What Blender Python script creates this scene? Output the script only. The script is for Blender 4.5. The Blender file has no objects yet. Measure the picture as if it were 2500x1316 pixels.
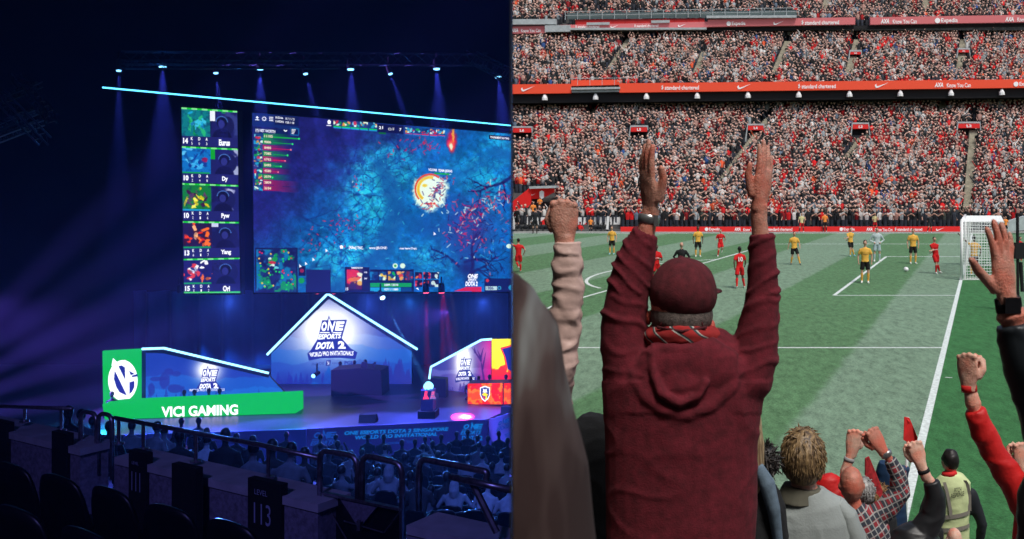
import bpy, bmesh, math, random
import numpy as np
from mathutils import Vector, Matrix, noise as mnoise
from mathutils.bvhtree import BVHTree
R = math.radians
SC = bpy.context.scene
COL = SC.collection
F, CX, CY, H = 2360.0, 1650.0, 448.0, 4.0     # focal length and principal point in photo pixels, eye height
# ---------------------------------------------------------------- camera
cd = bpy.data.cameras.new('camera'); cam = bpy.data.objects.new('camera', cd); COL.objects.link(cam)
cam.location = (0, 0, H); cam.rotation_euler = (R(90), 0, 0)
cd.sensor_width = 36; cd.lens = F/2500*36; cd.shift_x = (1250-CX)/2500; cd.shift_y = (CY-658)/2500
cd.dof.use_dof = True; cd.dof.focus_distance = 6.0; cd.dof.aperture_fstop = 8.0
cd.clip_start = 0.05; cd.clip_end = 2000
SC.camera = cam
# ---------------------------------------------------------------- world, sun, exposure
SUN_EL, SUN_AZ = 60, 150      # high soft sun behind the near stand
w = bpy.data.worlds.new('World'); SC.world = w; w.use_nodes = True
nt = w.node_tree; nt.nodes.clear()
sky = nt.nodes.new('ShaderNodeTexSky'); sky.sky_type = 'NISHITA'; sky.sun_disc = False
sky.sun_elevation = R(SUN_EL); sky.sun_rotation = R(SUN_AZ); sky.air_density = 1.0; sky.dust_density = 3.0
bg = nt.nodes.new('ShaderNodeBackground'); bg.inputs[1].default_value = 0.12
ou = nt.nodes.new('ShaderNodeOutputWorld')
nt.links.new(sky.outputs[0], bg.inputs[0]); nt.links.new(bg.outputs[0], ou.inputs[0])
sd = bpy.data.lights.new('sun', 'SUN'); so = bpy.data.objects.new('sun', sd); COL.objects.link(so)
sd.energy = 2.7; sd.angle = R(16); sd.color = (1, 0.97, 0.92)
a, e = R(SUN_AZ), R(SUN_EL)
so.rotation_euler = Vector((-math.sin(a)*math.cos(e), -math.cos(a)*math.cos(e), -math.sin(e))).to_track_quat('-Z', 'Y').to_euler()
SC.view_settings.view_transform = 'Standard'; SC.view_settings.look = 'None'
SC.view_settings.exposure = 0; SC.view_settings.gamma = 1
SC.cycles.use_denoising = True
SC.cycles.volume_bounces = 0
SC.cycles.max_bounces = 6; SC.cycles.diffuse_bounces = 3; SC.cycles.glossy_bounces = 2; SC.cycles.transparent_max_bounces = 12
SC.cycles.sample_clamp_indirect = 3

# ---------------------------------------------------------------- helpers
def P(px, py, D):
    return Vector(((px-CX)/F*D, D, H-(py-CY)/F*D))
def G(px, py, z=0.0):                      # point of the plane at height z seen at a photo pixel
    return P(px, py, (H-z)*F/(py-CY))
def s2l(c):
    c = np.asarray(c, dtype=float)
    return np.where(c <= 0.04045, c/12.92, ((c+0.055)/1.055)**2.4)
def C(r, g, b):                            # sRGB 0..255 to linear
    v = s2l(np.array([r, g, b])/255.0); return (float(v[0]), float(v[1]), float(v[2]))
def tag(o, label=None, cat=None, group=None, kind=None):
    if label: o['label'] = label
    if cat: o['category'] = cat
    if group: o['group'] = group
    if kind: o['kind'] = kind
    return o
def empty(name, loc, label=None, cat=None, group=None):
    o = bpy.data.objects.new(name, None); COL.objects.link(o); o.location = loc; o.empty_display_size = 0.1
    return tag(o, label, cat, group)
def root_loc(o):
    while o.parent is not None: o = o.parent
    return Vector(o.location)
MC = {}
def mat(name, col, rough=0.7, metal=0.0, emit=None, estr=1.0, nscale=0, nvar=0.15, bump=0.0, bscale=60, sheen=0, obcol=False, attr=None, coat=0, spec=0.4):
    if name in MC: return MC[name]
    m = bpy.data.materials.new(name); m.use_nodes = True; MC[name] = m
    n = m.node_tree; b = n.nodes['Principled BSDF']; L = n.links
    b.inputs['Base Color'].default_value = (*col, 1); b.inputs['Roughness'].default_value = rough
    b.inputs['Metallic'].default_value = metal; b.inputs['Specular IOR Level'].default_value = spec
    if coat: b.inputs['Coat Weight'].default_value = coat
    if sheen: b.inputs['Sheen Weight'].default_value = sheen
    src = None
    if attr:
        at = n.nodes.new('ShaderNodeAttribute'); at.attribute_name = attr; src = at.outputs['Color']
    if obcol:
        oi = n.nodes.new('ShaderNodeObjectInfo'); src = oi.outputs['Color']
    if nscale:
        tc = n.nodes.new('ShaderNodeTexCoord')
        nz = n.nodes.new('ShaderNodeTexNoise'); nz.inputs['Scale'].default_value = nscale; nz.inputs['Detail'].default_value = 5
        L.new(tc.outputs['Object'], nz.inputs['Vector'])
        mr = n.nodes.new('ShaderNodeMapRange'); mr.inputs[1].default_value = 0.3; mr.inputs[2].default_value = 0.7
        mr.inputs[3].default_value = 1-nvar; mr.inputs[4].default_value = 1+nvar
        L.new(nz.outputs['Fac'], mr.inputs[0])
        mx = n.nodes.new('ShaderNodeVectorMath'); mx.operation = 'SCALE'
        if src: L.new(src, mx.inputs[0])
        else: mx.inputs[0].default_value = col
        L.new(mr.outputs[0], mx.inputs['Scale']); src = mx.outputs[0]
    if src: L.new(src, b.inputs['Base Color'])
    if bump:
        tc = n.nodes.new('ShaderNodeTexCoord')
        nz = n.nodes.new('ShaderNodeTexNoise'); nz.inputs['Scale'].default_value = bscale; nz.inputs['Detail'].default_value = 4
        L.new(tc.outputs['Object'], nz.inputs['Vector'])
        bp = n.nodes.new('ShaderNodeBump'); bp.inputs['Strength'].default_value = bump; bp.inputs['Distance'].default_value = 0.01
        L.new(nz.outputs['Fac'], bp.inputs['Height']); L.new(bp.outputs[0], b.inputs['Normal'])
    if emit is not None:
        b.inputs['Emission Color'].default_value = (*emit, 1); b.inputs['Emission Strength'].default_value = estr
    return m
def emis(name, col, s=1.0, attr=None):
    if name in MC: return MC[name]
    m = bpy.data.materials.new(name); m.use_nodes = True; MC[name] = m
    n = m.node_tree; n.nodes.clear(); e = n.nodes.new('ShaderNodeEmission'); o = n.nodes.new('ShaderNodeOutputMaterial')
    e.inputs[0].default_value = (*col, 1); e.inputs[1].default_value = s
    if attr:
        at = n.nodes.new('ShaderNodeAttribute'); at.attribute_name = attr; n.links.new(at.outputs['Color'], e.inputs[0])
    n.links.new(e.outputs[0], o.inputs[0]); return m
class MB:                                  # collects shapes, builds one mesh object
    def __init__(s): s.v = []; s.f = []; s.m = []
    def add(s, vs, fs, mi=0):
        k = len(s.v); s.v += [tuple(q) for q in vs]; s.f += [tuple(i+k for i in f) for f in fs]; s.m += [mi]*len(fs)
    def box(s, c, d, mi=0, rz=0, M=None):
        x, y, z = d[0]/2, d[1]/2, d[2]/2; ca, sa = math.cos(rz), math.sin(rz)
        vs = []
        for i in (-1, 1):
            for j in (-1, 1):
                for k in (-1, 1):
                    q = Vector((i*x, j*y, k*z)); q = Vector((q.x*ca-q.y*sa, q.x*sa+q.y*ca, q.z))
                    if M: q = M @ q
                    vs.append(q+Vector(c))
        s.add(vs, [(0,1,3,2),(4,6,7,5),(0,4,5,1),(2,3,7,6),(0,2,6,4),(1,5,7,3)], mi)
    def tube(s, pts, rad, n=8, mi=0, cap=True, ref=Vector((0,1,0)), flat=1.0):
        pts = [Vector(p) for p in pts]
        if not hasattr(rad, '__len__'): rad = [rad]*len(pts)
        vs = []; N = len(pts)
        for i, p in enumerate(pts):
            t = (pts[min(i+1, N-1)]-pts[max(i-1, 0)]).normalized()
            a = t.cross(ref)
            if a.length < 0.05: a = t.cross(Vector((1, 0, 0)))
            a.normalize(); b = t.cross(a)
            r = rad[i]; ra, rb = (r, r*flat) if not hasattr(r, '__len__') else r
            for k in range(n):
                an = 2*math.pi*k/n; vs.append(p + a*(math.cos(an)*ra) + b*(math.sin(an)*rb))
        fs = [(i*n+k, i*n+(k+1) % n, (i+1)*n+(k+1) % n, (i+1)*n+k) for i in range(N-1) for k in range(n)]
        if cap: fs += [tuple(range(n-1, -1, -1)), tuple((N-1)*n+k for k in range(n))]
        s.add(vs, fs, mi)
    def ball(s, c, r, n=10, mi=0, M=None):
        if not hasattr(r, '__len__'): r = (r, r, r)
        vs = [Vector((0, 0, 1))]; m = max(4, n//2)
        for i in range(1, m):
            th = math.pi*i/m
            for k in range(n): vs.append(Vector((math.sin(th)*math.cos(2*math.pi*k/n), math.sin(th)*math.sin(2*math.pi*k/n), math.cos(th))))
        vs.append(Vector((0, 0, -1)))
        fs = [(0, 1+k, 1+(k+1) % n) for k in range(n)]
        for i in range(m-2):
            for k in range(n): fs.append((1+i*n+k, 1+(i+1)*n+k, 1+(i+1)*n+(k+1) % n, 1+i*n+(k+1) % n))
        l = len(vs)-1; fs += [(l, 1+(m-2)*n+(k+1) % n, 1+(m-2)*n+k) for k in range(n)]
        o = []
        for q in vs:
            q = Vector((q.x*r[0], q.y*r[1], q.z*r[2]))
            if M: q = M @ q
            o.append(q+Vector(c))
        s.add(o, fs, mi)
    def mesh(s, name='mesh', smooth=False):
        me = bpy.data.meshes.new(name); me.from_pydata(s.v, [], s.f)
        me.polygons.foreach_set('material_index', s.m)
        if smooth: me.polygons.foreach_set('use_smooth', [True]*len(s.f))
        me.validate(); me.update(); return me
    def build(s, name, mats, parent=None, smooth=False, off=None):
        if not isinstance(mats, (list, tuple)): mats = [mats]
        if parent is not None: off = root_loc(parent)
        if off is not None: s.v = [(q[0]-off[0], q[1]-off[1], q[2]-off[2]) for q in s.v]
        me = s.mesh(name, smooth)
        for m in mats: me.materials.append(m)
        o = bpy.data.objects.new(name, me); COL.objects.link(o)
        if parent is not None: o.parent = parent
        elif off is not None: o.location = off
        return o
def fuse(mb, voxel, smooth=2, disp=None):
    """One continuous closed surface from overlapping closed shapes; materials follow the nearest source face."""
    src = mb.mesh('src'); o = bpy.data.objects.new('tmp', src); COL.objects.link(o)
    md = o.modifiers.new('r', 'REMESH'); md.mode = 'VOXEL'; md.voxel_size = voxel; md.use_smooth_shade = True
    if smooth:
        sm = o.modifiers.new('s', 'SMOOTH'); sm.factor = 0.5; sm.iterations = smooth
    dg = bpy.context.evaluated_depsgraph_get(); dg.update()
    me = bpy.data.meshes.new_from_object(o.evaluated_get(dg))
    bpy.data.objects.remove(o)
    bv = BVHTree.FromPolygons([Vector(q) for q in mb.v], mb.f)
    mi = []
    for p in me.polygons:
        h = bv.find_nearest(p.center); mi.append(mb.m[h[2]] if h[2] is not None else 0)
    me.materials.clear()
    for _ in range(max(mb.m)+1): me.materials.append(None)
    me.polygons.foreach_set('material_index', mi)
    if disp:
        ns = [v.normal.copy() for v in me.vertices]
        for v, n_ in zip(me.vertices, ns):
            v.co += n_*disp(v.co)
    me.polygons.foreach_set('use_smooth', [True]*len(me.polygons)); me.update()
    return me
def put(me, name, mats, parent=None, loc=None):
    if parent is not None: loc = root_loc(parent)
    if loc is not None: me.transform(Matrix.Translation(-Vector(loc)))
    for i, m in enumerate(mats):
        if i < len(me.materials): me.materials[i] = m
        else: me.materials.append(m)
    o = bpy.data.objects.new(name, me); COL.objects.link(o)
    if parent is not None: o.parent = parent
    elif loc is not None: o.location = loc
    return o
# ---- painted quads: a numpy picture becomes the colours of a fine grid of faces on the screen surface
def fbm(w, h, sc, oct=5, seed=0, rough=0.55):
    rg = np.random.RandomState(seed); out = np.zeros((h, w)); amp = 1; tot = 0
    for o in range(oct):
        s = sc/2**o; gw, gh = int(w/s)+3, int(h/s)+3
        g = rg.rand(gh, gw); X = np.arange(w)/s; Y = np.arange(h)/s
        xi = X.astype(int); yi = Y.astype(int); fx = X-xi; fy = Y-yi
        fx = fx*fx*(3-2*fx); fy = (fy*fy*(3-2*fy))[:, None]
        a = g[np.ix_(yi, xi)]*(1-fx)+g[np.ix_(yi, xi+1)]*fx; b = g[np.ix_(yi+1, xi)]*(1-fx)+g[np.ix_(yi+1, xi+1)]*fx
        out += amp*(a*(1-fy)+b*fy); tot += amp; amp *= rough
        if s < 2: break
    return out/tot
def quad_grid(name, img, quad, Df, m, parent, thick=0.0):
    """img (h,w,3) in sRGB 0..1 laid on the quad [tl,tr,br,bl] of photo pixels lying on the surface Df."""
    h, w = img.shape[:2]
    u = np.linspace(0, 1, w+1)[None, :]; v = np.linspace(0, 1, h+1)[:, None]
    (ax, ay), (bx, by), (cx, cy), (dx, dy) = quad
    X = (1-v)*((1-u)*ax+u*bx)+v*((1-u)*dx+u*cx); Y = (1-v)*((1-u)*ay+u*by)+v*((1-u)*dy+u*cy)
    D = Df(X)*np.ones_like(X)
    o = np.array(root_loc(parent))
    co = np.stack([(X-CX)/F*D-o[0], D-o[1], H-(Y-CY)/F*D-o[2]], -1).reshape(-1, 3)
    i = np.arange(h*(w+1)).reshape(h, w+1)[:, :w].ravel()
    fs = np.stack([i, i+w+1, i+w+2, i+1], -1)
    me = bpy.data.meshes.new(name)
    me.vertices.add(len(co)); me.vertices.foreach_set('co', co.ravel())
    me.loops.add(fs.size); me.loops.foreach_set('vertex_index', fs.ravel())
    me.polygons.add(len(fs)); me.polygons.foreach_set('loop_start', np.arange(0, fs.size, 4))
    me.update(calc_edges=True)
    at = me.color_attributes.new('Col', 'BYTE_COLOR', 'CORNER')
    c = np.ones((h*w, 4)); c[:, :3] = s2l(np.clip(img, 0, 1)).reshape(-1, 3)
    at.data.foreach_set('color', np.repeat(c, 4, axis=0).ravel())
    me.materials.append(m)
    ob = bpy.data.objects.new(name, me); COL.objects.link(ob); ob.parent = parent
    return ob
def text_verts(s, bold=0.0, shear=0.0, ext=0.0, res=3):
    cu = bpy.data.curves.new('t', 'FONT'); cu.body = s; cu.offset = bold; cu.shear = shear; cu.extrude = ext; cu.resolution_u = res
    cu.align_x = 'LEFT'
    o = bpy.data.objects.new('t', cu); COL.objects.link(o)
    dg = bpy.context.evaluated_depsgraph_get(); dg.update()
    me = bpy.data.meshes.new_from_object(o.evaluated_get(dg)); bpy.data.objects.remove(o)
    v = np.zeros(len(me.vertices)*3); me.vertices.foreach_get('co', v); v = v.reshape(-1, 3)
    f = [tuple(p.vertices) for p in me.polygons]; bpy.data.meshes.remove(me)
    return v, f
class TX:                                   # lettering mapped on to a surface of the photo
    def __init__(s, Df, lift=0.03): s.mb = MB(); s.Df = Df; s.lift = lift
    def text(s, st, quad, bold=0.02, shear=0.0, arc=0.0, mi=0):
        if len(quad) == 4 and not hasattr(quad[0], '__len__'):
            x0, y0, x1, y1 = quad; quad = [(x0, y0), (x1, y0), (x1, y1), (x0, y1)]
        v, f = text_verts(st, bold, shear)
        x0, x1, y0, y1 = v[:, 0].min(), v[:, 0].max(), v[:, 1].min(), v[:, 1].max()
        if not any(ch in 'gjpqy,' for ch in st): y0 = max(y0, -0.02)
        u = (v[:, 0]-x0)/(x1-x0); w = 1-(v[:, 1]-y0)/(y1-y0)
        (ax, ay), (bx, by), (cx, cy), (dx, dy) = quad
        X = (1-w)*((1-u)*ax+u*bx)+w*((1-u)*dx+u*cx); Y = (1-w)*((1-u)*ay+u*by)+w*((1-u)*dy+u*cy) + arc*(2*u-1)**2
        s.mb.add([P(a, b, s.Df(a)-s.lift) for a, b in zip(X, Y)], f, mi)
    def poly(s, pts, mi=0, lift=None):
        l = s.lift if lift is None else lift
        s.mb.add([P(a, b, s.Df(a)-l) for a, b in pts], [tuple(range(len(pts)))], mi)
    def line(s, pts, w, mi=0):
        for (ax, ay), (bx, by) in zip(pts[:-1], pts[1:]):
            d = math.hypot(bx-ax, by-ay) or 1; nx, ny = -(by-ay)/d*w/2, (bx-ax)/d*w/2
            s.poly([(ax+nx, ay+ny), (bx+nx, by+ny), (bx-nx, by-ny), (ax-nx, ay-ny)], mi)
    def build(s, name, mats, parent): 
        return s.mb.build(name, mats, parent)
def plane(D0, x0, D1, x1):                  # vertical plane: 1/D is linear in the photo's x
    a0, a1 = 1/D0, 1/D1
    return lambda x: 1/(a0+(a1-a0)*(np.asarray(x, dtype=float)-x0)/(x1-x0))
def flatD(D): return lambda x: D+0*np.asarray(x, dtype=float)
def solid(pts, Df, th, mb=None, mi=0):      # a slab: outline in photo pixels on a surface, extruded away by th
    mb = mb or MB(); n = len(pts)
    fr = [P(a, b, float(Df(a))) for a, b in pts]; bk = [q+Vector((0, th, 0)) for q in fr]
    mb.add(fr+bk, [tuple(range(n)), tuple(range(2*n-1, n-1, -1))]+[(i, i+n, (i+1) % n+n, (i+1) % n) for i in range(n)], mi)
    return mb
# ================================================================ LEFT: the dark arena hall
SL = (1249-CX)/F                           # the partition runs straight away from the camera
M_black = mat('black_paint', (0.006, 0.006, 0.008), 0.8)
M_hallwall = mat('hall_wall_paint', (0.006, 0.006, 0.009), 0.9, nscale=0.4, nvar=0.5)
M_floor = mat('hall_floor_dark', (0.02, 0.022, 0.03), 0.6)
def struct(name, mb, m, smooth=False):
    o = mb.build(name, m, smooth=smooth); o['kind'] = 'structure'; return o
ZF, ZC = -7.5, 15.0
b = MB(); b.add([(-60, -8, ZF), (-0.1, -8, ZF), (-0.1, 0.5, ZF), (SL*57, 57, ZF), (-60, 57, ZF)], [(0, 1, 2, 3, 4)]); struct('hall_floor', b, M_floor)
b = MB(); b.add([(-60.3, -8.3, ZC), (-0.1, -8.3, ZC), (-0.1, 0.5, ZC), (SL*57.3, 57.3, ZC), (-60.3, 57.3, ZC)], [(0, 1, 2, 3, 4)]); struct('hall_ceiling', b, M_black)
b = MB(); hz = (ZC-ZF); zc = (ZC+ZF)/2
b.box((-60.15, 24.5, zc), (0.3, 65.6, hz+.2)); struct('hall_wall_left', b, M_hallwall)
b = MB(); b.box(((-60+SL*57)/2, 57.15, zc), (60+SL*57, 0.3, hz+.2)); struct('hall_wall_back', b, M_hallwall)
b = MB(); b.box((-30, -8.15, zc), (59.8, 0.3, hz+.2)); struct('hall_wall_near', b, M_hallwall)
# added partition to keep daylight out of the hall: black drape-thin panels beyond the opening the photographer looks out of, solid walls round it
b = MB(); t = 0.0004; y0, y1 = 0.6, 57.4
q = [(SL*y0-t, y0), (SL*y0, y0), (SL*y1, y1), (SL*y1-t, y1)]
b.add([(x, y, ZF-.1) for x, y in q]+[(x, y, ZC+.1) for x, y in q], [(3, 2, 1, 0), (4, 5, 6, 7), (0, 1, 5, 4), (1, 2, 6, 5), (2, 3, 7, 6), (3, 0, 4, 7)])
part = b.build('added_partition', M_black); tag(part, 'tall black partition added to keep daylight out of the dark arena', 'wall')
for zz0, zz1 in ((ZF-.1, 3.2), (4.8, ZC+.1)):
    b = MB(); b.box((-0.11, 0.05, (zz0+zz1)/2), (0.02, 1.1, zz1-zz0)); b.build('opening_panel', M_black, part)
b = MB(); b.box((-0.11, -4.4, zc), (0.02, 7.8, hz+.2)); b.build('rear_panel', M_black, part)

# ---- haze of the hall
hm = bpy.data.materials.new('haze_air'); hm.use_nodes = True; n = hm.node_tree; n.nodes.clear()
pv = n.nodes.new('ShaderNodeVolumePrincipled'); pv.inputs['Color'].default_value = (0.55, 0.6, 1, 1); pv.inputs['Density'].default_value = 0.0012
pv.inputs['Anisotropy'].default_value = 0.25
oo = n.nodes.new('ShaderNodeOutputMaterial'); n.links.new(pv.outputs[0], oo.inputs['Volume'])
b = MB(); hy0, hy1 = 0.62, 56.9
q = [(-59.5, hy0), (SL*hy0-0.004, hy0), (SL*hy1-0.004, hy1), (-59.5, hy1)]
b.add([(x, y, ZF+.02) for x, y in q]+[(x, y, ZC-.05) for x, y in q], [(3, 2, 1, 0), (4, 5, 6, 7), (0, 1, 5, 4), (1, 2, 6, 5), (2, 3, 7, 6), (3, 0, 4, 7)])
hb = b.build('haze', hm); hb['kind'] = 'stuff'

# ---- lights
def spot(px, py, D, tx, ty, TD, watts, ang, col, blend=0.4, size=0.05):
    l = bpy.data.lights.new('stage_light', 'SPOT'); o = bpy.data.objects.new('stage_light', l); COL.objects.link(o)
    l.energy = watts*KS; l.spot_size = R(ang); l.spot_blend = blend; l.color = col; l.shadow_soft_size = size
    p = P(px, py, D); o.location = p; o.rotation_euler = (P(tx, ty, TD)-p).to_track_quat('-Z', 'Y').to_euler(); return o
KS, KA, KF = 0.25, 0.03, 0.3
BLUE = (0.02, 0.12, 1.0); CYAN = (0.05, 0.45, 1.0); VIO = (0.12, 0.06, 1.0); RED = (1, 0.01, 0.12)
def area(px, py, D, tx, ty, TD, watts, sx, sy, col):
    l = bpy.data.lights.new('wash_light', 'AREA'); o = bpy.data.objects.new('wash_light', l); COL.objects.link(o)
    l.energy = watts*KA; l.shape = 'RECTANGLE'; l.size = sx; l.size_y = sy; l.color = col
    p = P(px, py, D); o.location = p; o.rotation_euler = (P(tx, ty, TD)-p).to_track_quat('-Z', 'Y').to_euler(); return o

# ---- curtain behind the stage
M_curt = mat('curtain_cloth', (0.10, 0.14, 0.35), 0.75, sheen=0.2, nscale=0.3, nvar=0.4)
b = MB(); vs = []; n_ = 900; x0, x1 = P(325, 0, 53).x, SL*53.5-0.1
for i in range(n_+1):
    x = x0+(x1-x0)*i/n_
    yy = 53+0.35*math.sin(x*4.2+2*mnoise.noise(Vector((x*.35, 0, 0))))+0.25*mnoise.noise(Vector((x*1.6, 3, 0)))
    for z in (-6.4, -4.5, -3, -1.9): vs.append((x, yy+0.1*mnoise.noise(Vector((x, z*.3, 0))), z))
b.add(vs, [(i*4+k, i*4+k+1, i*4+k+5, i*4+k+4) for i in range(n_) for k in range(3)])
o = b.build('stage_curtain', M_curt, smooth=True); tag(o, 'blue lit pleated curtain hanging behind the stage', 'curtain')

# ---- stage
M_stage = mat('stage_floor_gloss', (0.05, 0.05, 0.08), 0.35)
M_fascia = mat('stage_fascia', (0.10, 0.10, 0.22), 0.6, emit=C(22, 22, 95), estr=0.45)
ZS = -5.75
st = empty('stage', (-18, 45, ZS), 'low black stage with a printed front below the big screen', 'stage')
b = MB(); fl = [G(300, 1062, ZS), G(745, 1048, ZS), G(1190, 1024, ZS), Vector((SL*42-.02, 42, ZS)), Vector((SL*52-.02, 52, ZS)), Vector((-45, 52, ZS)), Vector((-45, G(300, 1062, ZS).y, ZS))]
n_ = len(fl); b.add(fl+[q-Vector((0, 0, .25)) for q in fl], [tuple(range(n_-1, -1, -1)), tuple(range(n_, 2*n_))]+[(i, (i+1) % n_, (i+1) % n_+n_, i+n_) for i in range(n_)])
b.build('floor_deck', M_stage, st)
pf = [G(300, 1062, ZS), G(745, 1048, ZS), G(1190, 1024, ZS)]
# printed front panels
A, B_ = pf[1], pf[2]
def fasc(x):                                # surface of the main stage front
    x = np.asarray(x, dtype=float); return 1/(1/A.y+(1/B_.y-1/A.y)*(x-745)/(1190-745))
solid([(749, 1047), (1190, 1024), (1190, 1135), (749, 1150)], lambda x: fasc(x)-0.1, 0.08).build('front_panel', M_fascia, st)
f2 = plane(float(fasc(1190)), 1190, 37, 1247)
solid([(1193, 1025), (1246, 1008), (1246, 1125), (1193, 1130)], lambda x: f2(x)-0.1, 0.08).build('front_panel', M_fascia, st)
f0 = plane(G(300, 1062, ZS).y, 300, A.y, 745)
solid([(300, 1062), (747, 1048), (747, 1150), (300, 1165)], lambda x: f0(x)-0.1, 0.08).build('front_panel', mat('stage_fascia_blue', (0.1, 0.15, 0.4), 0.6, emit=C(20, 40, 130), estr=0.12), st)
M_ledcy = emis('print_cyan', C(20, 130, 225), 0.8); M_ledcy2 = emis('print_dim_cyan', C(24, 80, 185), 0.7)
def one_logo(t, x, y, w, h, full=True, mi=0, sh=0.0):     # the event's stacked wordmark
    def q(a, b_, c, d): return [(x+w*a, y+h*b_+sh*a*w), (x+w*c, y+h*b_+sh*c*w), (x+w*(c-.08), y+h*d+sh*c*w), (x+w*(a-.08), y+h*d+sh*a*w)]
    t.text('O', q(.12, .1, .38, .5), 0.05, mi=mi); t.text('E', q(.68, .1, 1.0, .5), 0.05, mi=mi)
    t.poly([(x+w*.40, y+h*.5+sh*w*.4), (x+w*.46, y-h*.12+sh*w*.46), (x+w*.56, y+h*.3+sh*w*.56), (x+w*.6, y+h*.1+sh*w*.6), (x+w*.68, y+h*.1+sh*w*.68), (x+w*.6, y+h*.62+sh*w*.6), (x+w*.5, y+h*.28+sh*w*.5), (x+w*.46, y+h*.5+sh*w*.46)], mi)
    t.line([(x, y+h*.6), (x+w*.46, y+h*.6+sh*w*.46)], h*.04, mi); t.line([(x+w*.6, y+h*.6+sh*w*.6), (x+w*.9, y+h*.6+sh*w*.9)], h*.04, mi)
    t.text('ESPORTS', q(0.0, .68, .92, 1.0), 0.02, mi=mi)
t = TX(lambda x: fasc(x)-0.1); one_logo(t, 762, 1052, 60, 36, mi=1, sh=-.03)
t.text('ONE ESPORTS DOTA 2 SINGAPORE', [(841, 1053), (1095, 1043), (1095, 1051.5), (841, 1062)], 0.035, 0.15)
t.text('WORLD PRO INVITATIONAL', [(867, 1064), (1068, 1055), (1068, 1063.5), (867, 1073)], 0.035, 0.15)
one_logo(t, 1128, 1033, 52, 28, sh=-.02); t.text('DOTA 2', (1128, 1064, 1178, 1075), 0.02)
t.text('TBS', (890, 1081, 908, 1089), 0.0, mi=1); t.text('Lazada', (941, 1077, 975, 1084), 0.0, mi=1); t.text('TOI', (992, 1076, 1010, 1082), 0.0, mi=1)
t.build('front_lettering', [M_ledcy, M_ledcy2], st)
t = TX(lambda x: f2(x)-0.1); one_logo(t, 1214, 1028, 32, 26, sh=-.35)
t.text('DOTA', [(1232, 1060), (1246, 1055), (1246, 1064), (1234, 1067)], 0.02)
t.build('front_lettering', [M_ledcy2], st)

# ---- big screen
def blend(img, m, col): img[:] = img*(1-m[..., None])+np.array(col)[None, None]/255*m[..., None]
def seg_d(X, Y, a, b):
    ax, ay = a; bx, by = b; dx, dy = bx-ax, by-ay; tt = np.clip(((X-ax)*dx+(Y-ay)*dy)/(dx*dx+dy*dy+1e-9), 0, 1)
    return np.hypot(X-ax-tt*dx, Y-ay-tt*dy), tt
def sstep(a, b, x): t_ = np.clip((x-a)/(b-a), 0, 1); return t_*t_*(3-2*t_)
def poly_mask(X, Y, pts):
    ins = np.zeros(X.shape, bool); n_ = len(pts)
    for i in range(n_):
        (ax, ay), (bx, by) = pts[i], pts[(i+1) % n_]
        if ay == by: continue
        c_ = ((ay > Y) != (by > Y)) & (X < (bx-ax)*(Y-ay)/(by-ay)+ax); ins ^= c_
    return ins.astype(float)
TL, TR, BR, BL = (615.5, 275.5), (1248.3, 327), (1248.3, 712), (621, 714)
W_, H_ = 430, 300
u = (np.arange(W_)+.5)/W_; v = ((np.arange(H_)+.5)/H_)[:, None]
X = (1-v)*((1-u)*TL[0]+u*TR[0])+v*((1-u)*BL[0]+u*BR[0]); Y = (1-v)*((1-u)*TL[1]+u*TR[1])+v*((1-u)*BL[1]+u*BR[1])
n1 = fbm(W_, H_, 90, 6, 1); n2 = fbm(W_, H_, 26, 5, 2); n3 = fbm(W_, H_, 9, 4, 3, .7); n4 = fbm(W_, H_, 50, 6, 4)
img = np.zeros((H_, W_, 3)); img[:] = np.array([34, 32, 120])/255
xw = X+(n1-.5)*90+(n2-.5)*40; yw = Y+(n4-.5)*90+(n2-.5)*30
land = sstep(0.2, .65, (xw-615)/640*.9+(yw-300)/420*.75-.15)
blend(img, land*.95, (14, 100, 196))
blend(img, sstep(.45, .62, n2)*land*.5, (10, 70, 165))
bright = 1.15*np.exp(-((xw-908)**2/4200+(yw-480)**2/11000))+.9*np.exp(-((xw-830)**2/12000+(yw-640)**2/3000))+.8*np.exp(-((xw-980)**2/3000+(yw-395)**2/1800))+.8*np.exp(-((xw-1190)**2/2200+(yw-450)**2/1500))+.7*np.exp(-((xw-1205)**2/1500+(yw-345)**2/1500))+.6*np.exp(-((xw-1060)**2/2500+(yw-640)**2/1500))+.5*np.exp(-((xw-1140)**2/3000+(yw-400)**2/1500))
blend(img, np.clip(bright, 0, 1)*(.45+.55*sstep(.4, .6, n3)), (40, 176, 236))
# cracked stones
rg = np.random.RandomState(5); pts_ = np.stack([rg.uniform(780, 1250, 420), rg.uniform(300, 712, 420)], 1)
d1 = np.full(X.shape, 1e9); d2 = np.full(X.shape, 1e9)
for (sx, sy) in pts_:
    d = np.hypot(X-sx+(n3-.5)*10, Y-sy+(n2-.5)*10); m_ = d < d1; d2 = np.where(m_, d1, np.minimum(d2, d)); d1 = np.where(m_, d, d1)
crack = 1-sstep(0, 2.4, d2-d1)
blend(img, crack*np.clip(bright*1.2, 0, 1)*.75, (10, 46, 130))
blend(img, sstep(6, 0, d1)*np.clip(bright, 0, 1)*sstep(.4, .6, n1)*.5, (120, 215, 250))
img[:] = np.clip(img*(.62+.78*fbm(W_, H_, 11, 4, 78, .75)[..., None]+(0.25*(n2-.5))[..., None]), 0, 1)
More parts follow.
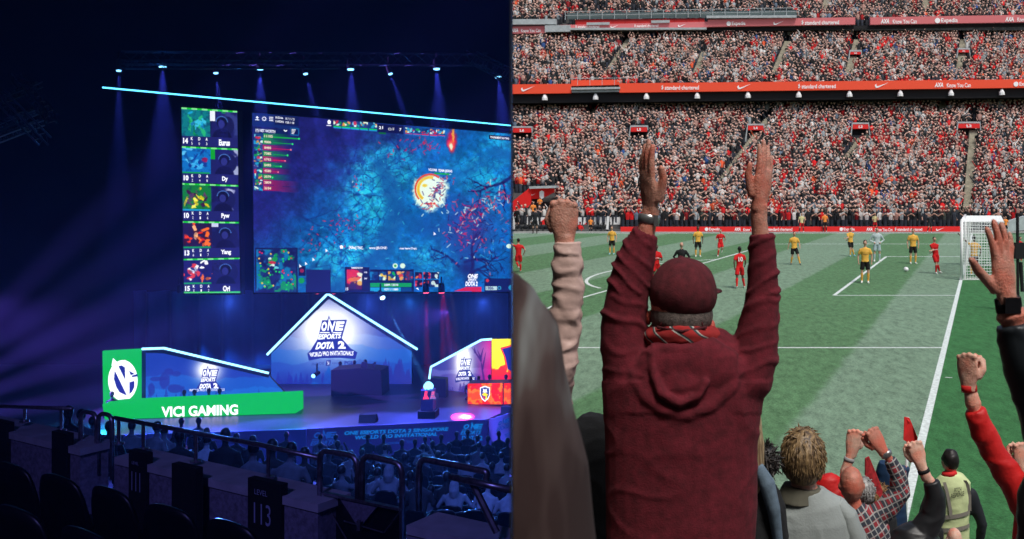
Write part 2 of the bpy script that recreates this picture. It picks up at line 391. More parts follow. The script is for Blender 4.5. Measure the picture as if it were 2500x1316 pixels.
# winding dark road
road = np.full(X.shape, 1e9)
rp = [(800, 735, 30), (880, 680, 26), (935, 620, 24), (955, 560, 26), (965, 500, 24), (945, 440, 20), (925, 405, 14), (940, 385, 10)]
for (a1, b1, r1), (a2, b2, r2) in zip(rp[:-1], rp[1:]):
    d, tt = seg_d(xw*.35+X*.65, yw*.35+Y*.65, (a1, b1), (a2, b2)); road = np.minimum(road, d-(r1*(1-tt)+r2*tt))
rm = sstep(5, -5, road); blend(img, sstep(14, -12, road+(n2-.5)*16)*.8, (20, 82, 168))
d, tt = seg_d(xw, yw, (960, 520), (1130, 600)); blend(img, sstep(36, 10, d)*.6, (20, 80, 168))
d, tt = seg_d(xw, yw, (1090, 430), (1240, 380)); blend(img, sstep(30, 8, d)*.6, (24, 96, 186))
blend(img, rm*sstep(.55, .75, fbm(W_, H_, 7, 3, 9))*.25, (60, 130, 210))
# shadowed forest on the left and bare branches
blend(img, sstep(.5, .62, n4)*sstep(900, 700, xw)*.35, (22, 22, 90))
def branch(x, y, an, ln, wd, depth, rg, col=(22, 30, 110), st_=.36):
    for _ in range(depth):
        x2, y2 = x+ln*math.cos(an), y+ln*math.sin(an); d, tt = seg_d(X, Y, (x, y), (x2, y2))
        blend(img, sstep(wd*1.1, wd*.2, d+(n3-.5)*3)*st_, col)
        if depth > 1 and rg.rand() < .8: branch(x2, y2, an+rg.uniform(.5, 1.1)*rg.choice([-1, 1]), ln*.7, wd*.6, depth-2, rg, col, st_)
        x, y, an, ln, wd = x2, y2, an+rg.uniform(-.4, .4), ln*.88, wd*.8
rg = np.random.RandomState(11)
branch(862, 455, -1.9, 34, 8, 6, rg); branch(850, 350, -2.8, 22, 5, 4, rg); branch(720, 520, 0.5, 34, 5, 6, rg); branch(640, 450, 1.2, 40, 5, 6, rg)
branch(700, 360, 1.0, 30, 4, 6, rg); branch(745, 560, .4, 30, 4, 5, rg); branch(975, 390, -1.6, 26, 5, 4, rg, (20, 20, 90)); branch(655, 560, .6, 34, 4, 6, rg)
branch(1140, 690, -1.1, 26, 8, 7, rg, (30, 18, 84), .8); branch(1135, 640, -.3, 24, 5, 6, rg, (24, 16, 80), .7); branch(1120, 650, -2.4, 20, 5, 5, rg, (24, 16, 80), .7); branch(1170, 660, .7, 18, 4, 5, rg, (24, 16, 80), .7); branch(1250, 430, 2.5, 26, 6, 6, rg, (30, 16, 84), .8)
blend(img, np.exp(-((X-1140)**2/600+(Y-655)**2/500))*.8, (30, 22, 90))
# red crystals and glow
def shards(cx_, cy_, sx, sy, k, cols, ln=9, seed=0):
    rg = np.random.RandomState(seed)
    for _ in range(k):
        x, y = rg.normal(cx_, sx), rg.normal(cy_, sy); an = rg.uniform(0, 6.3); l_ = rg.uniform(.4, 1)*ln
        d, tt = seg_d(X, Y, (x, y), (x+l_*math.cos(an), y+l_*math.sin(an))); blend(img, sstep(1.9, .5, d)*.7, cols[rg.randint(len(cols))])
reds = [(214, 20, 80), (240, 40, 70), (150, 30, 120), (60, 30, 120), (230, 230, 255), (255, 90, 90), (40, 24, 90)]
blend(img, np.clip(np.exp(-((xw-1140)**2/1800+(yw-550)**2/3500)), 0, 1)*.7, (70, 44, 140))
shards(1135, 535, 24, 20, 60, reds, 9, 1); shards(1120, 560, 14, 30, 40, reds, 12, 2); shards(1205, 480, 22, 18, 55, reds, 12, 3); shards(1150, 590, 30, 30, 50, reds, 7, 31); shards(1190, 560, 30, 40, 70, [(40, 60, 140), (120, 130, 200), (30, 20, 90), (190, 30, 80)], 10, 32); shards(1170, 510, 30, 12, 50, reds, 12, 13)
shards(985, 360, 24, 16, 30, reds[:4]+[(60, 100, 190)], 8, 4); shards(1040, 355, 16, 10, 25, reds[:3], 8, 5); shards(872, 445, 10, 8, 12, reds, 5, 6); shards(840, 552, 20, 16, 34, reds[:4], 7, 7); shards(770, 590, 30, 16, 24, reds[:4], 5, 8)
shards(900, 560, 80, 70, 90, [(60, 170, 230), (14, 60, 150), (16, 70, 160)], 8, 9); shards(1120, 620, 60, 40, 60, [(60, 150, 220), (20, 40, 120)], 9, 10)
for (x, y, rx, ry, c_) in ((1103, 345, 11, 24, (214, 20, 60)), (1103, 355, 8, 14, (255, 70, 60)), (1102, 358, 4, 8, (255, 235, 220)), (1106, 330, 3, 16, (255, 150, 60))):
    blend(img, sstep(1.5, .6, np.hypot((X-x-(n3-.5)*8)/rx, (Y-y)/ry)), c_)
# burst of light round the fighters
rr = np.hypot((X-1050), (Y-468)*.98)+(n3-.5)*26+(n2-.5)*12; blend(img, sstep(50, 34, rr), (250, 245, 255))
r0 = np.hypot(X-1050, Y-462); an_ = np.arctan2(Y-462, X-1050)
blend(img, sstep(3.2, 1.2, np.abs(r0-36))*(an_ < 1.9)*((an_ < -.9) | (an_ > 1.2) | (an_ < -1)), (240, 60, 40)); blend(img, sstep(3, 1, np.abs(r0-36))*((an_ > 2.4) | (an_ < -.9)), (244, 80, 30))
blend(img, sstep(5, 2, np.abs(r0-29))*((an_ > 2.2) | (an_ < -1.3)), (255, 190, 40)); blend(img, sstep(9, 3, np.hypot(X-1037, (Y-453)*1.6)), (255, 200, 50))
shards(1066, 470, 11, 15, 46, [(60, 30, 110), (30, 20, 90), (220, 50, 60), (250, 250, 255), (40, 60, 160)], 11, 21); shards(1045, 505, 18, 8, 30, [(60, 40, 130), (255, 255, 255), (240, 70, 60)], 10, 22)
shards(1084, 440, 10, 8, 20, [(240, 240, 255), (50, 30, 110), (200, 40, 80)], 10, 23)
shards(1068, 385+72, 4, 4, 8, reds, 8, 24)
# interface
def rect(x0, y0, x1, y1, c_, a_=1.0): blend(img, ((X >= x0) & (X < x1) & (Y >= y0) & (Y < y1))*a_, c_)
SLT = (TR[1]-TL[1])/(TR[0]-TL[0])
def rects(x0, y0, x1, y1, c_, a_=1.0): yy = Y-(X-x0)*SLT*np.clip((712-y0)/390, 0, 1); blend(img, ((X >= x0) & (X < x1) & (yy >= y0) & (yy < y1))*a_, c_)
rects(616, 276, 727, 308, (22, 44, 120), .9); rects(670, 281, 729, 304, (14, 22, 80), .8); rects(619, 310, 703, 327, (16, 30, 96)); rects(708, 312, 730, 330, (24, 90, 170)); rects(710, 314, 728, 328, (14, 24, 90))
rg = np.random.RandomState(8); pal = [(30, 150, 220), (220, 40, 60), (240, 240, 250), (20, 30, 90), (20, 150, 70), (250, 150, 40), (60, 60, 140), (120, 200, 240)]
def mosaic(x0, y0, x1, y1, k=9, cols=pal, slanted=True, bgc=(20, 60, 130)):
    (rects if slanted else rect)(x0, y0, x1, y1, bgc)
    yy = Y-(X-x0)*(SLT*np.clip((712-y0)/390, 0, 1) if slanted else 0); ins = (X >= x0) & (X < x1) & (yy >= y0) & (yy < y1)
    for _ in range(k):
        cx_, cy_ = rg.uniform(x0, x1), rg.uniform(y0, y1); rx, ry = rg.uniform(.1, .35)*(x1-x0), rg.uniform(.1, .35)*(y1-y0); th = rg.uniform(0, 3)
        dx, dy = X-cx_, yy-cy_; q_ = np.hypot((dx*math.cos(th)+dy*math.sin(th))/rx, (-dx*math.sin(th)+dy*math.cos(th))/ry)
        blend(img, ins*sstep(1.1, .8, q_)*.95, cols[rg.randint(len(cols))])
gcol, rcol = (20, 165, 60), (215, 25, 90)
lens_ = [85, 69, 65, 57, 51, 41, 34, 20, 5, 4]; colr = [0, 0, 1, 0, 1, 0, 1, 0, 1, 1]
for i in range(10):
    y = 325+14.1*i; mosaic(620, y, 641, y+13); cc = rcol if colr[i] else gcol
    yy = Y-(X-641)*SLT*.8; m_ = (X > 642) & (X < 730) & (yy > y) & (yy < y+13); blend(img, m_*np.clip(1-(X-642)/(90 if i > 7 else 70), 0, 1)*.85, cc)
    x2 = 645+lens_[i]; m_ = (X > 666) & (X < x2) & (np.abs(yy-y-8) < 1.0); blend(img, m_*1.0, cc); blend(img, sstep(2.8, 1.4, np.hypot(X-x2, yy-y-8)), (60, 240, 130) if cc == gcol else (255, 120, 160))
for i in range(5): mosaic(814+21.6*i, 292.5+1.6*i, 834+21.6*i, 306+1.6*i, 8); rects(814+21.6*i, 307.5+1.6*i, 834+21.6*i, 310+1.6*i, (20, 190, 90)); rects(814+21.6*i, 310.5+1.6*i, 834+21.6*i, 313+1.6*i, (30, 140, 230))
for i in range(5): mosaic(989+20*i, 311+1.3*i, 1007+20*i, 323+1.3*i, 8); rects(989+20*i, 324.5+1.3*i, 1007+20*i, 326.5+1.3*i, (220, 30, 80)); rects(989+20*i, 327+1.3*i, 1007+20*i, 329+1.3*i, (30, 110, 210))
rects(922, 302, 985, 322, (20, 22, 84)); rects(924, 322, 942, 327, (20, 100, 60)); rects(1194, 329, 1247, 340, (14, 14, 60))
rect(622, 605, 727, 716, (24, 26, 90)); ins = (X > 626) & (X < 723) & (Y > 609) & (Y < 712)
mm = sstep(.42, .56, fbm(W_, H_, 22, 4, 31)); blend(img, ins*mm, (20, 110, 185)); blend(img, ins*sstep(.5, .6, fbm(W_, H_, 14, 4, 32))*.8, (30, 40, 110)); blend(img, ins*sstep(.6, .68, fbm(W_, H_, 12, 4, 33))*.9, (20, 150, 90))
for _ in range(46):
    x, y = rg.uniform(630, 720), rg.uniform(613, 708); col_ = ((230, 30, 60) if x-y > 18 and rg.rand() < .8 else (30, 210, 70)) if rg.rand() < .8 else (250, 180, 40)
    blend(img, ins*sstep(2.6, 1.6, np.hypot(X-x, Y-y)), col_)
mosaic(655, 625, 680, 655, 8); rect(747, 658, 807, 714, (28, 30, 104)); rect(729, 649, 746, 673, (18, 20, 70)); blend(img, sstep(8, 6.5, np.hypot(X-736, Y-685)), (20, 150, 70)); blend(img, sstep(6, 4, np.hypot(X-737, Y-661)), (160, 30, 70))
rect(842, 652, 902, 714, (20, 20, 70)); mosaic(847, 658, 884, 706, 16, [(250, 110, 40), (240, 40, 70), (255, 235, 230), (60, 30, 90), (250, 170, 60)], False, (90, 20, 70))
rect(903, 658, 1010, 714, (18, 20, 78)); 
for i, cs in enumerate(([(20, 30, 100), (30, 120, 200)], [(255, 190, 50), (240, 240, 240), (30, 90, 160)], [(20, 170, 80), (255, 255, 230), (240, 150, 50)], [(240, 60, 60), (255, 160, 80), (255, 255, 255)], [(120, 30, 60), (200, 60, 60)])): mosaic(904+21.5*i, 663, 922+21.5*i, 684, 7, cs, False)
rect(904, 691, 1005, 701, (20, 150, 70)); rect(904, 702, 978, 711, (30, 150, 220)); rect(978, 702, 1005, 711, (14, 60, 130))
for i in range(6): mosaic(1013+20*(i % 3), 664+19*(i//3), 1031+20*(i % 3), 681+19*(i//3), 5, [(240, 60, 40), (30, 12, 50), (250, 120, 40), (200, 30, 40)] if i not in (2, 5) else [(40, 150, 150), (30, 30, 90), (220, 220, 240)], False, (24, 16, 56))
rect(1182, 680, 1249, 712, (20, 24, 86)); rect(1186, 699, 1213, 708, (200, 210, 240)); blend(img, sstep(5, 4, np.hypot(X-1219, Y-703)), (60, 160, 230)); blend(img, sstep(3, 2, np.hypot(X-1219, Y-703)), (20, 24, 86)); blend(img, sstep(7, 6, np.hypot(X-1248, Y-702)), (40, 160, 230)); blend(img, sstep(5, 3, np.hypot(X-1190, Y-685)), (220, 50, 60))
blend(img, poly_mask(X, Y, [(1108, 711), (1140, 700), (1176, 700), (1176, 712)]), (225, 25, 50))
for (x, y) in ((965, 649), (983, 649)): blend(img, sstep(7, 5.5, np.hypot(X-x, Y-y)), (235, 240, 245)); 
blend(img, sstep(4, 2.5, np.hypot(X-965, Y-649)), (60, 160, 70)); rects(1060, 421, 1097, 425, (20, 160, 60)); blend(img, sstep(8, 6, np.hypot(X-1243, (Y-601)*1.3)), (240, 245, 255))
img = np.clip(img*np.array([.92, 1.02, .9]), 0, 1)
Dscr = plane(42.0, 616, 48.3, 1248)
M_scr = emis('screen_light', (1, 1, 1), 1.12, 'Col')
scr = empty('led_screen', P(930, 715, 45), 'giant hanging screen showing a blue fantasy battle map', 'screen')
quad_grid('picture', img, [TL, TR, BR, BL], Dscr, M_scr, scr)
solid([(612, 272), (1248.4, 323), (1248.4, 716), (618, 718)], lambda x: Dscr(x)+0.03, 0.4).build('casing', M_black, scr)
M_w = emis('screen_white', C(238, 240, 250), 1.3); M_y = emis('screen_cream', C(250, 238, 200), 1.0); M_nv = emis('print_navy', C(28, 34, 110), 1.0)
M_cy = emis('print_sky', C(120, 215, 250), 1.0); M_gr = emis('panel_green', C(8, 158, 58), 1.0); M_rd = emis('print_red', C(235, 40, 40), 1.0)
t = TX(Dscr)
t.text('(Y) NET WORTH', [(624, 314), (672, 318), (672, 325), (624, 321)], 0.02)
t.text('K/D/A   5 / 1 / 2', [(673, 284), (719, 289), (719, 294), (673, 289)]); t.text('LH/DN  123 / 10', [(673, 293), (718, 298), (718, 303), (673, 298)])
for i, s_ in enumerate('11105 9006 8480 7385 6762 5495 4580 3079 2809 2184'.split()):
    y = 328+14.1*i; t.text(s_, [(645, y+1), (645+4.2*len(s_), y+2), (645+4.2*len(s_), y+8), (645, y+7)], 0.03, mi=1)
t.line([(693, 317), (697, 321), (701, 318)], 2)
for k in range(4): t.line([(712, 316+k*3.2), (722-k*1.5, 317+k*3.2)], 1.4)
t.poly([(628, 283), (632, 288), (624, 287.5)]); t.line([(628, 287), (628, 291)], 2); t.line([(623, 292), (633, 293)], 1.6)
for k in range(8):
    a_ = k*math.pi/4; t.line([(645+3*math.cos(a_), 290+3*math.sin(a_)), (645+5.5*math.cos(a_), 290+5.5*math.sin(a_))], 2.2)
for k in range(3): t.line([(657, 286+4*k), (667, 286.8+4*k)], 1.6)
t.poly([(799, 297), (803, 292), (808, 296), (807, 303), (801, 303)]); t.line([(797, 306), (809, 307)], 1.5)
t.text('21', (925, 308, 935, 315)); t.text('7', (975, 313, 980, 320)); t.text('12:13', (948, 312, 962, 318), 0)
t.text('TOURNAMENT DAY TWO', [(1197, 332), (1243, 336), (1243, 341), (1197, 337)], 0.03)
t.text('VG.ONE  TEAM  BEANS', [(1046, 411), (1104, 415), (1104, 421), (1046, 417)], 0.03)
t.poly([(829, 601), (833, 598), (838, 601), (837, 607), (831, 607)]); t.text('[Allies] TNC.', [(852, 600), (887, 602), (887, 609), (852, 607)], .03); t.text('www.JJB.ONE:', (901, 602, 945, 608), .02); t.text('runs here (Top).', (976, 604, 1018, 610), .03)
t.text('TIMBERSAW', (857, 652, 886, 656), 0.02); t.text('110', (889, 663, 896, 667)); t.text('340', (889, 678, 896, 682))
t.text('2309 / 2010', (938, 693, 972, 698)); t.text('1071 / 1080', (938, 704, 972, 709))
t.text('15', (844, 702, 850, 709)); t.text('ONE', (1142, 669, 1167, 679), .05, .2); t.text('ESPORTS', (1143, 680, 1163, 686), .04, .2); t.text('DOTA 2', (1136, 687, 1166, 698), .05, .2)
t.text('1886', (1188, 700, 1205, 707), .02, mi=2)
for (x, y) in ((795, 607), (763, 629), (745, 639), (731, 645), (1059, 566)): t.poly([(x, y), (x, y+9), (x+2.5, y+6.5), (x+6, y+6.5)])
t.poly([(1015, 705), (1020, 702), (1023, 709), (1019, 706)])
t.build('screen_lettering', [M_w, M_y, M_nv], scr)

# ---- the column of five player panels
Dcol = plane(41.7, 600, 38.6, 430)
col = empty('score_column', P(515, 715, 40), 'tall narrow screen of five stacked player panels', 'screen')
qs = []
solid([(440, 259), (583, 270), (590, 720), (448, 720)], lambda x: Dcol(x)+0.04, 0.35).build('casing', M_black, col)
tops = [(262, 271), (357, 363), (447, 452), (540, 542), (632, 629)]; bots = [(356, 361), (446, 450), (538, 540), (630, 627), (716, 715)]
names = ['Eurus', 'Dy', 'Pyw', 'Yang', 'Ori']; lv = ['14', '10', '10', '13', '15']; kda = [('5', '0', '3'), ('2', '4', '8'), ('2', '1', '6'), ('6', '1', '7'), ('5', '1', '2')]
cols5 = [[(30, 160, 210), (20, 150, 80), (60, 190, 220), (10, 110, 90), (40, 180, 120)], [(30, 140, 215), (90, 190, 240), (20, 60, 150), (140, 30, 90), (60, 170, 230)],
         [(235, 225, 20), (200, 190, 10), (90, 60, 90), (20, 130, 50), (250, 240, 90), (60, 20, 60)], [(235, 60, 20), (250, 110, 30), (60, 16, 40), (255, 180, 120), (220, 40, 20)],
         [(245, 245, 250), (240, 110, 30), (40, 40, 130), (30, 30, 90), (220, 60, 60), (255, 255, 255)]]
bgs = [(16, 120, 130), (20, 110, 190), (20, 120, 50), (40, 24, 70), (30, 30, 100)]
t = TX(Dcol)
for k in range(5):
    (yl, yr), (bl, br) = tops[k], bots[k]; xl = 443+1.2*k; xr = 579+1.5*k
    W_, H_ = 100, 68; u = (np.arange(W_)+.5)/W_; v = ((np.arange(H_)+.5)/H_)[:, None]; X = u*136*np.ones_like(v); Y = v*92*np.ones_like(u)
    img = np.zeros((H_, W_, 3)); img[:] = np.array([34, 36, 104])/255
    n2 = fbm(W_, H_, 20, 5, 40+k); n3 = fbm(W_, H_, 7, 4, 50+k)
    ins = ((X < 69) & (Y > 4) & (Y < 68)).astype(float); blend(img, ins, bgs[k]); rg = np.random.RandomState(60+k)
    for _ in range(26):                     # loose painterly patches of the portrait's colours
        cx_, cy_ = rg.normal(36, 15), rg.normal(38, 13); rx, ry, th = rg.uniform(3, 13), rg.uniform(2, 6), rg.uniform(0, 3); dx, dy = X-cx_+(n3-.5)*12, Y-cy_+(n2-.5)*14
        q_ = np.hypot((dx*math.cos(th)+dy*math.sin(th))/rx, (-dx*math.sin(th)+dy*math.cos(th))/ry); blend(img, ins*sstep(1.15, .8, q_), cols5[k][rg.randint(len(cols5[k]))])
    blend(img, ins*sstep(.55, .7, n3)*.35, (15, 30, 90))
    # dim webcam picture of a player with headphones
    ins = ((X >= 69) & (Y > 4) & (Y < 68)).astype(float); blend(img, ins, (30, 32, 96)); blend(img, ins*sstep(.5, .6, n2)*.6, (20, 20, 66))
    if k < 3: blend(img, ins*sstep(100, 112, X)*sstep(.4, .55, n2)*.8, [(60, 70, 140), (190, 200, 235), (210, 215, 245)][k])
    if k == 0: blend(img, ins*((X < 82) & (Y < 28)), (235, 240, 250)); rect(98, 4, 108, 8, (20, 130, 60))
    if k == 1: blend(img, ins*((X < 80) & (Y < 30)), (20, 160, 50))
    if k == 3: blend(img, ins*((X < 86) & (Y < 14)), (200, 205, 235))
    hx = 95+rg.uniform(-2, 12); blend(img, ins*sstep(17, 15, np.hypot(X-hx-14, (Y-38)*.7)), (26, 28, 80)); blend(img, ins*sstep(1.05, .9, np.hypot((X-hx)/24, (Y-70)/24)), (18, 18, 58)); blend(img, ins*sstep(14, 12, np.hypot(X-hx, (Y-30)*.85)), (16, 16, 50))
    blend(img, ins*sstep(9, 7, np.hypot(X-hx+1, (Y-35)*.8)), (44, 48, 120)); blend(img, ins*sstep(1.5, .6, np.abs(np.hypot(X-hx, Y-30)-14))*(Y < 30), (70, 110, 180))
    if k > 0: blend(img, ((X < 66) & (Y > 64) & (Y < 68)).astype(float), (20, 150, 90) if k != 2 else (30, 150, 200))
    gm = (Y < 4)*sstep(.3, .5, .5+.5*np.sin(X*.25+k)); blend(img, (Y < 4).astype(float), (20, 190, 40)); blend(img, gm*.6, (200, 255, 210))
    if k == 4: blend(img, (Y > 88).astype(float), (30, 180, 60)); blend(img, (Y > 88)*gm*0+(Y > 89)*.4, (160, 250, 180))
    quad_grid('player_panel', img, [(xl, yl), (xr, yr), (xr+1.5, br), (xl+1.2, bl)], Dcol, M_scr, col)
    def yy(x, f): a_ = yl+(yr-yl)*(x-xl)/(xr-xl); c_ = bl+(br-bl)*(x-xl)/(xr-xl); return a_+(c_-a_)*f
    def tq(s_, x0, x1, f0, f1, bo=0.03): t.text(s_, [(x0, yy(x0, f0)), (x1, yy(x1, f0)), (x1, yy(x1, f1)), (x0, yy(x0, f1))], bo)
    tq(lv[k], xl+4, xl+16, .79, .93, .05)
    for j, c_ in enumerate('KDA'): tq(c_, xl+23+18*j, xl+28+18*j, .76, .84); tq(kda[k][j], xl+24+18*j, xl+27+18*j, .89, .96, 0)
    wn = {'Eurus': 27, 'Dy': 14, 'Pyw': 20, 'Yang': 25, 'Ori': 17}[names[k]]; cx_ = xl+105; tq(names[k], cx_-wn/2, cx_+wn/2, .79, .95, .05)
t.build('screen_lettering', [M_w], col)

# ---- long light line above the screens
Dled = plane(35.5, 250, 47.5, 1247)
b = MB(); pts = [P(x, 213.5+(306.5-213.5)*(x-250)/997, float(Dled(x))) for x in (250, 500, 750, 1000, 1247)]
b.tube(pts, 0.028, 8); o = b.build('light_bar', emis('led_white', C(90, 205, 255), 3.2)); tag(o, 'long glowing cyan light bar sloping above the big screen', 'light bar')
# ---------------------------------------------------------------- things on the stage
def onstage(px, py): return G(px, py, ZS)
HZ = 1.5                                    # emissive prints and screens seen through the haze
M_frame = mat('booth_frame', (0.02, 0.02, 0.05), 0.6)
M_led = emis('led_cyan', C(150, 225, 255), 2.6)
M_bk = emis('backdrop_print', (1, 1, 1), 1.25, 'Col')
def bar(name, pts, r, D, parent, m=None):
    b = MB(); b.tube([P(x, y, float(D(x))) for x, y in pts], r, 8); return b.build(name, m or M_led, parent)
def backdrop(poly, Df, glow, parent, base, glowcol, hills, trees, seed, gs=(110, 90), extra=None):
    xs = [p[0] for p in poly]; ys = [p[1] for p in poly]; x0, x1, y0, y1 = min(xs), max(xs), min(ys), max(ys)
    W_, H_ = int((x1-x0)/1.3), int((y1-y0)/1.3)
    X = x0+(np.arange(W_)+.5)/W_*(x1-x0)*np.ones((H_, 1)); Y = (y0+(np.arange(H_)+.5)/H_*(y1-y0))[:, None]*np.ones((1, W_))
    img = np.zeros((H_, W_, 3)); img[:] = np.array(base)/255; n1 = fbm(W_, H_, 40, 5, seed)
    for k, (hx, hy, amp, c_, al) in enumerate(hills):
        ridge = hy+amp*np.sin((X-hx)/38.+k)+10*(fbm(W_, 1, 30, 4, seed+k)-.5)*2; blend(img, sstep(0, 4, Y-ridge)*al, c_)
    gx, gy = glow; g = np.exp(-(((X-gx)/gs[0])**2+((Y-gy)/gs[1])**2)*1.4); blend(img, np.clip(g*1.55, 0, 1)*(.9+.1*n1), glowcol)
    for k, (hx, hy, amp, c_, al) in enumerate(hills[1:]):
        ridge = hy+amp*np.sin((X-hx)/38.+k+1)+10*(fbm(W_, 1, 30, 4, seed+k+1)-.5)*2; blend(img, sstep(0, 3, Y-ridge)*al*.35, c_)
    rg = np.random.RandomState(seed)
    for (a0, a1, k, base_y, hmin, hmax, c_) in trees:
        for _ in range(k):
            x = rg.uniform(a0, a1); h = rg.uniform(hmin, hmax); yy = Y-(base_y-h); wd = np.clip(yy, 0, h)*.23*(.6+.4*np.abs(np.sin(yy*.55+x)))
            blend(img, ((yy > 0) & (np.abs(X-x) < wd+.5))*.8, c_)
    if extra: extra(img, X, Y)
    img = np.clip(img+(n1[..., None]-.5)*.05, 0, 1)
    m_ = poly_mask(X, Y, poly) > 0
    o = quad_grid('backdrop', img, [(x0, y0), (x1, y0), (x1, y1), (x0, y1)], Df, M_bk, parent)
    bm = bmesh.new(); bm.from_mesh(o.data); bm.faces.ensure_lookup_table(); mf = m_.ravel()
    bmesh.ops.delete(bm, geom=[bm.faces[i] for i in range(len(mf)) if not mf[i]], context='FACES'); bm.to_mesh(o.data); bm.free()
    solid(poly, lambda x: Df(x)+.05, .15).build('backing', M_frame, parent); return o
def crest(t, ox, oy, s, sy=None, mi=(0, 1), word=True):    # navy spire shape with the stacked words of the event
    sy = sy or s
    q = lambda pts: [(ox+x*s, oy+y*sy) for x, y in pts]
    # (pixels measured on the middle backdrop, apex at 0,0)
    t.poly(q([(-17, 12), (-4, 12), (0, 0), (4, 12), (45, 11), (32, 57), (-27, 57)]), mi[0])
    t.poly(q([(-27, 57), (32, 57), (54, 82), (-45, 86)]), mi[0])
    if word: t.poly(q([(-45, 86), (-20, 82), (30, 80), (54, 82), (71, 92), (66, 109), (30, 106), (-20, 107), (-50, 113), (-54, 95)]), mi[0])
    L_ = t.lift; t.lift = L_+.04
    def tx(s_, pts, bo=.04): t.text(s_, q(pts), bo, mi=mi[1])
    tx('O', [(-17, 16), (-4, 15), (-6, 38), (-20, 38)], .06)
    t.poly(q([(-4, 38), (0, 6), (9, 29), (13, 15), (17, 15), (8, 44), (1, 22), (-1, 38)]), mi[1])
    tx('E', [(19, 15), (40, 15), (34, 37), (15, 37)], .06)
    t.line(q([(-22, 43), (2, 43)]), 2.4*sy, mi[1]); t.line(q([(10, 43), (32, 43)]), 2.4*sy, mi[1])
    tx('ESPORTS', [(-24, 47), (31, 45), (29, 57), (-27, 60)]); tx('DOTA', [(-28, 67), (15, 65), (13, 82), (-34, 84)], .06); tx('2', [(22, 64), (38, 64), (42, 82), (23, 82)], .06)
    if word: t.text('WORLD PRO INVITATIONALS', q([(-50, 91), (62, 87), (60, 98), (-46, 102)]), .02, arc=2*sy, mi=mi[1])
    t.lift = L_
# middle house
Dm = flatD(47.0)
hs = empty('stage_gable', onstage(830, 945)+Vector((0, 0, 0)), 'tall glowing gabled backdrop with the event crest in the middle of the stage', 'backdrop')
def ex(img, X, Y):
    blend(img, sstep(0.35, .8, (Y-860)/90)*.55*sstep(.35, .6, fbm(X.shape[1], X.shape[0], 24, 4, 77)), (30, 40, 140))
backdrop([(662, 864), (803, 730), (1005, 858), (1005, 948), (662, 948)], Dm, (806, 808), hs, (30, 50, 140), (250, 252, 255),
         [(0, 820, 5, (60, 110, 190), .5), (0, 848, 6, (26, 90, 180), .6), (0, 880, 4, (30, 60, 160), .6)],
         [(670, 800, 26, 950, 20, 46, (30, 44, 150)), (760, 812, 12, 950, 40, 62, (20, 90, 180)), (925, 1004, 16, 950, 40, 84, (40, 46, 140))], 21, (100, 84), ex)
bar('light_tube', [(652, 866), (800, 717)], .055, Dm, hs); bar('light_tube', [(800, 717), (1019, 853)], .055, Dm, hs)
solid([(655, 868), (800, 722), (803, 732), (663, 868)], lambda x: Dm(x)+.02, .2).build('roof_edge', M_frame, hs); solid([(800, 722), (1016, 856), (1002, 858), (803, 732)], lambda x: Dm(x)+.02, .2).build('roof_edge', M_frame, hs)
t = TX(Dm, .03); crest(t, 803, 770, .98); M_navy = emis('print_navy_lit', C(28, 40, 128), HZ); M_wh = emis('print_white', C(245, 248, 255), HZ)
t.text('SINGAPORE', [(761, 886), (792, 883), (791, 890), (760, 893)], 0.0, .2); t.poly([(797, 880), (808, 879), (806, 893), (795, 893)]); t.text('N', (799, 882, 804, 891), .05, mi=1); t.text('PRESENTED', (811, 885, 828, 889), 0); t.text('PGL', (841, 881, 863, 890), .03)
t.build('crest_print', [M_navy, M_wh], hs)
# casters' desk
M_dk = mat('desk_front', (0.008, 0.009, 0.03), .8)
dk = empty('casters_desk', onstage(868, 966), 'dark desk with two screens in front of the gabled backdrop', 'desk')
Dk = onstage(868, 966).y
solid([(808, 904), (877, 899), (930, 905), (932, 966), (808, 966)], flatD(Dk), 1.2).build('desk_body', M_dk, dk)
for q in ([(883, 884), (896, 884), (896, 900), (880, 900)], [(908, 890), (914, 884), (918, 884), (914, 900)]): solid(q, flatD(Dk+.3), .06).build('monitor', M_frame, dk)
# left booth
D1 = plane(40.5, 250, 43.5, 655)
lb = empty('team_booth', onstage(480, 1000), 'team booth with a green front reading VICI GAMING', 'stage booth')
GR = emis('booth_green', C(8, 160, 60), HZ)
solid([(250, 857), (345, 852), (345, 985), (252, 992)], D1, .15).build('side_sign', GR, lb)
def ex(img, X, Y):
    m = fbm(X.shape[1], X.shape[0], 26, 5, 91)
    for (a_, b_, rx, ry) in ((400, 930, 12, 24), (385, 925, 20, 6), (412, 905, 12, 8), (430, 912, 10, 6), (370, 950, 8, 14), (425, 950, 20, 10)): blend(img, sstep(1.1, .8, np.hypot((X-a_)/rx, (Y-b_)/ry)+(m-.5)*1.3)*.75, (30, 44, 135))
backdrop([(356, 860), (400, 862), (655, 916), (700, 965), (700, 985), (356, 985)], D1, (508, 904), lb, (28, 60, 160), (255, 255, 255), [(0, 920, 6, (24, 96, 190), .6), (0, 950, 5, (30, 110, 200), .5)], [(360, 640, 22, 990, 20, 44, (30, 60, 160))], 33, (34, 30), ex)
solid([(345, 852), (356, 853), (356, 985), (345, 985)], lambda x: D1(x)+.02, .2).build('post', M_frame, lb)
bar('light_tube', [(346, 852), (400, 850), (656, 911)], .05, D1, lb)
solid([(357, 856), (400, 854), (655, 914), (655, 922), (400, 863), (357, 862)], lambda x: D1(x)-.05, .1).build('roof_edge', M_frame, lb)
t = TX(D1, .05); crest(t, 507, 893, .62, .66, word=False); t.text('WORLD PRO INVITATIONALS', [(462, 950), (548, 948), (548, 954), (462, 956)], 0, mi=1); t.build('crest_print', [M_navy, M_wh], lb)
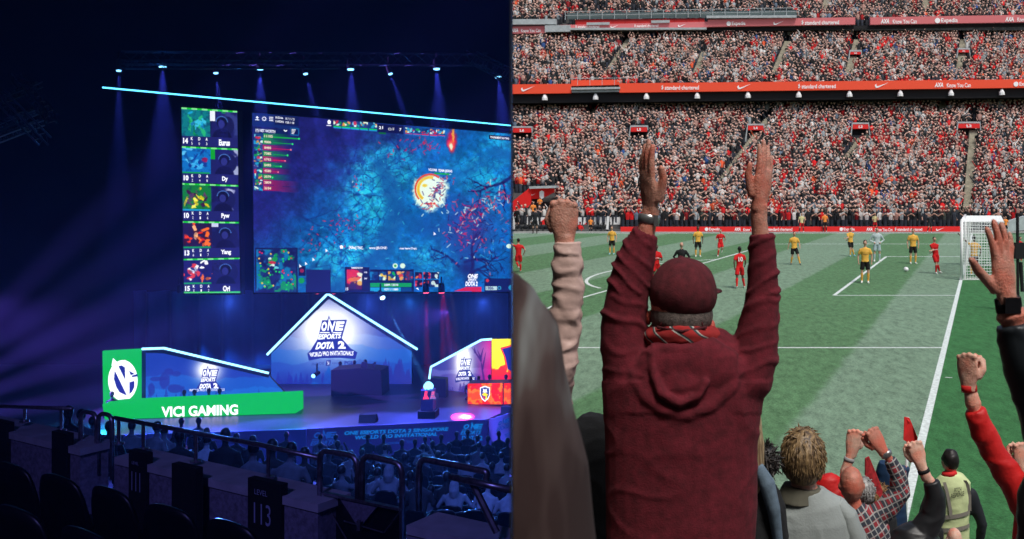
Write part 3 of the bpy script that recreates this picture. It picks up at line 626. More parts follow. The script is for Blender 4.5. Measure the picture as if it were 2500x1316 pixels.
# the team's horned monogram: white ring, navy ground, diagonal stroke and hooked G
t = TX(D1, .05)
ell = lambda cx_, cy_, rx, ry, a0=0, a1=360, k=28: [(cx_+rx*math.cos(R(a0+(a1-a0)*i/k)), cy_+ry*math.sin(R(a0+(a1-a0)*i/k))) for i in range(k+1)]
t.poly(ell(300, 929, 36, 50)[:-1]); t.poly([(272, 894), (276, 874), (288, 886)]); t.poly([(300, 883), (305, 878), (315, 894)])
t.poly([(289, 894), (297, 892), (305, 897), (306, 928)], 1, .1); t.poly([(280, 905), (278, 925), (284, 945), (292, 958), (310, 966), (281, 906)], 1, .1)
t.poly([(315, 905), (329, 913), (319, 916)], 1, .1); t.poly([(316, 933), (328, 930), (328, 945), (322, 957), (316, 962)], 1, .1); t.poly([(322, 917), (335, 913), (337, 919), (322, 921)], 1, .1)
t.build('monogram', [M_wh, M_navy], lb)
D2 = plane(39.9, 250, 41.0, 722)
solid([(250, 987), (720, 965), (721, 1022), (258, 1037)], D2, .9).build('desk_front', GR, lb)
t = TX(D2, .04); t.text('VICI GAMING', [(394, 993), (581, 987), (581, 1012), (394, 1018)], 0.035); t.build('lettering', [M_wh], lb)
# right booth
D3 = plane(46.0, 1050, 44.0, 1248); M_or = emis('booth_orange', (1, 1, 1), HZ, 'Col')
rb = empty('team_booth', onstage(1150, 985), 'team booth with orange and yellow panels beside the partition', 'stage booth')
def ex(img, X, Y):
    blend(img, sstep(1150, 1205, X)*.85, (235, 10, 120)); blend(img, np.exp(-((X-1185)/30)**2-((Y-860)/30)**2)*.3, (240, 200, 240))
    rg = np.random.RandomState(4)
    for a_, b_ in (((1182, 930), (1172, 868)), ((1174, 880), (1152, 848)), ((1174, 876), (1166, 856)), ((1174, 872), (1180, 850)), ((1178, 900), (1186, 860)), ((1160, 860), (1158, 848))):
        d, tt = seg_d(X, Y, a_, b_); blend(img, sstep(3.2*(1-tt)+.8, 1*(1-tt)+.2, d)*.8, (60, 30, 110))
backdrop([(1054, 897), (1172, 834), (1199, 832), (1199, 975), (1054, 975)], D3, (1132, 885), rb, (60, 60, 140), (255, 255, 255), [(0, 900, 4, (110, 110, 190), .6), (0, 915, 4, (70, 60, 150), .6)], [(1054, 1150, 18, 980, 30, 50, (50, 44, 130))], 55, (26, 60), ex)
bar('light_tube', [(1048, 925), (1052, 896), (1175, 830), (1200, 828)], .05, D3, rb)
t = TX(D3, .04); crest(t, 1133, 869, .42, .58); t.build('crest_print', [M_navy, M_wh], rb)
W_, H_ = 48, 90; n1 = fbm(W_, H_, 14, 4, 70); Y = np.linspace(829, 940, H_)[:, None]*np.ones((1, W_)); img = np.zeros((H_, W_, 3)); img[:] = np.array([255, 232, 0])/255
blend(img, sstep(-3, 3, Y-894+(n1-.5)*26), (240, 40, 20)); blend(img, sstep(0, 8, Y-915+(n1-.5)*20)*.8, (210, 20, 60))
quad_grid('side_sign', img, [(1200.5, 828), (1248.3, 827), (1248.3, 940), (1200.5, 942)], D3, M_or, rb)
t = TX(D3, .05); t.poly([(1221, 849), (1248.3, 842), (1248.3, 912), (1236, 905), (1230, 870)], 1); t.poly([(1226, 852), (1248.3, 846), (1248.3, 906), (1240, 902), (1234, 872)], 0, .08)
t.line([(1232, 900), (1238, 888), (1248, 884)], 3, 1); t.line([(1238, 908), (1241, 898), (1248, 894)], 3, 2); t.build('shield_print', [M_navy, emis('print_orange', C(245, 60, 20), HZ), emis('print_yellow', C(255, 220, 30), HZ)], rb)
D4 = plane(42.8, 1142, 42.3, 1248)
W_, H_ = 90, 44; n1 = fbm(W_, H_, 24, 4, 71); img = np.zeros((H_, W_, 3)); img[:] = np.array([238, 30, 14])/255; blend(img, sstep(.5, .53, n1), (250, 110, 10)); blend(img, sstep(.62, .64, n1), (244, 70, 10))
quad_grid('desk_front', img, [(1142, 937), (1227, 935), (1227, 987), (1142, 987)], D4, M_or, rb); quad_grid('desk_front', img[:, :22], [(1230, 936), (1248.3, 935), (1248.3, 986), (1230, 987)], D4, M_or, rb)
solid([(1142, 937), (1248, 935), (1248, 987), (1142, 988)], lambda x: D4(x)+.03, .8).build('desk_body', M_frame, rb)
t = TX(D4, .04); sh = lambda k: [(1184+x*k, 944+y*k) for x, y in [(-12, 2), (0, -2), (12, 2), (12, 20), (8, 30), (0, 37), (-8, 30), (-12, 20)]]
t.poly(sh(1), 1); t.lift = .07; t.poly([(1184+(x-1184)*.84, 960+(y-960)*.84) for x, y in sh(1)], 0); t.lift = .1
t.poly([(1178, 958), (1190, 958), (1188, 953), (1189, 949), (1186, 950), (1184, 952), (1182, 950), (1179, 949), (1180, 953)], 1); t.poly([(1176, 963), (1184, 958), (1192, 964), (1188, 966), (1190, 972), (1184, 976), (1186, 968), (1180, 966)], 2); t.poly([(1178, 968), (1182, 968), (1184, 974), (1182, 974)], 3)
t.build('shield_print', [M_navy, M_wh, MC['print_yellow'], MC['print_orange']], rb)
# plinth with trophy
pl = empty('trophy_plinth', onstage(1046, 1018), 'slim lit plinth on a black base in the red pool of light', 'plinth')
Dp = onstage(1046, 1018).y
b = MB(); c0 = onstage(1046, 1018); b.box((c0.x, Dp, ZS+.15), (.72, .72, .3)); b.build('base', M_black, pl)
h = P(0, 950, Dp).z-ZS; b = MB(); b.box((c0.x, Dp, ZS+.3+(h-.3)/2), (.5, .5, h-.302)); b.build('column', mat('plinth_blue', (.06, .07, .25), .5, emit=C(30, 30, 110), estr=.4), pl)
t = TX(flatD(Dp-.25), .02); crest(t, 1056, 953, .13, .2); crest(t, 1039, 953, .11, .2, mi=(1, 1)); t.build('crest_print', [M_ledcy, emis('print_pink', C(255, 60, 110), HZ)], pl)
b = MB()
for k in range(5):
    an = k*1.2566; b.ball((c0.x+.13*math.cos(an), Dp+.13*math.sin(an), ZS+h+.12), (.09, .09, .13), 8)
b.ball((c0.x, Dp, ZS+h+.2), (.16, .16, .12), 10); o = fuse(b, .03, 1); o = put(o, 'trophy', [emis('trophy_shine', C(150, 240, 255), 2.2)], None, (c0.x, Dp, ZS+h)); tag(o, 'glowing cyan trophy standing on the slim stage plinth', 'trophy')
# floor monitors and dark set pieces
for (x0, y0, x1, y1, lab) in ((875, 1014, 915, 1033, 'black wedge speaker at the stage edge in front of the casters desk'), (1222, 994, 1247, 1012, 'black wedge speaker at the stage edge beside the partition')):
    Dd = onstage((x0+x1)/2, y1).y; mb = MB(); w2 = (x1-x0)/F*Dd; hh = (y1-y0)/F*Dd; cx_ = P((x0+x1)/2, 0, Dd).x
    v = [(-w2/2, 0, 0), (w2/2, 0, 0), (w2/2, .5, 0), (-w2/2, .5, 0), (-w2/2, .1, hh), (w2/2, .1, hh), (w2/2, .3, hh), (-w2/2, .3, hh)]
    mb.add([Vector(q)+Vector((cx_, Dd, ZS)) for q in v], [(0, 3, 2, 1), (4, 5, 6, 7), (0, 1, 5, 4), (1, 2, 6, 5), (2, 3, 7, 6), (3, 0, 4, 7)])
    o = mb.build('stage_monitor', M_black, None, off=Vector((cx_, Dd, ZS))); tag(o, lab, 'speaker')
o = solid([(1052, 923), (1088, 926), (1088, 975), (1100, 992), (1092, 994), (1074, 985), (1070, 960), (1052, 955)], flatD(44), .5).build('set_block', M_frame, None, off=P(1075, 990, 44)); tag(o, 'dark curved set piece standing behind the trophy plinth', 'set piece')

# ---------------------------------------------------------------- rig above
M_alu = mat('truss_alloy', (0.05, 0.06, 0.09), 0.35, metal=0.8)
def truss(name, p0, p1, s, label):
    d = (p1-p0); L_ = d.length; d.normalize(); sd_ = d.cross(Vector((0, 0, 1))).normalized(); up = sd_.cross(d)
    b = MB(); cs = [sd_*s*i+up*s*j for i, j in ((.5, .5), (-.5, .5), (-.5, -.5), (.5, -.5))]
    for c_ in cs: b.tube([p0+c_, p1+c_], .028, 5)
    k = int(L_/s)
    for i in range(k):
        a_, c2 = p0+d*(L_*i/k), p0+d*(L_*(i+1)/k)
        for j in range(4): b.tube([a_+cs[j], c2+cs[(j+1) % 4 if i % 2 else j-1]], .014, 4)
    o = b.build(name, M_alu, None, off=p0); tag(o, label, 'truss'); return o
truss('lighting_truss', P(300, 142, 38), P(1190, 146, 42), .5, 'long horizontal lighting truss above the light bar')
truss('lighting_truss', P(300, 158, 36), P(830, 157, 37.2), .3, 'thin second truss hung just under the long one on its left half')
truss('lighting_truss', P(1150, 138, 40), P(1246, 186, 37), .45, 'short slanting truss beside the partition at the top right of the arena')
truss('roof_truss', P(-60, 268, 26), P(96, 206, 30), .16, 'upper of the dim roof trusses at the far left')
truss('roof_truss', P(-60, 330, 26), P(96, 268, 30), .16, 'middle of the dim roof trusses at the far left')
truss('roof_truss', P(-20, 345, 26), P(100, 300, 30), .16, 'lowest of the dim roof trusses at the far left')
truss('roof_truss', P(-10, 225, 25), P(110, 345, 27), .25, 'dim roof truss crossing the others at the far left')
truss('roof_truss', P(40, 190, 30), P(130, 290, 27), .25, 'dim crossing roof truss nearest the dark wall opening')
def fixture(px, py, D, tx, ty, TD, lab, watts, ang, col, glow, r=.16):
    p = P(px, py, D); tgt = (P(tx, ty, TD)-p).normalized(); root = empty('spotlight', p, lab, 'spotlight', 'stage spotlights on the rig')
    b = MB(); b.tube([p-tgt*.45, p-tgt*.4, p-tgt*.1, p], [.08, r*.9, r, r*1.05], 12); b.build('housing', M_black, root, True)
    b = MB(); b.tube([p+tgt*.002, p+tgt*.03], [r*.92, r*.8], 14); b.build('lens', emis('lens_%s' % glow[0], glow[1], glow[2]), root)
    b = MB(); b.box(p-tgt*.3+Vector((0, 0, .25)), (.06, .05, .4)); b.build('yoke', M_black, root)
    q = p+tgt*.06; l = bpy.data.lights.new('spot_beam', 'SPOT'); o = bpy.data.objects.new('spot_beam', l); COL.objects.link(o); o.parent = root
    l.energy = watts*KF; l.spot_size = R(ang); l.spot_blend = .5; l.color = col; l.shadow_soft_size = .04
    o.location = q-p; o.rotation_euler = tgt.to_track_quat('-Z', 'Y').to_euler(); return root
GB = ('blue', C(120, 200, 255), 4.0); GR_ = ('red', C(255, 90, 120), 4.0)
up = [(290, 172, 290, 330, 0), (397, 163, 400, 330, 1), (527, 178, 548, 330, 0), (635, 168, 640, 330, 1), (746, 180, 800, 330, 0), (856, 169, 870, 330, 1), (953, 180, 1030, 330, 0), (1066, 168, 1080, 330, 1), (1216, 188, 1245, 330, 1)]
nth = ['leftmost', 'second', 'third', 'fourth', 'fifth', 'sixth', 'seventh', 'eighth', 'rightmost']
for i, (x, y, tx, ty, big) in enumerate(up):
    Dd = 38+4*(x-300)/900.
    fixture(x, y, Dd, tx, ty+(100 if big else 60), Dd-.6, '%s blue spotlight of the row above the light bar' % nth[i], 200000 if big else 220000, 24 if big else 12, (.10, .13, 1), GB, .15 if big else .1)
fixture(934, 727, 44, 1046, 945, onstage(1046, 1018).y, 'white spotlight whose narrow beam falls on the trophy', 2400000, 3.2, (.15, .6, 1), ('white', C(200, 245, 255), 6), .12)
for x, nm in ((1040, 'left'), (1078, 'right')):
    fixture(x, 714, 46, x+2, 800, 46, '%s one of the two red spotlights hanging under the big screen' % nm, 1200000, 7, RED, GR_, .16)
for x, nm in ((775, 'left'), (815, 'right')): fixture(x, 716, 48, x, 800, 48, '%s small red lamp just above the apex of the gabled backdrop' % nm, 2500, 20, RED, GR_, .1)
fixture(437, 711, 44, 437, 900, 48, 'small blue spotlight under the player panels', 60000, 14, CYAN, GB, .1)
fixture(765, 918, 43, 700, 960, 41, 'small blue floor light left of the casters desk', 6000, 30, CYAN, GB, .1)
# washes on the curtain, floor pools and audience
for x, ww in ((365, 30000), (480, 26000), (560, 26000), (650, 40000), (745, 30000), (880, 30000), (960, 22000), (1110, 12000)):
    spot(x, 716, 50.2, x+6, 900, 52.0, ww*.35, 34, (.02, .25, 1), 1.0)
spot(1080, 700, 45, 1128, 1011, 40.5, 600000, 8, RED, .3); spot(1100, 690, 44.5, 1135, 1010, 40.5, 260000, 5, (1, .55, .6), .3)
for x, y, ww in ((600, 1075, 260), (245, 1010, 260), (392, 1045, 90), (720, 1000, 90)):
    l = bpy.data.lights.new('floor_light', 'POINT'); o = bpy.data.objects.new('floor_light', l); COL.objects.link(o); l.energy = ww; l.color = (.03, .55, 1); l.shadow_soft_size = .15; o.location = P(x, y, 38.6)
# stage wash towards the seats, hung just under the big screen
for x, y, D_, tx, ty, TD, ww, an in ((560, 735, 43, 300, 1150, 12, 22000, 50), (900, 735, 45, 900, 1250, 18, 22000, 50), (1180, 735, 45, 1150, 1250, 22, 26000, 46)): spot(x, y, D_, tx, ty, TD, ww*2.2, an, (.07, .22, 1), .6)
spot(1000, 735, 44, 1050, 1150, 20, 40000, 46, (.03, .32, 1), .8)
# violet side light reaching across the haze from beyond the left edge
for tx, ty, ww in ((120, 640, .7), (230, 540, .3), (330, 600, .8), (420, 680, 1.4), (430, 800, 1.4), (440, 930, 1.6)): spot(-330, 1060, 36, tx, ty, 38, 900000*ww, 9, (.30, .17, 1), 1.0)
spot(-200, 700, 40, 600, 990, 42, 240000, 40, (.30, .15, 1), 1.0); spot(1100, 760, 46, 300, 960, 30, 80000, 44, (.30, .12, 1), 1.0)  # added broad fills that tint the lower haze violet, one from the right

l = bpy.data.lights.new('parapet_fill', 'SPOT'); o = bpy.data.objects.new('parapet_fill', l); COL.objects.link(o); l.energy = 420; l.color = (.27, .25, 1); l.shadow_soft_size = .4; l.spot_size = R(70); l.spot_blend = 1; o.location = (-3.0, .2, 6.6); o.rotation_euler = (P(560, 1160, 6.3)-o.location).to_track_quat('-Z', 'Y').to_euler()  # unseen fill spot added to lift the near parapet faces
for x in (320, 580, 850, 1070, 1215):
    l = bpy.data.lights.new('bar_glow', 'POINT'); o = bpy.data.objects.new('bar_glow', l); COL.objects.link(o); l.energy = 26; l.color = (.04, .25, 1); l.shadow_soft_size = .1; o.location = P(x, 213.5+93*(x-250)/997, float(Dled(x))-.25)  # added point lamps that raise blue halos in the haze round the bar

spot2 = bpy.data.lights.new('audience_fill', 'SPOT'); o = bpy.data.objects.new('audience_fill', spot2); COL.objects.link(o); spot2.energy = 10000; spot2.spot_size = R(46); spot2.spot_blend = 1; spot2.color = (.10, .20, 1); spot2.shadow_soft_size = .3  # unseen overhead fill added to brighten the spectators' backs
o.location = (-2.6, 9, 12.5); o.rotation_euler = (P(1080, 1160, 23)-o.location).to_track_quat('-Z', 'Y').to_euler()
# ---------------------------------------------------------------- parapet, rails, seats, people of the arena
Q0, Q1 = P(0, 1014, 7.92), P(1248, 1290, 5.33)
pd = Vector((Q1.x-Q0.x, Q1.y-Q0.y, 0)).normalized(); pn = Vector((-pd.y, pd.x, 0))   # along the parapet, and towards the stage
if pn.y < 0: pn = -pn
def par(px, s=0.0):                          # plan point of the line parallel to the parapet, s nearer to the camera, seen at photo x
    k = (px-CX)/F; A_ = Q0-pn*s               # x = k*y ; A + t*pd
    t_ = (k*A_.y-A_.x)/(pd.x-k*pd.y); return A_+pd*t_
def at(px, py, s=0.0):
    q = par(px, s); return Vector((q.x, q.y, H-(py-CY)/F*q.y))
M_conc = mat('parapet_concrete', (0.20, 0.19, 0.27), 0.9, nscale=30, nvar=0.35, bump=.4, bscale=80)
M_cap = mat('parapet_cap', (0.42, 0.42, 0.5), 0.55, nscale=6, nvar=.2)
M_seat = mat('seat_plastic', (0.004, 0.004, 0.006), 0.36, spec=.3)
M_rail = mat('rail_steel', (0.34, 0.33, 0.4), 0.33, metal=.85, nscale=30, nvar=.35)
pr = empty('parapet', Vector((Q0.x, Q0.y, 1.0)), 'low concrete parapet running along the dark seating block', 'parapet')
ZT = 2.1
for x0, x1 in ((-150, 195), (279, 776), (992, 1249)):
    a_, c_ = par(x0, .22), par(x1, .22)
    def slab(s0, s1, z0, z1, nm, m):
        pts = [par(x0, s1), par(x1, s1), par(x1, s1)+pn*(s1-s0), par(x0, s1)+pn*(s1-s0)]
        if x1 > 1240: 
            pts[1] = par(1246, s1); pts[2] = par(1246, s0)
        b = MB(); b.add([(q.x, q.y, z0) for q in pts]+[(q.x, q.y, z1) for q in pts], [(3, 2, 1, 0), (4, 5, 6, 7), (0, 1, 5, 4), (1, 2, 6, 5), (2, 3, 7, 6), (3, 0, 4, 7)]); b.build(nm, m, pr)
    slab(0, .25, ZT-.05, ZT, 'cap', M_cap); slab(0.03, .235, .8, ZT-.052, 'wall', M_conc)
def sgn(x0, x1, y0, y1, s, text=None, lab=''):
    a_, c_ = at(x0, y0, s), at(x1, y0, s); zt = a_.z; b = MB(); pts = [a_, c_, c_+pn*.05, a_+pn*.05]
    root = empty('section_sign', Vector((a_.x, a_.y, zt-.6)), lab, 'sign', 'black section boards on the parapet')
    b.add([(q.x, q.y, zt-.62) for q in pts]+[(q.x, q.y, zt) for q in pts], [(3, 2, 1, 0), (4, 5, 6, 7), (0, 1, 5, 4), (1, 2, 6, 5), (2, 3, 7, 6), (3, 0, 4, 7)]); b.build('board', M_black, root)
    if text:
        v, f = text_verts(text, .0); w_ = (c_-a_).length; v = v-v.min(0); v = v/v[:, 0].max()*w_*.5; sc = .13/v[:, 1].max()
        b = MB(); b.add([a_+pd*(q[0]+w_*.2)-pn*.004+Vector((0, 0, -.27+q[1]*sc)) for q in v], f)
        v2, f2_ = text_verts('LEVEL', 0); v2 = v2-v2.min(0); v2 = v2/v2[:, 0].max()*w_*.38
        b.add([a_+pd*(q[0]+w_*.22)-pn*.004+Vector((0, 0, -.09+q[1])) for q in v2], f2_); b.build('numerals', mat('sign_paint', (.35, .38, .6), .6), root)
sgn(605, 686, 1166, 1290, .26, '113', 'black board numbered 113 standing between two light wall panels, beneath the long handrail')
sgn(314, 356, 1098, 1190, .26, '111', 'smaller numbered black board just right of the small gate')
sgn(419, 478, 1131, 1230, .36, None, 'blank black box on the parapet between the two numbered boards'); sgn(126, 163, 1052, 1140, .26, None, 'blank black board on the parapet left of the small gate'); sgn(-40, 18, 1020, 1140, .26, None, 'blank black board on the parapet at the left edge')
def rail(pts, r, lab, s=.1, sub=(), seg=True):
    pp = [at(x, y, s) for x, y in pts]; out = [pp[0]]
    for i in range(1, len(pp)-1):
        a_, c_ = (pp[i-1]-pp[i]), (pp[i+1]-pp[i]); k = min(.07, a_.length*.4, c_.length*.4)
        p0, p1 = pp[i]+a_.normalized()*k, pp[i]+c_.normalized()*k
        for j in range(5): t_ = j/4; out.append(p0*(1-t_)**2+pp[i]*2*t_*(1-t_)+p1*t_**2)
    out.append(pp[-1]); root = empty('guard_rail', Vector((pp[0].x, pp[0].y, 1.2)), lab, 'railing')
    r *= .72; b = MB(); b.tube(out, r, 10); b.build('rail_tube', M_rail, root, True)
    for (x, y0, y1) in sub:
        b = MB(); q = at(x, y0, s); q2 = Vector((q.x, q.y, at(x, y1, s).z)); b.tube([q, q2], r*.8, 8); b.tube([q2, q2+Vector((0, 0, .012))], r*2.4, 10); b.build('post', M_rail, root)
    return root
rail([(279, 1020), (640, 1087), (778, 1118)], .022, 'long round handrail above the parapet behind board 113', .1, ((290, 1022, 1084), (350, 1036, 1098), (478, 1060, 1128), (655, 1092, 1168)))
rail([(-60, 990), (176, 998)], .02, 'dark handrail at the far left above the parapet', .1, ((60, 995, 1030), (150, 997, 1052)))
g1 = rail([(197, 1160), (197, 1003), (236, 1010), (236, 1160)], .022, 'left hoop of the small dark gate in the parapet')
g2 = rail([(240, 1160), (240, 1008), (274, 1014), (274, 1170)], .022, 'right hoop of the small dark gate in the parapet')
rail([(781, 1400), (781, 1098), (873, 1115), (873, 1222)], .024, 'left hoop of the large steel gate', .12)
rail([(884, 1222), (884, 1110), (982, 1132), (982, 1400)], .024, 'right hoop of the large steel gate', .12)
rail([(1022, 1246), (1022, 1118), (1190, 1152), (1186, 1176)], .026, 'bent handrail starting on the parapet right of the gate', .05)
rail([(1101, 1164), (1247, 1196)], .026, 'lower handrail end running up to the partition', .25)
b = MB(); b.tube([at(1150, 1172, .2), at(1213, 1300, .2)], .02, 8); o = b.build('brace_post', M_rail, None, off=at(1213, 1300, .2)); tag(o, 'slanting brace under the lower handrail by the partition', 'brace')
# gate panel with its folded triangle
gp = empty('gate_panel', at(880, 1316, .12), 'dark steel gate panel with a folded triangular plate', 'gate')
def pl4(pts, s, m, nm, th=.012):
    v = [at(x, y, s) for x, y in pts]; n_ = len(v); v2 = [q+pn*th for q in v]; b = MB()
    b.add(v+v2, [tuple(range(n_)), tuple(range(2*n_-1, n_-1, -1))]+[(i, i+n_, (i+1) % n_+n_, (i+1) % n_) for i in range(n_)]); return b.build(nm, m, gp)
M_gp = mat('gate_steel_dark', (.02, .02, .025), .4, metal=.6); M_gl = mat('gate_plate', (.16, .15, .22), .6, nscale=60, nvar=.3)
pl4([(786, 1206), (978, 1248), (978, 1400), (786, 1400)], .10, M_gp, 'sheet'); pl4([(826, 1212), (924, 1232), (876, 1290)], .125, M_gl, 'triangle_plate'); pl4([(786, 1202), (978, 1243), (978, 1249), (786, 1208)], .14, M_rail, 'top_edge', .03)
for q in ([(782, 1208), (846, 1316)], [(975, 1250), (938, 1300)], [(840, 1272), (935, 1300)]): b = MB(); b.tube([at(*q[0], .135), at(*q[1], .135)], .004, 5); b.build('edge_wire', M_rail, gp)
b = MB(); b.box(at(876, 1282, .16), (.02, .02, .06)); b.build('latch', M_rail, gp)

# near dark seats
def seat_mesh():
    b = MB(); W2 = .24; pts = []
    nx, nz = 14, 8
    for side in (0, 1):
        for j in range(nz+1):
            v_ = j/nz
            for i in range(nx+1):
                u_ = i/nx*2-1; half = W2*(1-.10*v_**4); top = .50-.05*u_**2-.07*u_**8
                x = half*u_; z = .05+(top-.05)*v_; y = .05*(1-u_**2)*.8+.10*v_*1.0-.03*v_**2
                pts.append((x, -y+(.028 if side else 0)*(1-.35*v_), z))
    b.v = pts; k = (nx+1)*(nz+1); f = []
    for j in range(nz):
        for i in range(nx):
            a_ = j*(nx+1)+i; f.append((a_, a_+1, a_+nx+2, a_+nx+1)); f.append((k+a_, k+a_+nx+1, k+a_+nx+2, k+a_+1))
    for i in range(nx): a_ = nz*(nx+1)+i; f.append((a_, a_+1, k+a_+1, k+a_)); f.append((i+1, i, k+i, k+i+1))
    for j in range(nz): a_ = j*(nx+1); f.append((a_, a_+nx+1, k+a_+nx+1, k+a_)); a_ += nx; f.append((a_+nx+1, a_, k+a_, k+a_+nx+1))
    b.f = f; b.m = [0]*len(f); back = b.mesh('seat_back', True)
    b = MB(); b.box((0, .2, 0), (.44, .42, .06)); pan = b.mesh('seat_pan'); b = MB(); b.box((-.25, .1, -.2), (.04, .3, .5)); b.box((.25, .1, -.2), (.04, .3, .5)); frm = b.mesh('seat_frame')
    return back, pan, frm
SB, SPAN, SF = seat_mesh()
for m_ in (SB, SPAN, SF): m_.materials.append(M_seat)
yaw = math.atan2(pd.y, pd.x)
def seat(p, rz, lab, grp):
    r = empty('arena_seat', p, lab, 'seat', grp); r.rotation_euler = (0, 0, rz)
    for nm, m_ in (('backrest', SB), ('seat_pan', SPAN), ('frame', SF)):
        o = bpy.data.objects.new(nm, m_); COL.objects.link(o); o.parent = r
rg = random.Random(3)
for row, (s, px, py, x0, x1, lab) in enumerate(((.95, 218, 1157, 60, 800, 'black plastic arena seat in the row nearest the parapet'), (1.85, 20, 1205, -60, 560, 'black plastic arena seat in the second row back from the parapet'), (2.75, 0, 1262, -200, 420, 'black plastic arena seat in the nearest row at the bottom left'))):
    zt = at(px, py, s).z-.5; q = par(x0, s); qe = par(x1, s); L_ = (qe-q).length; k = int(L_/.52)
    for i in range(k): seat(q+pd*(.52*i)+Vector((0, 0, zt-q.z+rg.uniform(-.012, .012))), yaw+rg.uniform(-.05, .05), lab+', %s from left' % nth[min(i, 7)], 'black seats in the near rows of the arena')
b = MB()
for i, s in enumerate((.25, 1.2, 2.1, 3.0, 3.9)):
    z1 = .95+.25*i; a_, c_ = par(-200, s), par(1240, s); b.add([(a_.x-3, a_.y+1.6, z1), (c_.x, c_.y, z1), (c_.x-pn.x*1, c_.y-pn.y*1, z1), (a_.x-3-pn.x, a_.y+1.6-pn.y, z1)], [(0, 1, 2, 3)])
struct('seating_steps', b, M_floor)

# ---- seated spectators seen from behind
M_shirt = mat('spectator_shirt', (1, 1, 1), .85, obcol=True, nscale=8, nvar=.2)
M_skin = mat('skin', (.42, .25, .17), .55, nscale=12, nvar=.12); M_hairb = mat('hair_black', (.008, .007, .007), .5)
def seated(var):
    b = MB(); lean = [.05, .16, -.04, .1][var]; rg = random.Random(var)
    sh = Vector((0, lean, .62)); b.tube([Vector((0, 0, .0)), Vector((0, 0, .2)), Vector((0, lean*.6, .42)), sh+Vector((0, 0, -.03)), sh+Vector((0, 0, .04))], [(.17, .12), (.16, .12), (.19, .12), (.2, .1), (.08, .07)], 14, 0)
    hx = [.0, .03, -.04, 0][var]
    b.tube([sh+Vector((0, .02, 0)), sh+Vector((hx, .03, .12))], .055, 8, 1)
    hc = sh+Vector((hx, .04, .23)); b.ball(hc, (.076, .095, .115), 12, 1)
    for s in (-1, 1):
        a0 = sh+Vector((s*.19, 0, -.04)); el = Vector((s*(.27+.03*var), lean*.7+.05, .33)); ha = Vector((s*.16, lean+.28, .24))
        if var == 2 and s == 1: el = Vector((.3, .1, .5)); ha = Vector((.12, .12, .86))
        b.tube([a0, (a0+el)/2, el], [.062, .055, .047], 8, 0); b.tube([el, (el+ha)/2, ha], [.046, .04, .03], 8, 0 if var != 1 else 1); b.ball(ha, .042, 6, 1)
        b.tube([Vector((s*.1, .02, .03)), Vector((s*.13, .42, .06)), Vector((s*.13, .46, -.38))], [.085, .07, .05], 8, 0)
    if var == 3: b.tube([sh+Vector((0, -.04, -.02)), sh+Vector((0, -.07, .08)), sh+Vector((0, -.02, .2)), sh+Vector((0, .03, .33))], [.11, .11, .105, .04], 12, 0)
    body = fuse(b, .022, 2)
    h = MB(); 
    if var != 3: h.ball(hc+Vector((0, -.012, .025)), (.088, .1, .108), 12); h = fuse(h, .02, 1)
    else: h = None
    return body, h
SV = [seated(v) for v in range(4)]
for bm_, h in SV:
    bm_.materials.clear(); bm_.materials.append(M_shirt); bm_.materials.append(M_skin)
    if h: h.materials.clear(); h.materials.append(M_hairb)
def zfloor(D): return float(np.interp(D, [15, 21, 28, 38], [-1.35, -3.65, -5.1, -7.3]))
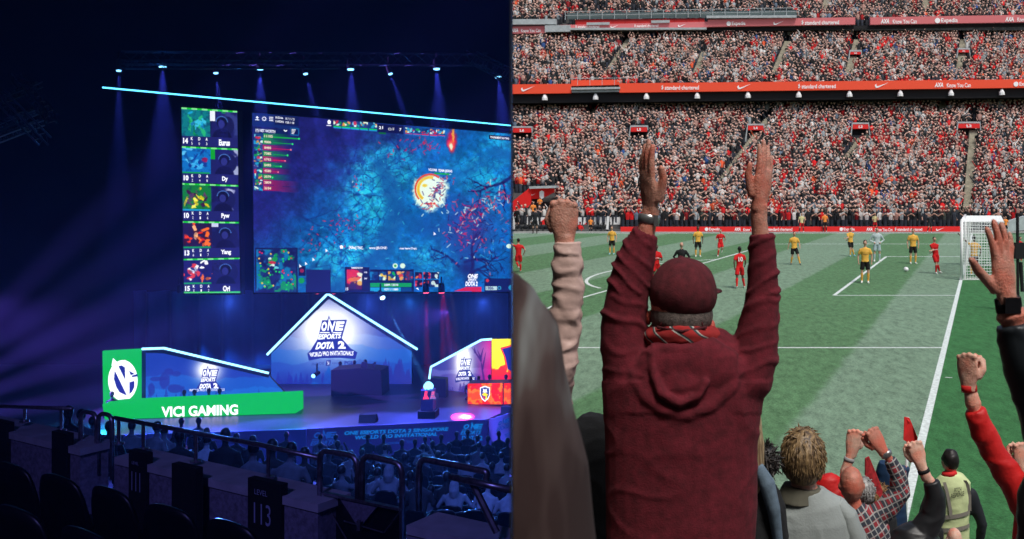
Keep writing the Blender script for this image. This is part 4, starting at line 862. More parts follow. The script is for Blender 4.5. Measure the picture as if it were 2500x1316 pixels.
AUD = [  # x, y of head, distance, variant, brightness, yaw, label
 (160, 1010, 17, 0, .03, 0, 'person in dark clothes seated beyond the left end of the parapet'), (187, 1020, 18, 1, .35, .3, 'person in a pale shirt leaning beside the small gate'), (222, 1032, 20, 0, .3, 0, 'person in a light top seen between the hoops of the small gate'),
 (262, 1045, 19, 0, .02, 0, 'person in black seated right behind the small gate'), (318, 1046, 21, 1, .35, .5, 'person in a pale shirt turned sideways behind board 111'), (362, 1049, 19, 1, .3, -.3, 'person in a grey shirt leaning forward behind the handrail near board 111'),
 (396, 1054, 21, 0, .28, 0, 'person in a light shirt with a phone behind the handrail'), (433, 1068, 17, 0, .02, 0, 'person in black between two pale shirts left of VICI lettering'), (500, 1080, 19, 1, .5, .4, 'person in a chequered pale shirt leaning behind the handrail'),
 (440, 1031, 30, 0, .02, 0, 'dark head against the green booth front, the left one of two'), (482, 1030, 30, 0, .04, 0, 'dark head against the green booth front, the right one of two'), (502, 1056, 27, 0, .02, 0, 'dark haired person just below the green booth front'),
 (545, 1066, 16, 0, .02, 0, 'large dark head below the V of the green booth front lettering'), (574, 1070, 26, 0, .03, 0, 'dark head below the right half of the green booth front'), (614, 1076, 25, 0, .02, 0, 'dark head in front of the cyan fog at the stage edge'),
 (697, 1064, 33, 0, .02, 0, 'lone small dark head at the left end of the stage print'), (620, 1104, 14.5, 1, .35, .6, 'person in a white shirt bending right above board 113'), (662, 1094, 15, 0, .04, .2, 'person with dark hair right of the bending white shirt'),
 (700, 1108, 14.6, 1, .3, .2, 'person in a grey shirt showing a broad back right of board 113'), (740, 1110, 18, 0, .02, 0, 'person in black left of the large gate'), (828, 1085, 30, 2, .03, 0, 'dark curly head below the left stage wordmark'),
 (838, 1150, 20, 2, .16, -.5, 'person resting an arm up inside the left gate hoop'), (882, 1108, 28, 0, .06, 0, 'dark head left of the sponsor names'), (938, 1096, 29, 0, .4, 0, 'person in a pale shirt below the sponsor names'),
 (980, 1084, 32, 0, .02, 0, 'dark broad figure right of the pale shirt below the sponsor names'), (1012, 1082, 33, 0, .02, 0, 'dark head in the middle of the row facing the stage print'), (1041, 1073, 35, 2, .02, 0, 'dark figure with a raised arm facing the stage print'),
 (1056, 1086, 33, 0, .02, .2, 'dark figure just right of the raised arm'), (1076, 1070, 35, 0, .03, 0, 'dark figure in a striped top facing the stage print'), (1114, 1062, 36, 0, .02, 0, 'tall dark head left of the right stage wordmark'),
 (1141, 1058, 36, 0, .05, 0, 'dark head standing in front of the right stage wordmark'), (1165, 1072, 34, 0, .02, 0, 'dark head right below the right stage wordmark'), (1190, 1074, 34, 0, .03, 0, 'dark head between the two right stage wordmarks'),
 (1217, 1062, 35, 0, .02, 0, 'dark head under the angled stage print'), (1238, 1080, 31, 0, .03, 0, 'dark head closest to the partition in the back row'), (905, 1160, 21, 1, .3, -.4, 'person in a grey top bent forward inside the right gate hoop'),
 (948, 1144, 20, 3, .28, .1, 'person in a pale hoodie with the hood up inside the right gate hoop'), (1140, 1122, 28, 0, .5, 0, 'person in a white shirt with black hair, left of a pair right of the gate'), (1177, 1117, 28, 0, .5, 0, 'person in a white shirt with black hair, right of a pair'),
 (1222, 1118, 28, 1, .45, .2, 'person in a pale blue shirt near the partition'), (1200, 1142, 25, 0, .04, 0, 'person in black in front of the pale shirts near the partition'), (1236, 1146, 25, 0, .35, 0, 'person in a light top beside the partition in the third row'),
 (1088, 1168, 21, 0, .02, 0, 'person with black hair beside the bright hoodie'), (1108, 1182, 20.5, 3, .4, .1, 'person in a bright hoodie lying on the shoulders, right of the gate'), (1180, 1188, 20, 1, .6, -.2, 'person in a bright T-shirt under the lower handrail'),
 (1244, 1196, 20, 1, .5, .3, 'person in a light shirt cut by the partition in the nearest row'), (1050, 1200, 21, 0, .1, 0, 'person in a dark blue top behind the bent handrail'), (1030, 1120, 27, 0, .03, 0, 'person in black left of the white shirted pair'),
 (1068, 1112, 29, 0, .05, 0, 'person in black just left of the white shirted pair'), (985, 1118, 28, 0, .03, 0, 'person in black above the right gate hoop'), (1095, 1092, 31, 0, .03, 0, 'dark figure between the striped top and the tall dark head')]
def adult(px, py, D, var, br, rz, lab):
    c_ = P(px, py, D); base = c_-Vector((0, 0, .85))
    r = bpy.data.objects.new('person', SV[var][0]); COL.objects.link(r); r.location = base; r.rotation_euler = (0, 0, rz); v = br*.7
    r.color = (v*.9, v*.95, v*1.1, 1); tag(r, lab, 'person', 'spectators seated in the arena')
    if SV[var][1]: h = bpy.data.objects.new('hair', SV[var][1]); COL.objects.link(h); h.parent = r
    return base
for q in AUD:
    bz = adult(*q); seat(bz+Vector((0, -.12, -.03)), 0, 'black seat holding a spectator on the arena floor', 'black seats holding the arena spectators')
rg = random.Random(9)
for D, x0, x1 in ((34, 780, 1240), (31, 780, 1240), (28.5, 800, 1240), (26, 820, 1240), (24, 860, 1240), (22.3, 880, 1240), (20.6, 800, 1240), (19.2, 800, 1240), (18, 800, 1230)):
    z = float(np.interp(D, [14.5, 20.5, 28, 36], [-.2-.85, -2.4-.85, -3.95-.85, -5.3-.85])); x = P(x0, 0, D).x
    while x < P(x1, 0, D).x-.3:
        if rg.random() < .92: seat(Vector((x, D-.25, z-.12)), rg.uniform(-.04, .04), 'empty black seat in the rows in front of the stage', 'empty black seats in front of the stage')
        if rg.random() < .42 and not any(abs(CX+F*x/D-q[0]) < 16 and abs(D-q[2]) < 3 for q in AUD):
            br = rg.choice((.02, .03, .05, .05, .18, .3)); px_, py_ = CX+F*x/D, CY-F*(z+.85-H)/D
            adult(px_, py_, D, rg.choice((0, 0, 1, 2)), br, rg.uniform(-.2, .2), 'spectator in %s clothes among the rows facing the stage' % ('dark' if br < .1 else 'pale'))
        x += .56

# players and casters behind the desks on the stage, facing the hall
for x, y, D_, var, lab, gr in ((832, 888, 46.0, 0, 'caster with headphones at the left end of the casters desk', 1), (870, 884, 46.0, 1, 'caster in the middle of the casters desk', 1), (893, 883, 46.0, 0, 'caster at the right of the pair at the casters desk', 1),
  (276, 962, 40.6, 0, 'player behind the green desk in front of the white monogram', 2), (452, 958, 41.4, 0, 'leftmost player of the row behind the green desk', 2), (482, 956, 41.5, 1, 'second player of the row behind the green desk', 2), (512, 954, 41.7, 0, 'third player of the row behind the green desk', 2), (543, 953, 41.9, 1, 'rightmost player of the row behind the green desk', 2),
  (1150, 925, 44, 0, 'leftmost player behind the orange desk', 3), (1172, 922, 44, 1, 'second player behind the orange desk', 3), (1196, 920, 44, 0, 'third player behind the orange desk', 3), (1236, 920, 43.8, 0, 'player behind the orange desk closest to the partition', 3)):
    c_ = P(x, y, D_); o = bpy.data.objects.new('person', SV[var][0]); COL.objects.link(o); o.location = c_-Vector((0, 0, .85)); o.rotation_euler = (0, 0, math.pi); o.color = (.02, .02, .05, 1); tag(o, lab, 'person', 'people at the desks on the stage')
    h = bpy.data.objects.new('hair', SV[var][1]); COL.objects.link(h); h.parent = o
# ================================================================ RIGHT: the daylit football ground
GS = 754.0/F                                # goal lines and mowing bands run along (GS, 1)
def XP(xp, D, z=0.0): return Vector((xp+GS*D, D, z))      # xp = distance from the goal's line of sight, D = depth
GL = -0.98
def px_of(p): return CX+F*p.x/p.y, CY-F*(p.z-H)/p.y
# ---- grass sheet
gm = bpy.data.materials.new('grass_turf'); gm.use_nodes = True; n = gm.node_tree; L = n.links; bs = n.nodes['Principled BSDF']
geo = n.nodes.new('ShaderNodeNewGeometry'); sep = n.nodes.new('ShaderNodeSeparateXYZ'); L.new(geo.outputs['Position'], sep.inputs[0])
def M_(op, a, b=None, c=None):
    m = n.nodes.new('ShaderNodeMath'); m.operation = op
    for i, v in enumerate((a, b, c)):
        if v is None: continue
        if isinstance(v, (int, float)): m.inputs[i].default_value = v
        else: L.new(v, m.inputs[i])
    return m.outputs[0]
xp = M_('SUBTRACT', sep.outputs[0], M_('MULTIPLY', sep.outputs[1], GS))
nz = n.nodes.new('ShaderNodeTexNoise'); nz.inputs['Scale'].default_value = 1.2; L.new(geo.outputs['Position'], nz.inputs['Vector'])
xq = M_('ADD', xp, M_('MULTIPLY', M_('SUBTRACT', nz.outputs['Fac'], .5), .25))
ph = M_('MULTIPLY', M_('SUBTRACT', xq, GL-4.38), 1/8.77)
st_ = M_('FRACT', ph)
edge = n.nodes.new('ShaderNodeMapRange'); edge.interpolation_type = 'SMOOTHSTEP'
L.new(M_('ABSOLUTE', M_('SUBTRACT', st_, .5)), edge.inputs[0]); edge.inputs[1].default_value = .235; edge.inputs[2].default_value = .265
# beyond the goal line: one broad dark strip then light ground
beyond = n.nodes.new('ShaderNodeMapRange'); L.new(xq, beyond.inputs[0]); beyond.inputs[1].default_value = GL+.0; beyond.inputs[2].default_value = GL+.05
out2 = n.nodes.new('ShaderNodeMapRange'); L.new(xq, out2.inputs[0]); out2.inputs[1].default_value = 1.05; out2.inputs[2].default_value = 1.25
def ramp(vals, fac):
    r = n.nodes.new('ShaderNodeValToRGB'); r.color_ramp.elements[0].color = (*vals[0][1], 1); r.color_ramp.elements[0].position = vals[0][0]
    r.color_ramp.elements[1].color = (*vals[1][1], 1); r.color_ramp.elements[1].position = vals[1][0]
    for p, c in vals[2:]: e_ = r.color_ramp.elements.new(p); e_.color = (*c, 1)
    L.new(fac, r.inputs[0]); return r.outputs[0]
def mixc(f, a, b):
    m = n.nodes.new('ShaderNodeMix'); m.data_type = 'RGBA'; L.new(f, m.inputs[0])
    for k, v in ((6, a), (7, b)):
        if isinstance(v, tuple): m.inputs[k].default_value = (*v, 1)
        else: L.new(v, m.inputs[k])
    return m.outputs[2]
LT, DK, DG = (0.165, 0.255, 0.175), (0.09, 0.19, 0.09), (0.04, 0.15, 0.05)
c1 = mixc(edge.outputs[0], LT, DK); c2 = mixc(beyond.outputs[0], c1, DG); c3 = mixc(out2.outputs[0], c2, (0.11, 0.22, 0.12))
fine = n.nodes.new('ShaderNodeTexNoise'); fine.inputs['Scale'].default_value = 22; fine.inputs['Detail'].default_value = 6; fine.inputs['Roughness'].default_value = .75; L.new(geo.outputs['Position'], fine.inputs['Vector'])
sc_ = n.nodes.new('ShaderNodeVectorMath'); sc_.operation = 'MULTIPLY'; L.new(geo.outputs['Position'], sc_.inputs[0]); sc_.inputs[1].default_value = (1.0, .35, 1)
mid = n.nodes.new('ShaderNodeTexNoise'); mid.inputs['Scale'].default_value = 5.5; mid.inputs['Detail'].default_value = 8; mid.inputs['Roughness'].default_value = .7; mid.inputs['Distortion'].default_value = .2; L.new(sc_.outputs[0], mid.inputs['Vector'])
f1 = n.nodes.new('ShaderNodeMapRange'); L.new(fine.outputs['Fac'], f1.inputs[0]); f1.inputs[1].default_value = .3; f1.inputs[2].default_value = .7; f1.inputs[3].default_value = .55; f1.inputs[4].default_value = 1.45
f2n = n.nodes.new('ShaderNodeMapRange'); L.new(mid.outputs['Fac'], f2n.inputs[0]); f2n.inputs[1].default_value = .3; f2n.inputs[2].default_value = .6; f2n.inputs[3].default_value = .62; f2n.inputs[4].default_value = 1.2
big = n.nodes.new('ShaderNodeTexNoise'); big.inputs['Scale'].default_value = .16; L.new(geo.outputs['Position'], big.inputs['Vector'])
f3 = n.nodes.new('ShaderNodeMapRange'); L.new(big.outputs['Fac'], f3.inputs[0]); f3.inputs[3].default_value = .85; f3.inputs[4].default_value = 1.15
vm = n.nodes.new('ShaderNodeVectorMath'); vm.operation = 'SCALE'; L.new(c3, vm.inputs[0]); L.new(M_('MULTIPLY', M_('MULTIPLY', f1.outputs[0], f2n.outputs[0]), f3.outputs[0]), vm.inputs['Scale'])
L.new(vm.outputs[0], bs.inputs['Base Color']); bs.inputs['Roughness'].default_value = .85; bs.inputs['Specular IOR Level'].default_value = .2
bp = n.nodes.new('ShaderNodeBump'); bp.inputs['Strength'].default_value = .5; bp.inputs['Distance'].default_value = .03; L.new(fine.outputs['Fac'], bp.inputs['Height']); L.new(bp.outputs[0], bs.inputs['Normal'])
b = MB(); b.add([(-.08, -60, 0), (-.08, .7, 0), (SL*400+.03, 400, 0), (500, 400, 0), (500, -60, 0)], [(4, 3, 2, 1, 0)]); struct('pitch', b, gm)
# ---- painted lines
M_line = mat('line_paint', (.62, .68, .66), .8, nscale=14, nvar=.25)
lm = MB()
def gline(p0, p1, w):
    d = (p1-p0).normalized(); s = Vector((-d.y, d.x, 0))*w/2; k = max(1, int((p1-p0).length/4)); 
    for i in range(k):
        a_, c_ = p0+(p1-p0)*(i/k), p0+(p1-p0)*((i+1)/k); lm.add([a_+s, a_-s, c_-s, c_+s], [(0, 1, 2, 3)])
C0 = 9.7; z4 = .004
Dn, D6n, Dpost, Dfar, D6f, Dpf, Dt = C0+13.84, C0+24.84, C0+30.34, C0+37.66, C0+43.16, C0+54.16, C0+68
gline(XP(GL, C0, z4), XP(GL, Dt, z4), .13); gline(XP(-60, Dt, z4), XP(GL, Dt, z4), .3); gline(XP(-60, C0, z4), XP(GL, C0, z4), .12)
for xe, a_, c_ in ((-14.1, Dn, Dpf), (-5.38, D6n, D6f)):
    gline(XP(GL, a_, z4*1.1), XP(xe, a_, z4*1.1), .12); gline(XP(GL, c_, z4*1.1), XP(xe, c_, z4*1.1), .2); gline(XP(xe, a_, z4*1.2), XP(xe, c_, z4*1.2), .13)
pts = []
for i in range(60):
    an = i/60*2*math.pi; xx = -.98-.8*(11+9.15*math.cos(an)); dd = C0+34+9.15*math.sin(an)
    pts.append((xx, dd))
for (a_, c_), (e_, g_) in zip(pts, pts[1:]+pts[:1]):
    if a_ < -14.1 and e_ < -14.05: gline(XP(a_, c_, z4*1.3), XP(e_, g_, z4*1.3), .14)
gline(G(2307, 921, z4*1.3), G(2325, 922, z4*1.3), .05)
lm.v = [(max(q[0], SL*q[1]+.03), q[1], q[2]) for q in lm.v]; o = lm.build('pitch_markings', M_line); o['kind'] = 'structure'
b = MB(); b.add([XP(-60, Dt+.35, .006), XP(60, Dt+.35, .006), XP(60, 81.5, .006), XP(-60, 81.5, .006)], [(0, 1, 2, 3)])
b.v = [(max(q[0], SL*q[1]+.05), q[1], q[2]) for q in b.v]; struct('perimeter_path', b, mat('track', (.25, .26, .24), .9, nscale=1, nvar=.2))

# ---- goal
M_white = mat('white_paint', (.8, .8, .8), .4)
gp0, gp1 = XP(GL+.03, Dpost), XP(GL+.03, Dfar); dx = Vector((1, 0, 0))
go = empty('goal', gp0, 'white goal with a net standing on the goal line', 'goal')
b = MB(); b.tube([gp0, gp0+Vector((0, 0, 2.44))], .065, 12); b.build('post', M_white, go, True)
b = MB(); b.tube([gp1, gp1+Vector((0, 0, 2.44))], .065, 12); b.build('post', M_white, go, True)
b = MB(); b.tube([gp0+Vector((0, 0, 2.44)), gp1+Vector((0, 0, 2.44))], .065, 12); b.build('crossbar', M_white, go, True)
M_net = mat('net_cord', (.75, .77, .77), .7)
def gridnet(a, b_, c, d, n1, n2, r=.011):
    m = MB()
    for i in range(n1+1): m.tube([a.lerp(b_, i/n1), d.lerp(c, i/n1)], r, 3, cap=False)
    for j in range(n2+1): m.tube([a.lerp(d, j/n2), b_.lerp(c, j/n2)], r, 3, cap=False)
    return m
dep = 1.75; T = Vector((0, 0, 2.42)); bk0, bk1 = gp0+dx*dep, gp1+dx*dep
gridnet(gp0+T, bk0+T-Vector((0, 0, .05)), bk0, gp0, 15, 20).build('side_net', M_net, go); gridnet(gp1+T, bk1+T, bk1, gp1, 15, 20).build('side_net', M_net, go)
gridnet(gp0+T, bk0+T, bk1+T, gp1+T, 14, 40).build('roof_net', M_net, go); gridnet(bk0+T, bk1+T, bk1, bk0, 44, 20).build('back_net', M_net, go)
b = MB(); b.tube([gp0+Vector((0, 0, .03)), bk0+Vector((0, 0, .03)), bk1+Vector((0, 0, .03)), gp1+Vector((0, 0, .03))], .03, 6); b.build('ground_bar', M_white, go)
for q, qq in ((bk0, gp0), (bk1, gp1)): b = MB(); b.tube([qq+Vector((.3, .0, 2.42)), qq+Vector((.12, 0, 0))], .035, 6); b.build('stanchion', M_white, go)

# ---- corner flag
D_c = C0; cfp = XP(GL-.02, D_c); M_red = mat('red_cloth', (.62, .015, .015), .75, nscale=9, nvar=.15); M_pole = mat('flag_pole', (.6, .63, .62), .4)
def pole_x(y): return 2216
cf = empty('corner_flag', G(2209, 1420), 'red corner flag on a white pole beside the goal line', 'flag')
b = MB(); p0 = cf.location; D_ = p0.y; b.tube([p0+Vector((0, .03, 0)), P(2218, 1020, D_)+Vector((0, .03, 0))], .017, 8); b.build('pole', M_pole, cf, True)
b = MB(); pr_ = [(2208, 1018), (2220, 1020), (2228, 1038), (2240, 1068), (2239, 1086), (2228, 1104), (2216, 1080), (2206, 1074)]
v = [P(x, y, D_-.02+.03*math.sin(i*1.7)) for i, (x, y) in enumerate(pr_)]; v2 = [q+Vector((0, .012, 0)) for q in v]; n_ = len(v)
b.add(v+v2, [tuple(range(n_)), tuple(range(2*n_-1, n_-1, -1))]+[(i, i+n_, (i+1) % n_+n_, (i+1) % n_) for i in range(n_)]); b.build('cloth', M_red, cf)
# ball
bp_ = G(2212, 664, .0); b = MB(); b.ball((0, 0, 0), .115, 16); o = b.build('football', mat('ball_white', (.8, .8, .82), .4, nscale=9, nvar=.3), None, True); o.location = bp_+Vector((0, 0, .115)); tag(o, 'white football lying on the grass in front of the goal', 'ball')

# ---------------------------------------------------------------- far stand: structure
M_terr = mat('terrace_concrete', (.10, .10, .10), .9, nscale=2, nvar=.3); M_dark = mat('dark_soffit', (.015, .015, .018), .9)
M_stair = mat('stair_concrete', (.38, .35, .27), .9, nscale=2, nvar=.3); M_rseat = mat('red_seat', (.5, .01, .015), .5)
XL = lambda D: SL*D+.06
XR = 52.0
stand = empty('main_stand', Vector((20, 80, 0)), 'three tiered grandstand opposite, packed with supporters', 'grandstand')
def tier(D0, z0, rise, run, rows, nm):
    b = MB()
    for r in range(rows):
        y0_, y1_ = D0+r*run, D0+(r+1)*run; z = z0+r*rise; xl = XL(y1_)
        b.add([(xl, y0_, z), (XR, y0_, z), (XR, y1_, z), (xl, y1_, z), (xl, y0_, z-rise), (XR, y0_, z-rise)], [(0, 1, 2, 3), (4, 5, 1, 0)])
    b.build(nm, M_terr, stand)
T1 = (81.0, 0.15, .375, .64, 40); T2 = (97.5, 13.2, .42, .67, 23); T3 = (107.5, 21.5, .46, .67, 14)
tier(*T1, 'lower_terrace'); tier(*T2, 'middle_terrace'); tier(*T3, 'upper_terrace')
def fasciab(nm, x0, x1, yt0, yb0, yt1, yb1, D, m, th=.4):
    """board between photo columns x0..x1; top/bottom rows given at both ends"""
    o = solid([(x0, yt0), (x1, yt1), (x1, yb1), (x0, yb0)], flatD(D), th).build(nm, m, stand); return o
def Lt(x, a, c): return a+(c-a)*(x-1250)/1250   # straight line across the right half
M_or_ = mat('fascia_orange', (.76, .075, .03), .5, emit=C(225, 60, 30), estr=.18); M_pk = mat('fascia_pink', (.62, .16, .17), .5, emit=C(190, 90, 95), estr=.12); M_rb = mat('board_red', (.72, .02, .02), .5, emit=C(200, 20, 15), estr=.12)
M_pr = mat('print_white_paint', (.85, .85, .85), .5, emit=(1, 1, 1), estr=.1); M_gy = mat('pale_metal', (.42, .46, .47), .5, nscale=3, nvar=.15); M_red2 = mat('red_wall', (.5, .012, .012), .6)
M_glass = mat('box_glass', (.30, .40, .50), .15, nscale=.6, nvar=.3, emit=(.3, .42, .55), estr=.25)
# middle fascia
DF = 96.9
f1t = lambda x: Lt(x, 206, 193.5); f1b = lambda x: Lt(x, 229, 214)
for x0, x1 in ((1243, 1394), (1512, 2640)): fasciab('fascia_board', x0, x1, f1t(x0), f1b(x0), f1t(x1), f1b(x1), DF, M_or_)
fasciab('fascia_board', 1394, 1552, 196, 210, 194, 206, DF+1.0, M_or_, .3); fasciab('camera_gantry_floor', 1394, 1514, 214, 219, 212, 217, DF-.3, M_gy, 1.2); fasciab('gantry_underside', 1396, 1512, 221, 226, 219, 224, DF, M_gy, 1.0)
b = MB(); b.tube([P(1390, 192, DF+.4), P(1552, 190, DF+.4)], .03, 5)
for x in (1390, 1410, 1440, 1470, 1500, 1530, 1552): b.tube([P(x, 192-(x-1390)*.012, DF+.4), P(x, 208, DF+.4)], .025, 5)
b.build('gantry_rail', M_gy, stand)
t = TX(flatD(DF), .06)
def swoosh(t, x, y, w, h, mi=0): t.poly([(x, y+h*.55), (x+w*.1, y+h*.25), (x+w*.12, y+h*.62), (x+w*.2, y+h*.75), (x+w, y), (x+w*.22, y+h), (x+w*.06, y+h)], mi)
def sc_mark(t, x, y, h):
    t.line([(x+h*.25, y+h*.1), (x, y+h*.3), (x+h*.3, y+h*.55), (x, y+h*.8)], h*.16); t.line([(x+h*.3, y), (x+h*.05, y+h*.2), (x+h*.4, y+h*.5), (x+h*.1, y+h*.95)], h*.14)
def ad(t, kind, x, y0, y1, sl=-.0096):
    h = y1-y0; q = lambda a, b_, c, d: [(a, b_+sl*(a-x)), (c, b_+sl*(c-x)), (c, d+sl*(c-x)), (a, d+sl*(a-x))]
    if kind == 'sc': sc_mark(t, x, y0, h); t.text('standard chartered', q(x+h*.75, y0+h*.1, x+h*8.3, y1), .02)
    if kind == 'exp':
        t.poly([(x+h*.5+h*.55*math.cos(k*.5236), y0+h*.5+h*.55*math.sin(k*.5236)) for k in range(12)]); t.text('Expedia', q(x+h*1.25, y0+h*.05, x+h*4.6, y1+h*.15), .02)
    if kind == 'axa': t.text('AXA', q(x, y0, x+h*1.9, y1), .04, .2); t.text('Know You Can', q(x+h*2.7, y0+h*.15, x+h*8.0, y1+h*.1), .015)
    if kind == 'nike': swoosh(t, x, y0, h*2.6, h)
for k, x in (('nike', 1272), ('sc', 1615), ('nike', 1800), ('sc', 1949), ('nike', 2136), ('axa', 2282), ('exp', 2475)):
    yy = f1t(x); ad(t, k, x, yy+6 if k != 'nike' else yy+4, yy+17)
t.build('advert_lettering', [M_pr], stand)
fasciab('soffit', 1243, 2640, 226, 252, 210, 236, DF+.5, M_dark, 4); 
for x in range(1330, 2500, 124):            # lamps under the fascia
    b = MB(); p = P(x, Lt(x, 231, 217), DF+.2); b.tube([p, p+Vector((0, 0, -.35)), p+Vector((0, 0, -.6))], [.1, .28, .3], 8); b.build('soffit_lamp', M_white, stand)
# upper fascia (pink)
DU = 106.9
f2t = lambda x: Lt(x, 57, 36); f2b = lambda x: Lt(x, 74, 54)
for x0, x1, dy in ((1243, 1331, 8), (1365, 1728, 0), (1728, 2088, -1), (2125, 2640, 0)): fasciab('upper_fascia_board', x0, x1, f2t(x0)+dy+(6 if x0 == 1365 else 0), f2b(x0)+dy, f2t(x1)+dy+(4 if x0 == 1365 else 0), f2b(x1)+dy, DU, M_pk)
t = TX(flatD(DU), .06)
for k, x, h in (('axa', 1248, 9), ('sc', 1405, 7), ('nike', 1490, 8), ('sc', 1549, 7), ('nike', 1655, 8), ('exp', 1774, 10), ('nike', 1888, 10), ('sc', 1957, 11), ('axa', 2150, 11), ('exp', 2283, 12), ('axa', 2454, 11)):
    yy = f2t(x)+4.5+(8 if x < 1331 else 3 if x < 1720 else 0); ad(t, k, x, yy, yy+h, -.0168)
t.build('advert_lettering', [M_pr], stand)
fasciab('upper_soffit', 1331, 2640, 74, 84, 55, 62, DU+.5, M_dark, 3)
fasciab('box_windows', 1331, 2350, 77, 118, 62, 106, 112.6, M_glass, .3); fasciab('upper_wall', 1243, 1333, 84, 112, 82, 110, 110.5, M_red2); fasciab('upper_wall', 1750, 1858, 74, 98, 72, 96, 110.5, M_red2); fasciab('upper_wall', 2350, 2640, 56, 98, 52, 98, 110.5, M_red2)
for i, x in enumerate(range(1345, 2350, 28)): b = MB(); b.box(P(x, 90, 112.4), (.07, .1, 2.4)); b.build('window_mullion', M_gy, stand)
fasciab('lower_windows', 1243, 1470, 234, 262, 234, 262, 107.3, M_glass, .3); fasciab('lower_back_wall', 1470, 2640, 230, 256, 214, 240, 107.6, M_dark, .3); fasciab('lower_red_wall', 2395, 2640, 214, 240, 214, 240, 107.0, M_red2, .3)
# press gantry above the upper fascia, left half
for (x0, x1, y0, y1, D) in ((1243, 1358, 47, 60, DU-.4), (1725, 1945, 38, 44, DU-.4), (1365, 1725, 68, 73, DU-.5), (1330, 1392, 62, 78, DU-.6), (1432, 1488, 55, 61, DU-.3), (1590, 1635, 50, 56, DU-.3)): fasciab('gantry_box', x0, x1, y0, y1, y0-1, y1-1, D, M_gy, .8)
fasciab('gantry_wall', 1405, 1720, 48, 62, 45, 58, DU+.1, M_red2, .3); fasciab('balcony_slab', 1725, 1950, 46, 52, 42, 48, DU+.1, mat('balcony_dark', (.03, .03, .035), .7), .5)
b = MB()
for y in (27, 36): b.tube([P(1380, y+2, DU-.2), P(1950, y-8, DU-.2)], .035, 5)
for x in range(1380, 1960, 30): yy = 28-(x-1380)*.0175; b.tube([P(x, yy, DU-.2), P(x, yy+20, DU-.2)], .04, 5)
b.build('balcony_rail', M_gy, stand)
fasciab('balcony_glass', 1385, 1945, 32, 47, 24, 40, DU-.05, mat('balcony_glass', (.12, .16, .16), .2), .05)
fasciab('seat_back_row', 1245, 1330, 108, 124, 105, 120, 107.8, M_rseat, .3)
# perimeter adverts
DB = 80.2
ab = empty('advert_boards', P(1980, 565, DB), 'long low red advertising boards along the far touchline', 'advertising board')
solid([(1515, 554), (2346, 553), (2346, 566), (1515, 567.5)], flatD(DB), .25).build('board_face', M_rb, ab)
t = TX(flatD(DB), .06)
for k, x in (('exp', 1721), ('axa', 1793), ('sc', 1868), ('exp', 2050), ('axa', 2115), ('sc', 2185), ('nike', 2285)): ad(t, k, x, 555.5, 563.5, 0)
t.build('advert_lettering', [M_pr], ab)
# gangways: pale stairs between the blocks, on the terraces
STAIRS = [(1, 1745, 470, 1880, 290), (1, 2055, 410, 2105, 340), (1, 2360, 530, 2378, 300), (1, 2298, 292, 2304, 240), (1, 1440, 300, 1462, 265), (2, 1480, 190, 1540, 98), (2, 1694, 200, 1722, 130), (2, 1885, 200, 1925, 104), (2, 2068, 196, 2094, 100), (2, 2340, 192, 2352, 100), (3, 2010, 40, 2026, -20), (3, 2258, 38, 2262, -20)]
TT = {1: T1, 2: T2, 3: T3}
def on_tier(ti, px, py):
    D0, z0, rise, run, rows = TT[ti]; sl = rise/run      # line of sight with the sloping plane z = z0 + (D-D0)*sl
    k = -(py-CY)/F; D = (z0-D0*sl-H)/(k-sl); return Vector(((px-CX)/F*D, D, z0+(D-D0)*sl))
stair_plan = []
for ti, x0, y0, x1, y1 in STAIRS:
    a_, c_ = on_tier(ti, x0, y0), on_tier(ti, x1, y1); stair_plan.append((ti, a_, c_)); D0, z0, rise, run, rows = TT[ti]
    b = MB(); k = max(2, int((c_.y-a_.y)/(run/2)))
    for i in range(k):
        p = a_.lerp(c_, i/k); b.box((p.x, p.y, z0+(p.y-D0)*rise/run+.1), (.8, run/2+.02, .2+rise/2))
    b.build('gangway_stairs', M_stair, stand)
# vomitories with block signs
vom = [(1, 1252, 1297, 313, 330, 'L6'), (1, 1540, 1580, 311, 328, 'L5'), (1, 1826, 1864, 307, 324, 'L4'), (1, 2082, 2120, 304, 321, 'L3'), (1, 2340, 2392, 302, 319, 'L2'), (2, 2076, 2102, 127, 136, 'M3'), (2, 2340, 2366, 122, 131, 'M2')]
holes = []
for ti, x0, x1, y0, y1, s in vom:
    a_ = on_tier(ti, (x0+x1)/2, y1+14); D = a_.y; r = empty('vomitory', a_, 'white framed entrance reading %s between the blocks of supporters' % s, 'stand entrance')
    solid([(x0, y0), (x1, y0), (x1, y0+(y1-y0)*.62), (x0, y0+(y1-y0)*.62)], flatD(D-.2), .3).build('sign_board', M_rb, r)
    w_ = (x1-x0); h_ = y1-y0; t = TX(flatD(D-.2), .05); t.text(s, (x0+w_*.38, y0+h_*.12, x0+w_*.62, y0+h_*.5), .03); t.build('block_number', [M_pr], r)
    solid([(x0-2, y0-5), (x1+2, y0-5), (x1+2, y0-1), (x0-2, y0-1)], flatD(D-.1), 1.5).build('roof_slab', M_gy, r)
    solid([(x0-8, y1+22), (x0-2, y0-1), (x0, y0-1), (x0-4, y1+22)], flatD(D-.2), .3).build('side_frame', M_gy, r); solid([(x1+4, y1+22), (x1, y0-1), (x1+2, y0-1), (x1+7, y1+22)], flatD(D-.2), .3).build('side_frame', M_gy, r)
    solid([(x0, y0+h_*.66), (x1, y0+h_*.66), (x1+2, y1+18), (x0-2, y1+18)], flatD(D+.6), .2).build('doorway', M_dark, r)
    holes.append((ti, x0-8, x1+8, y0-6, y1+16))
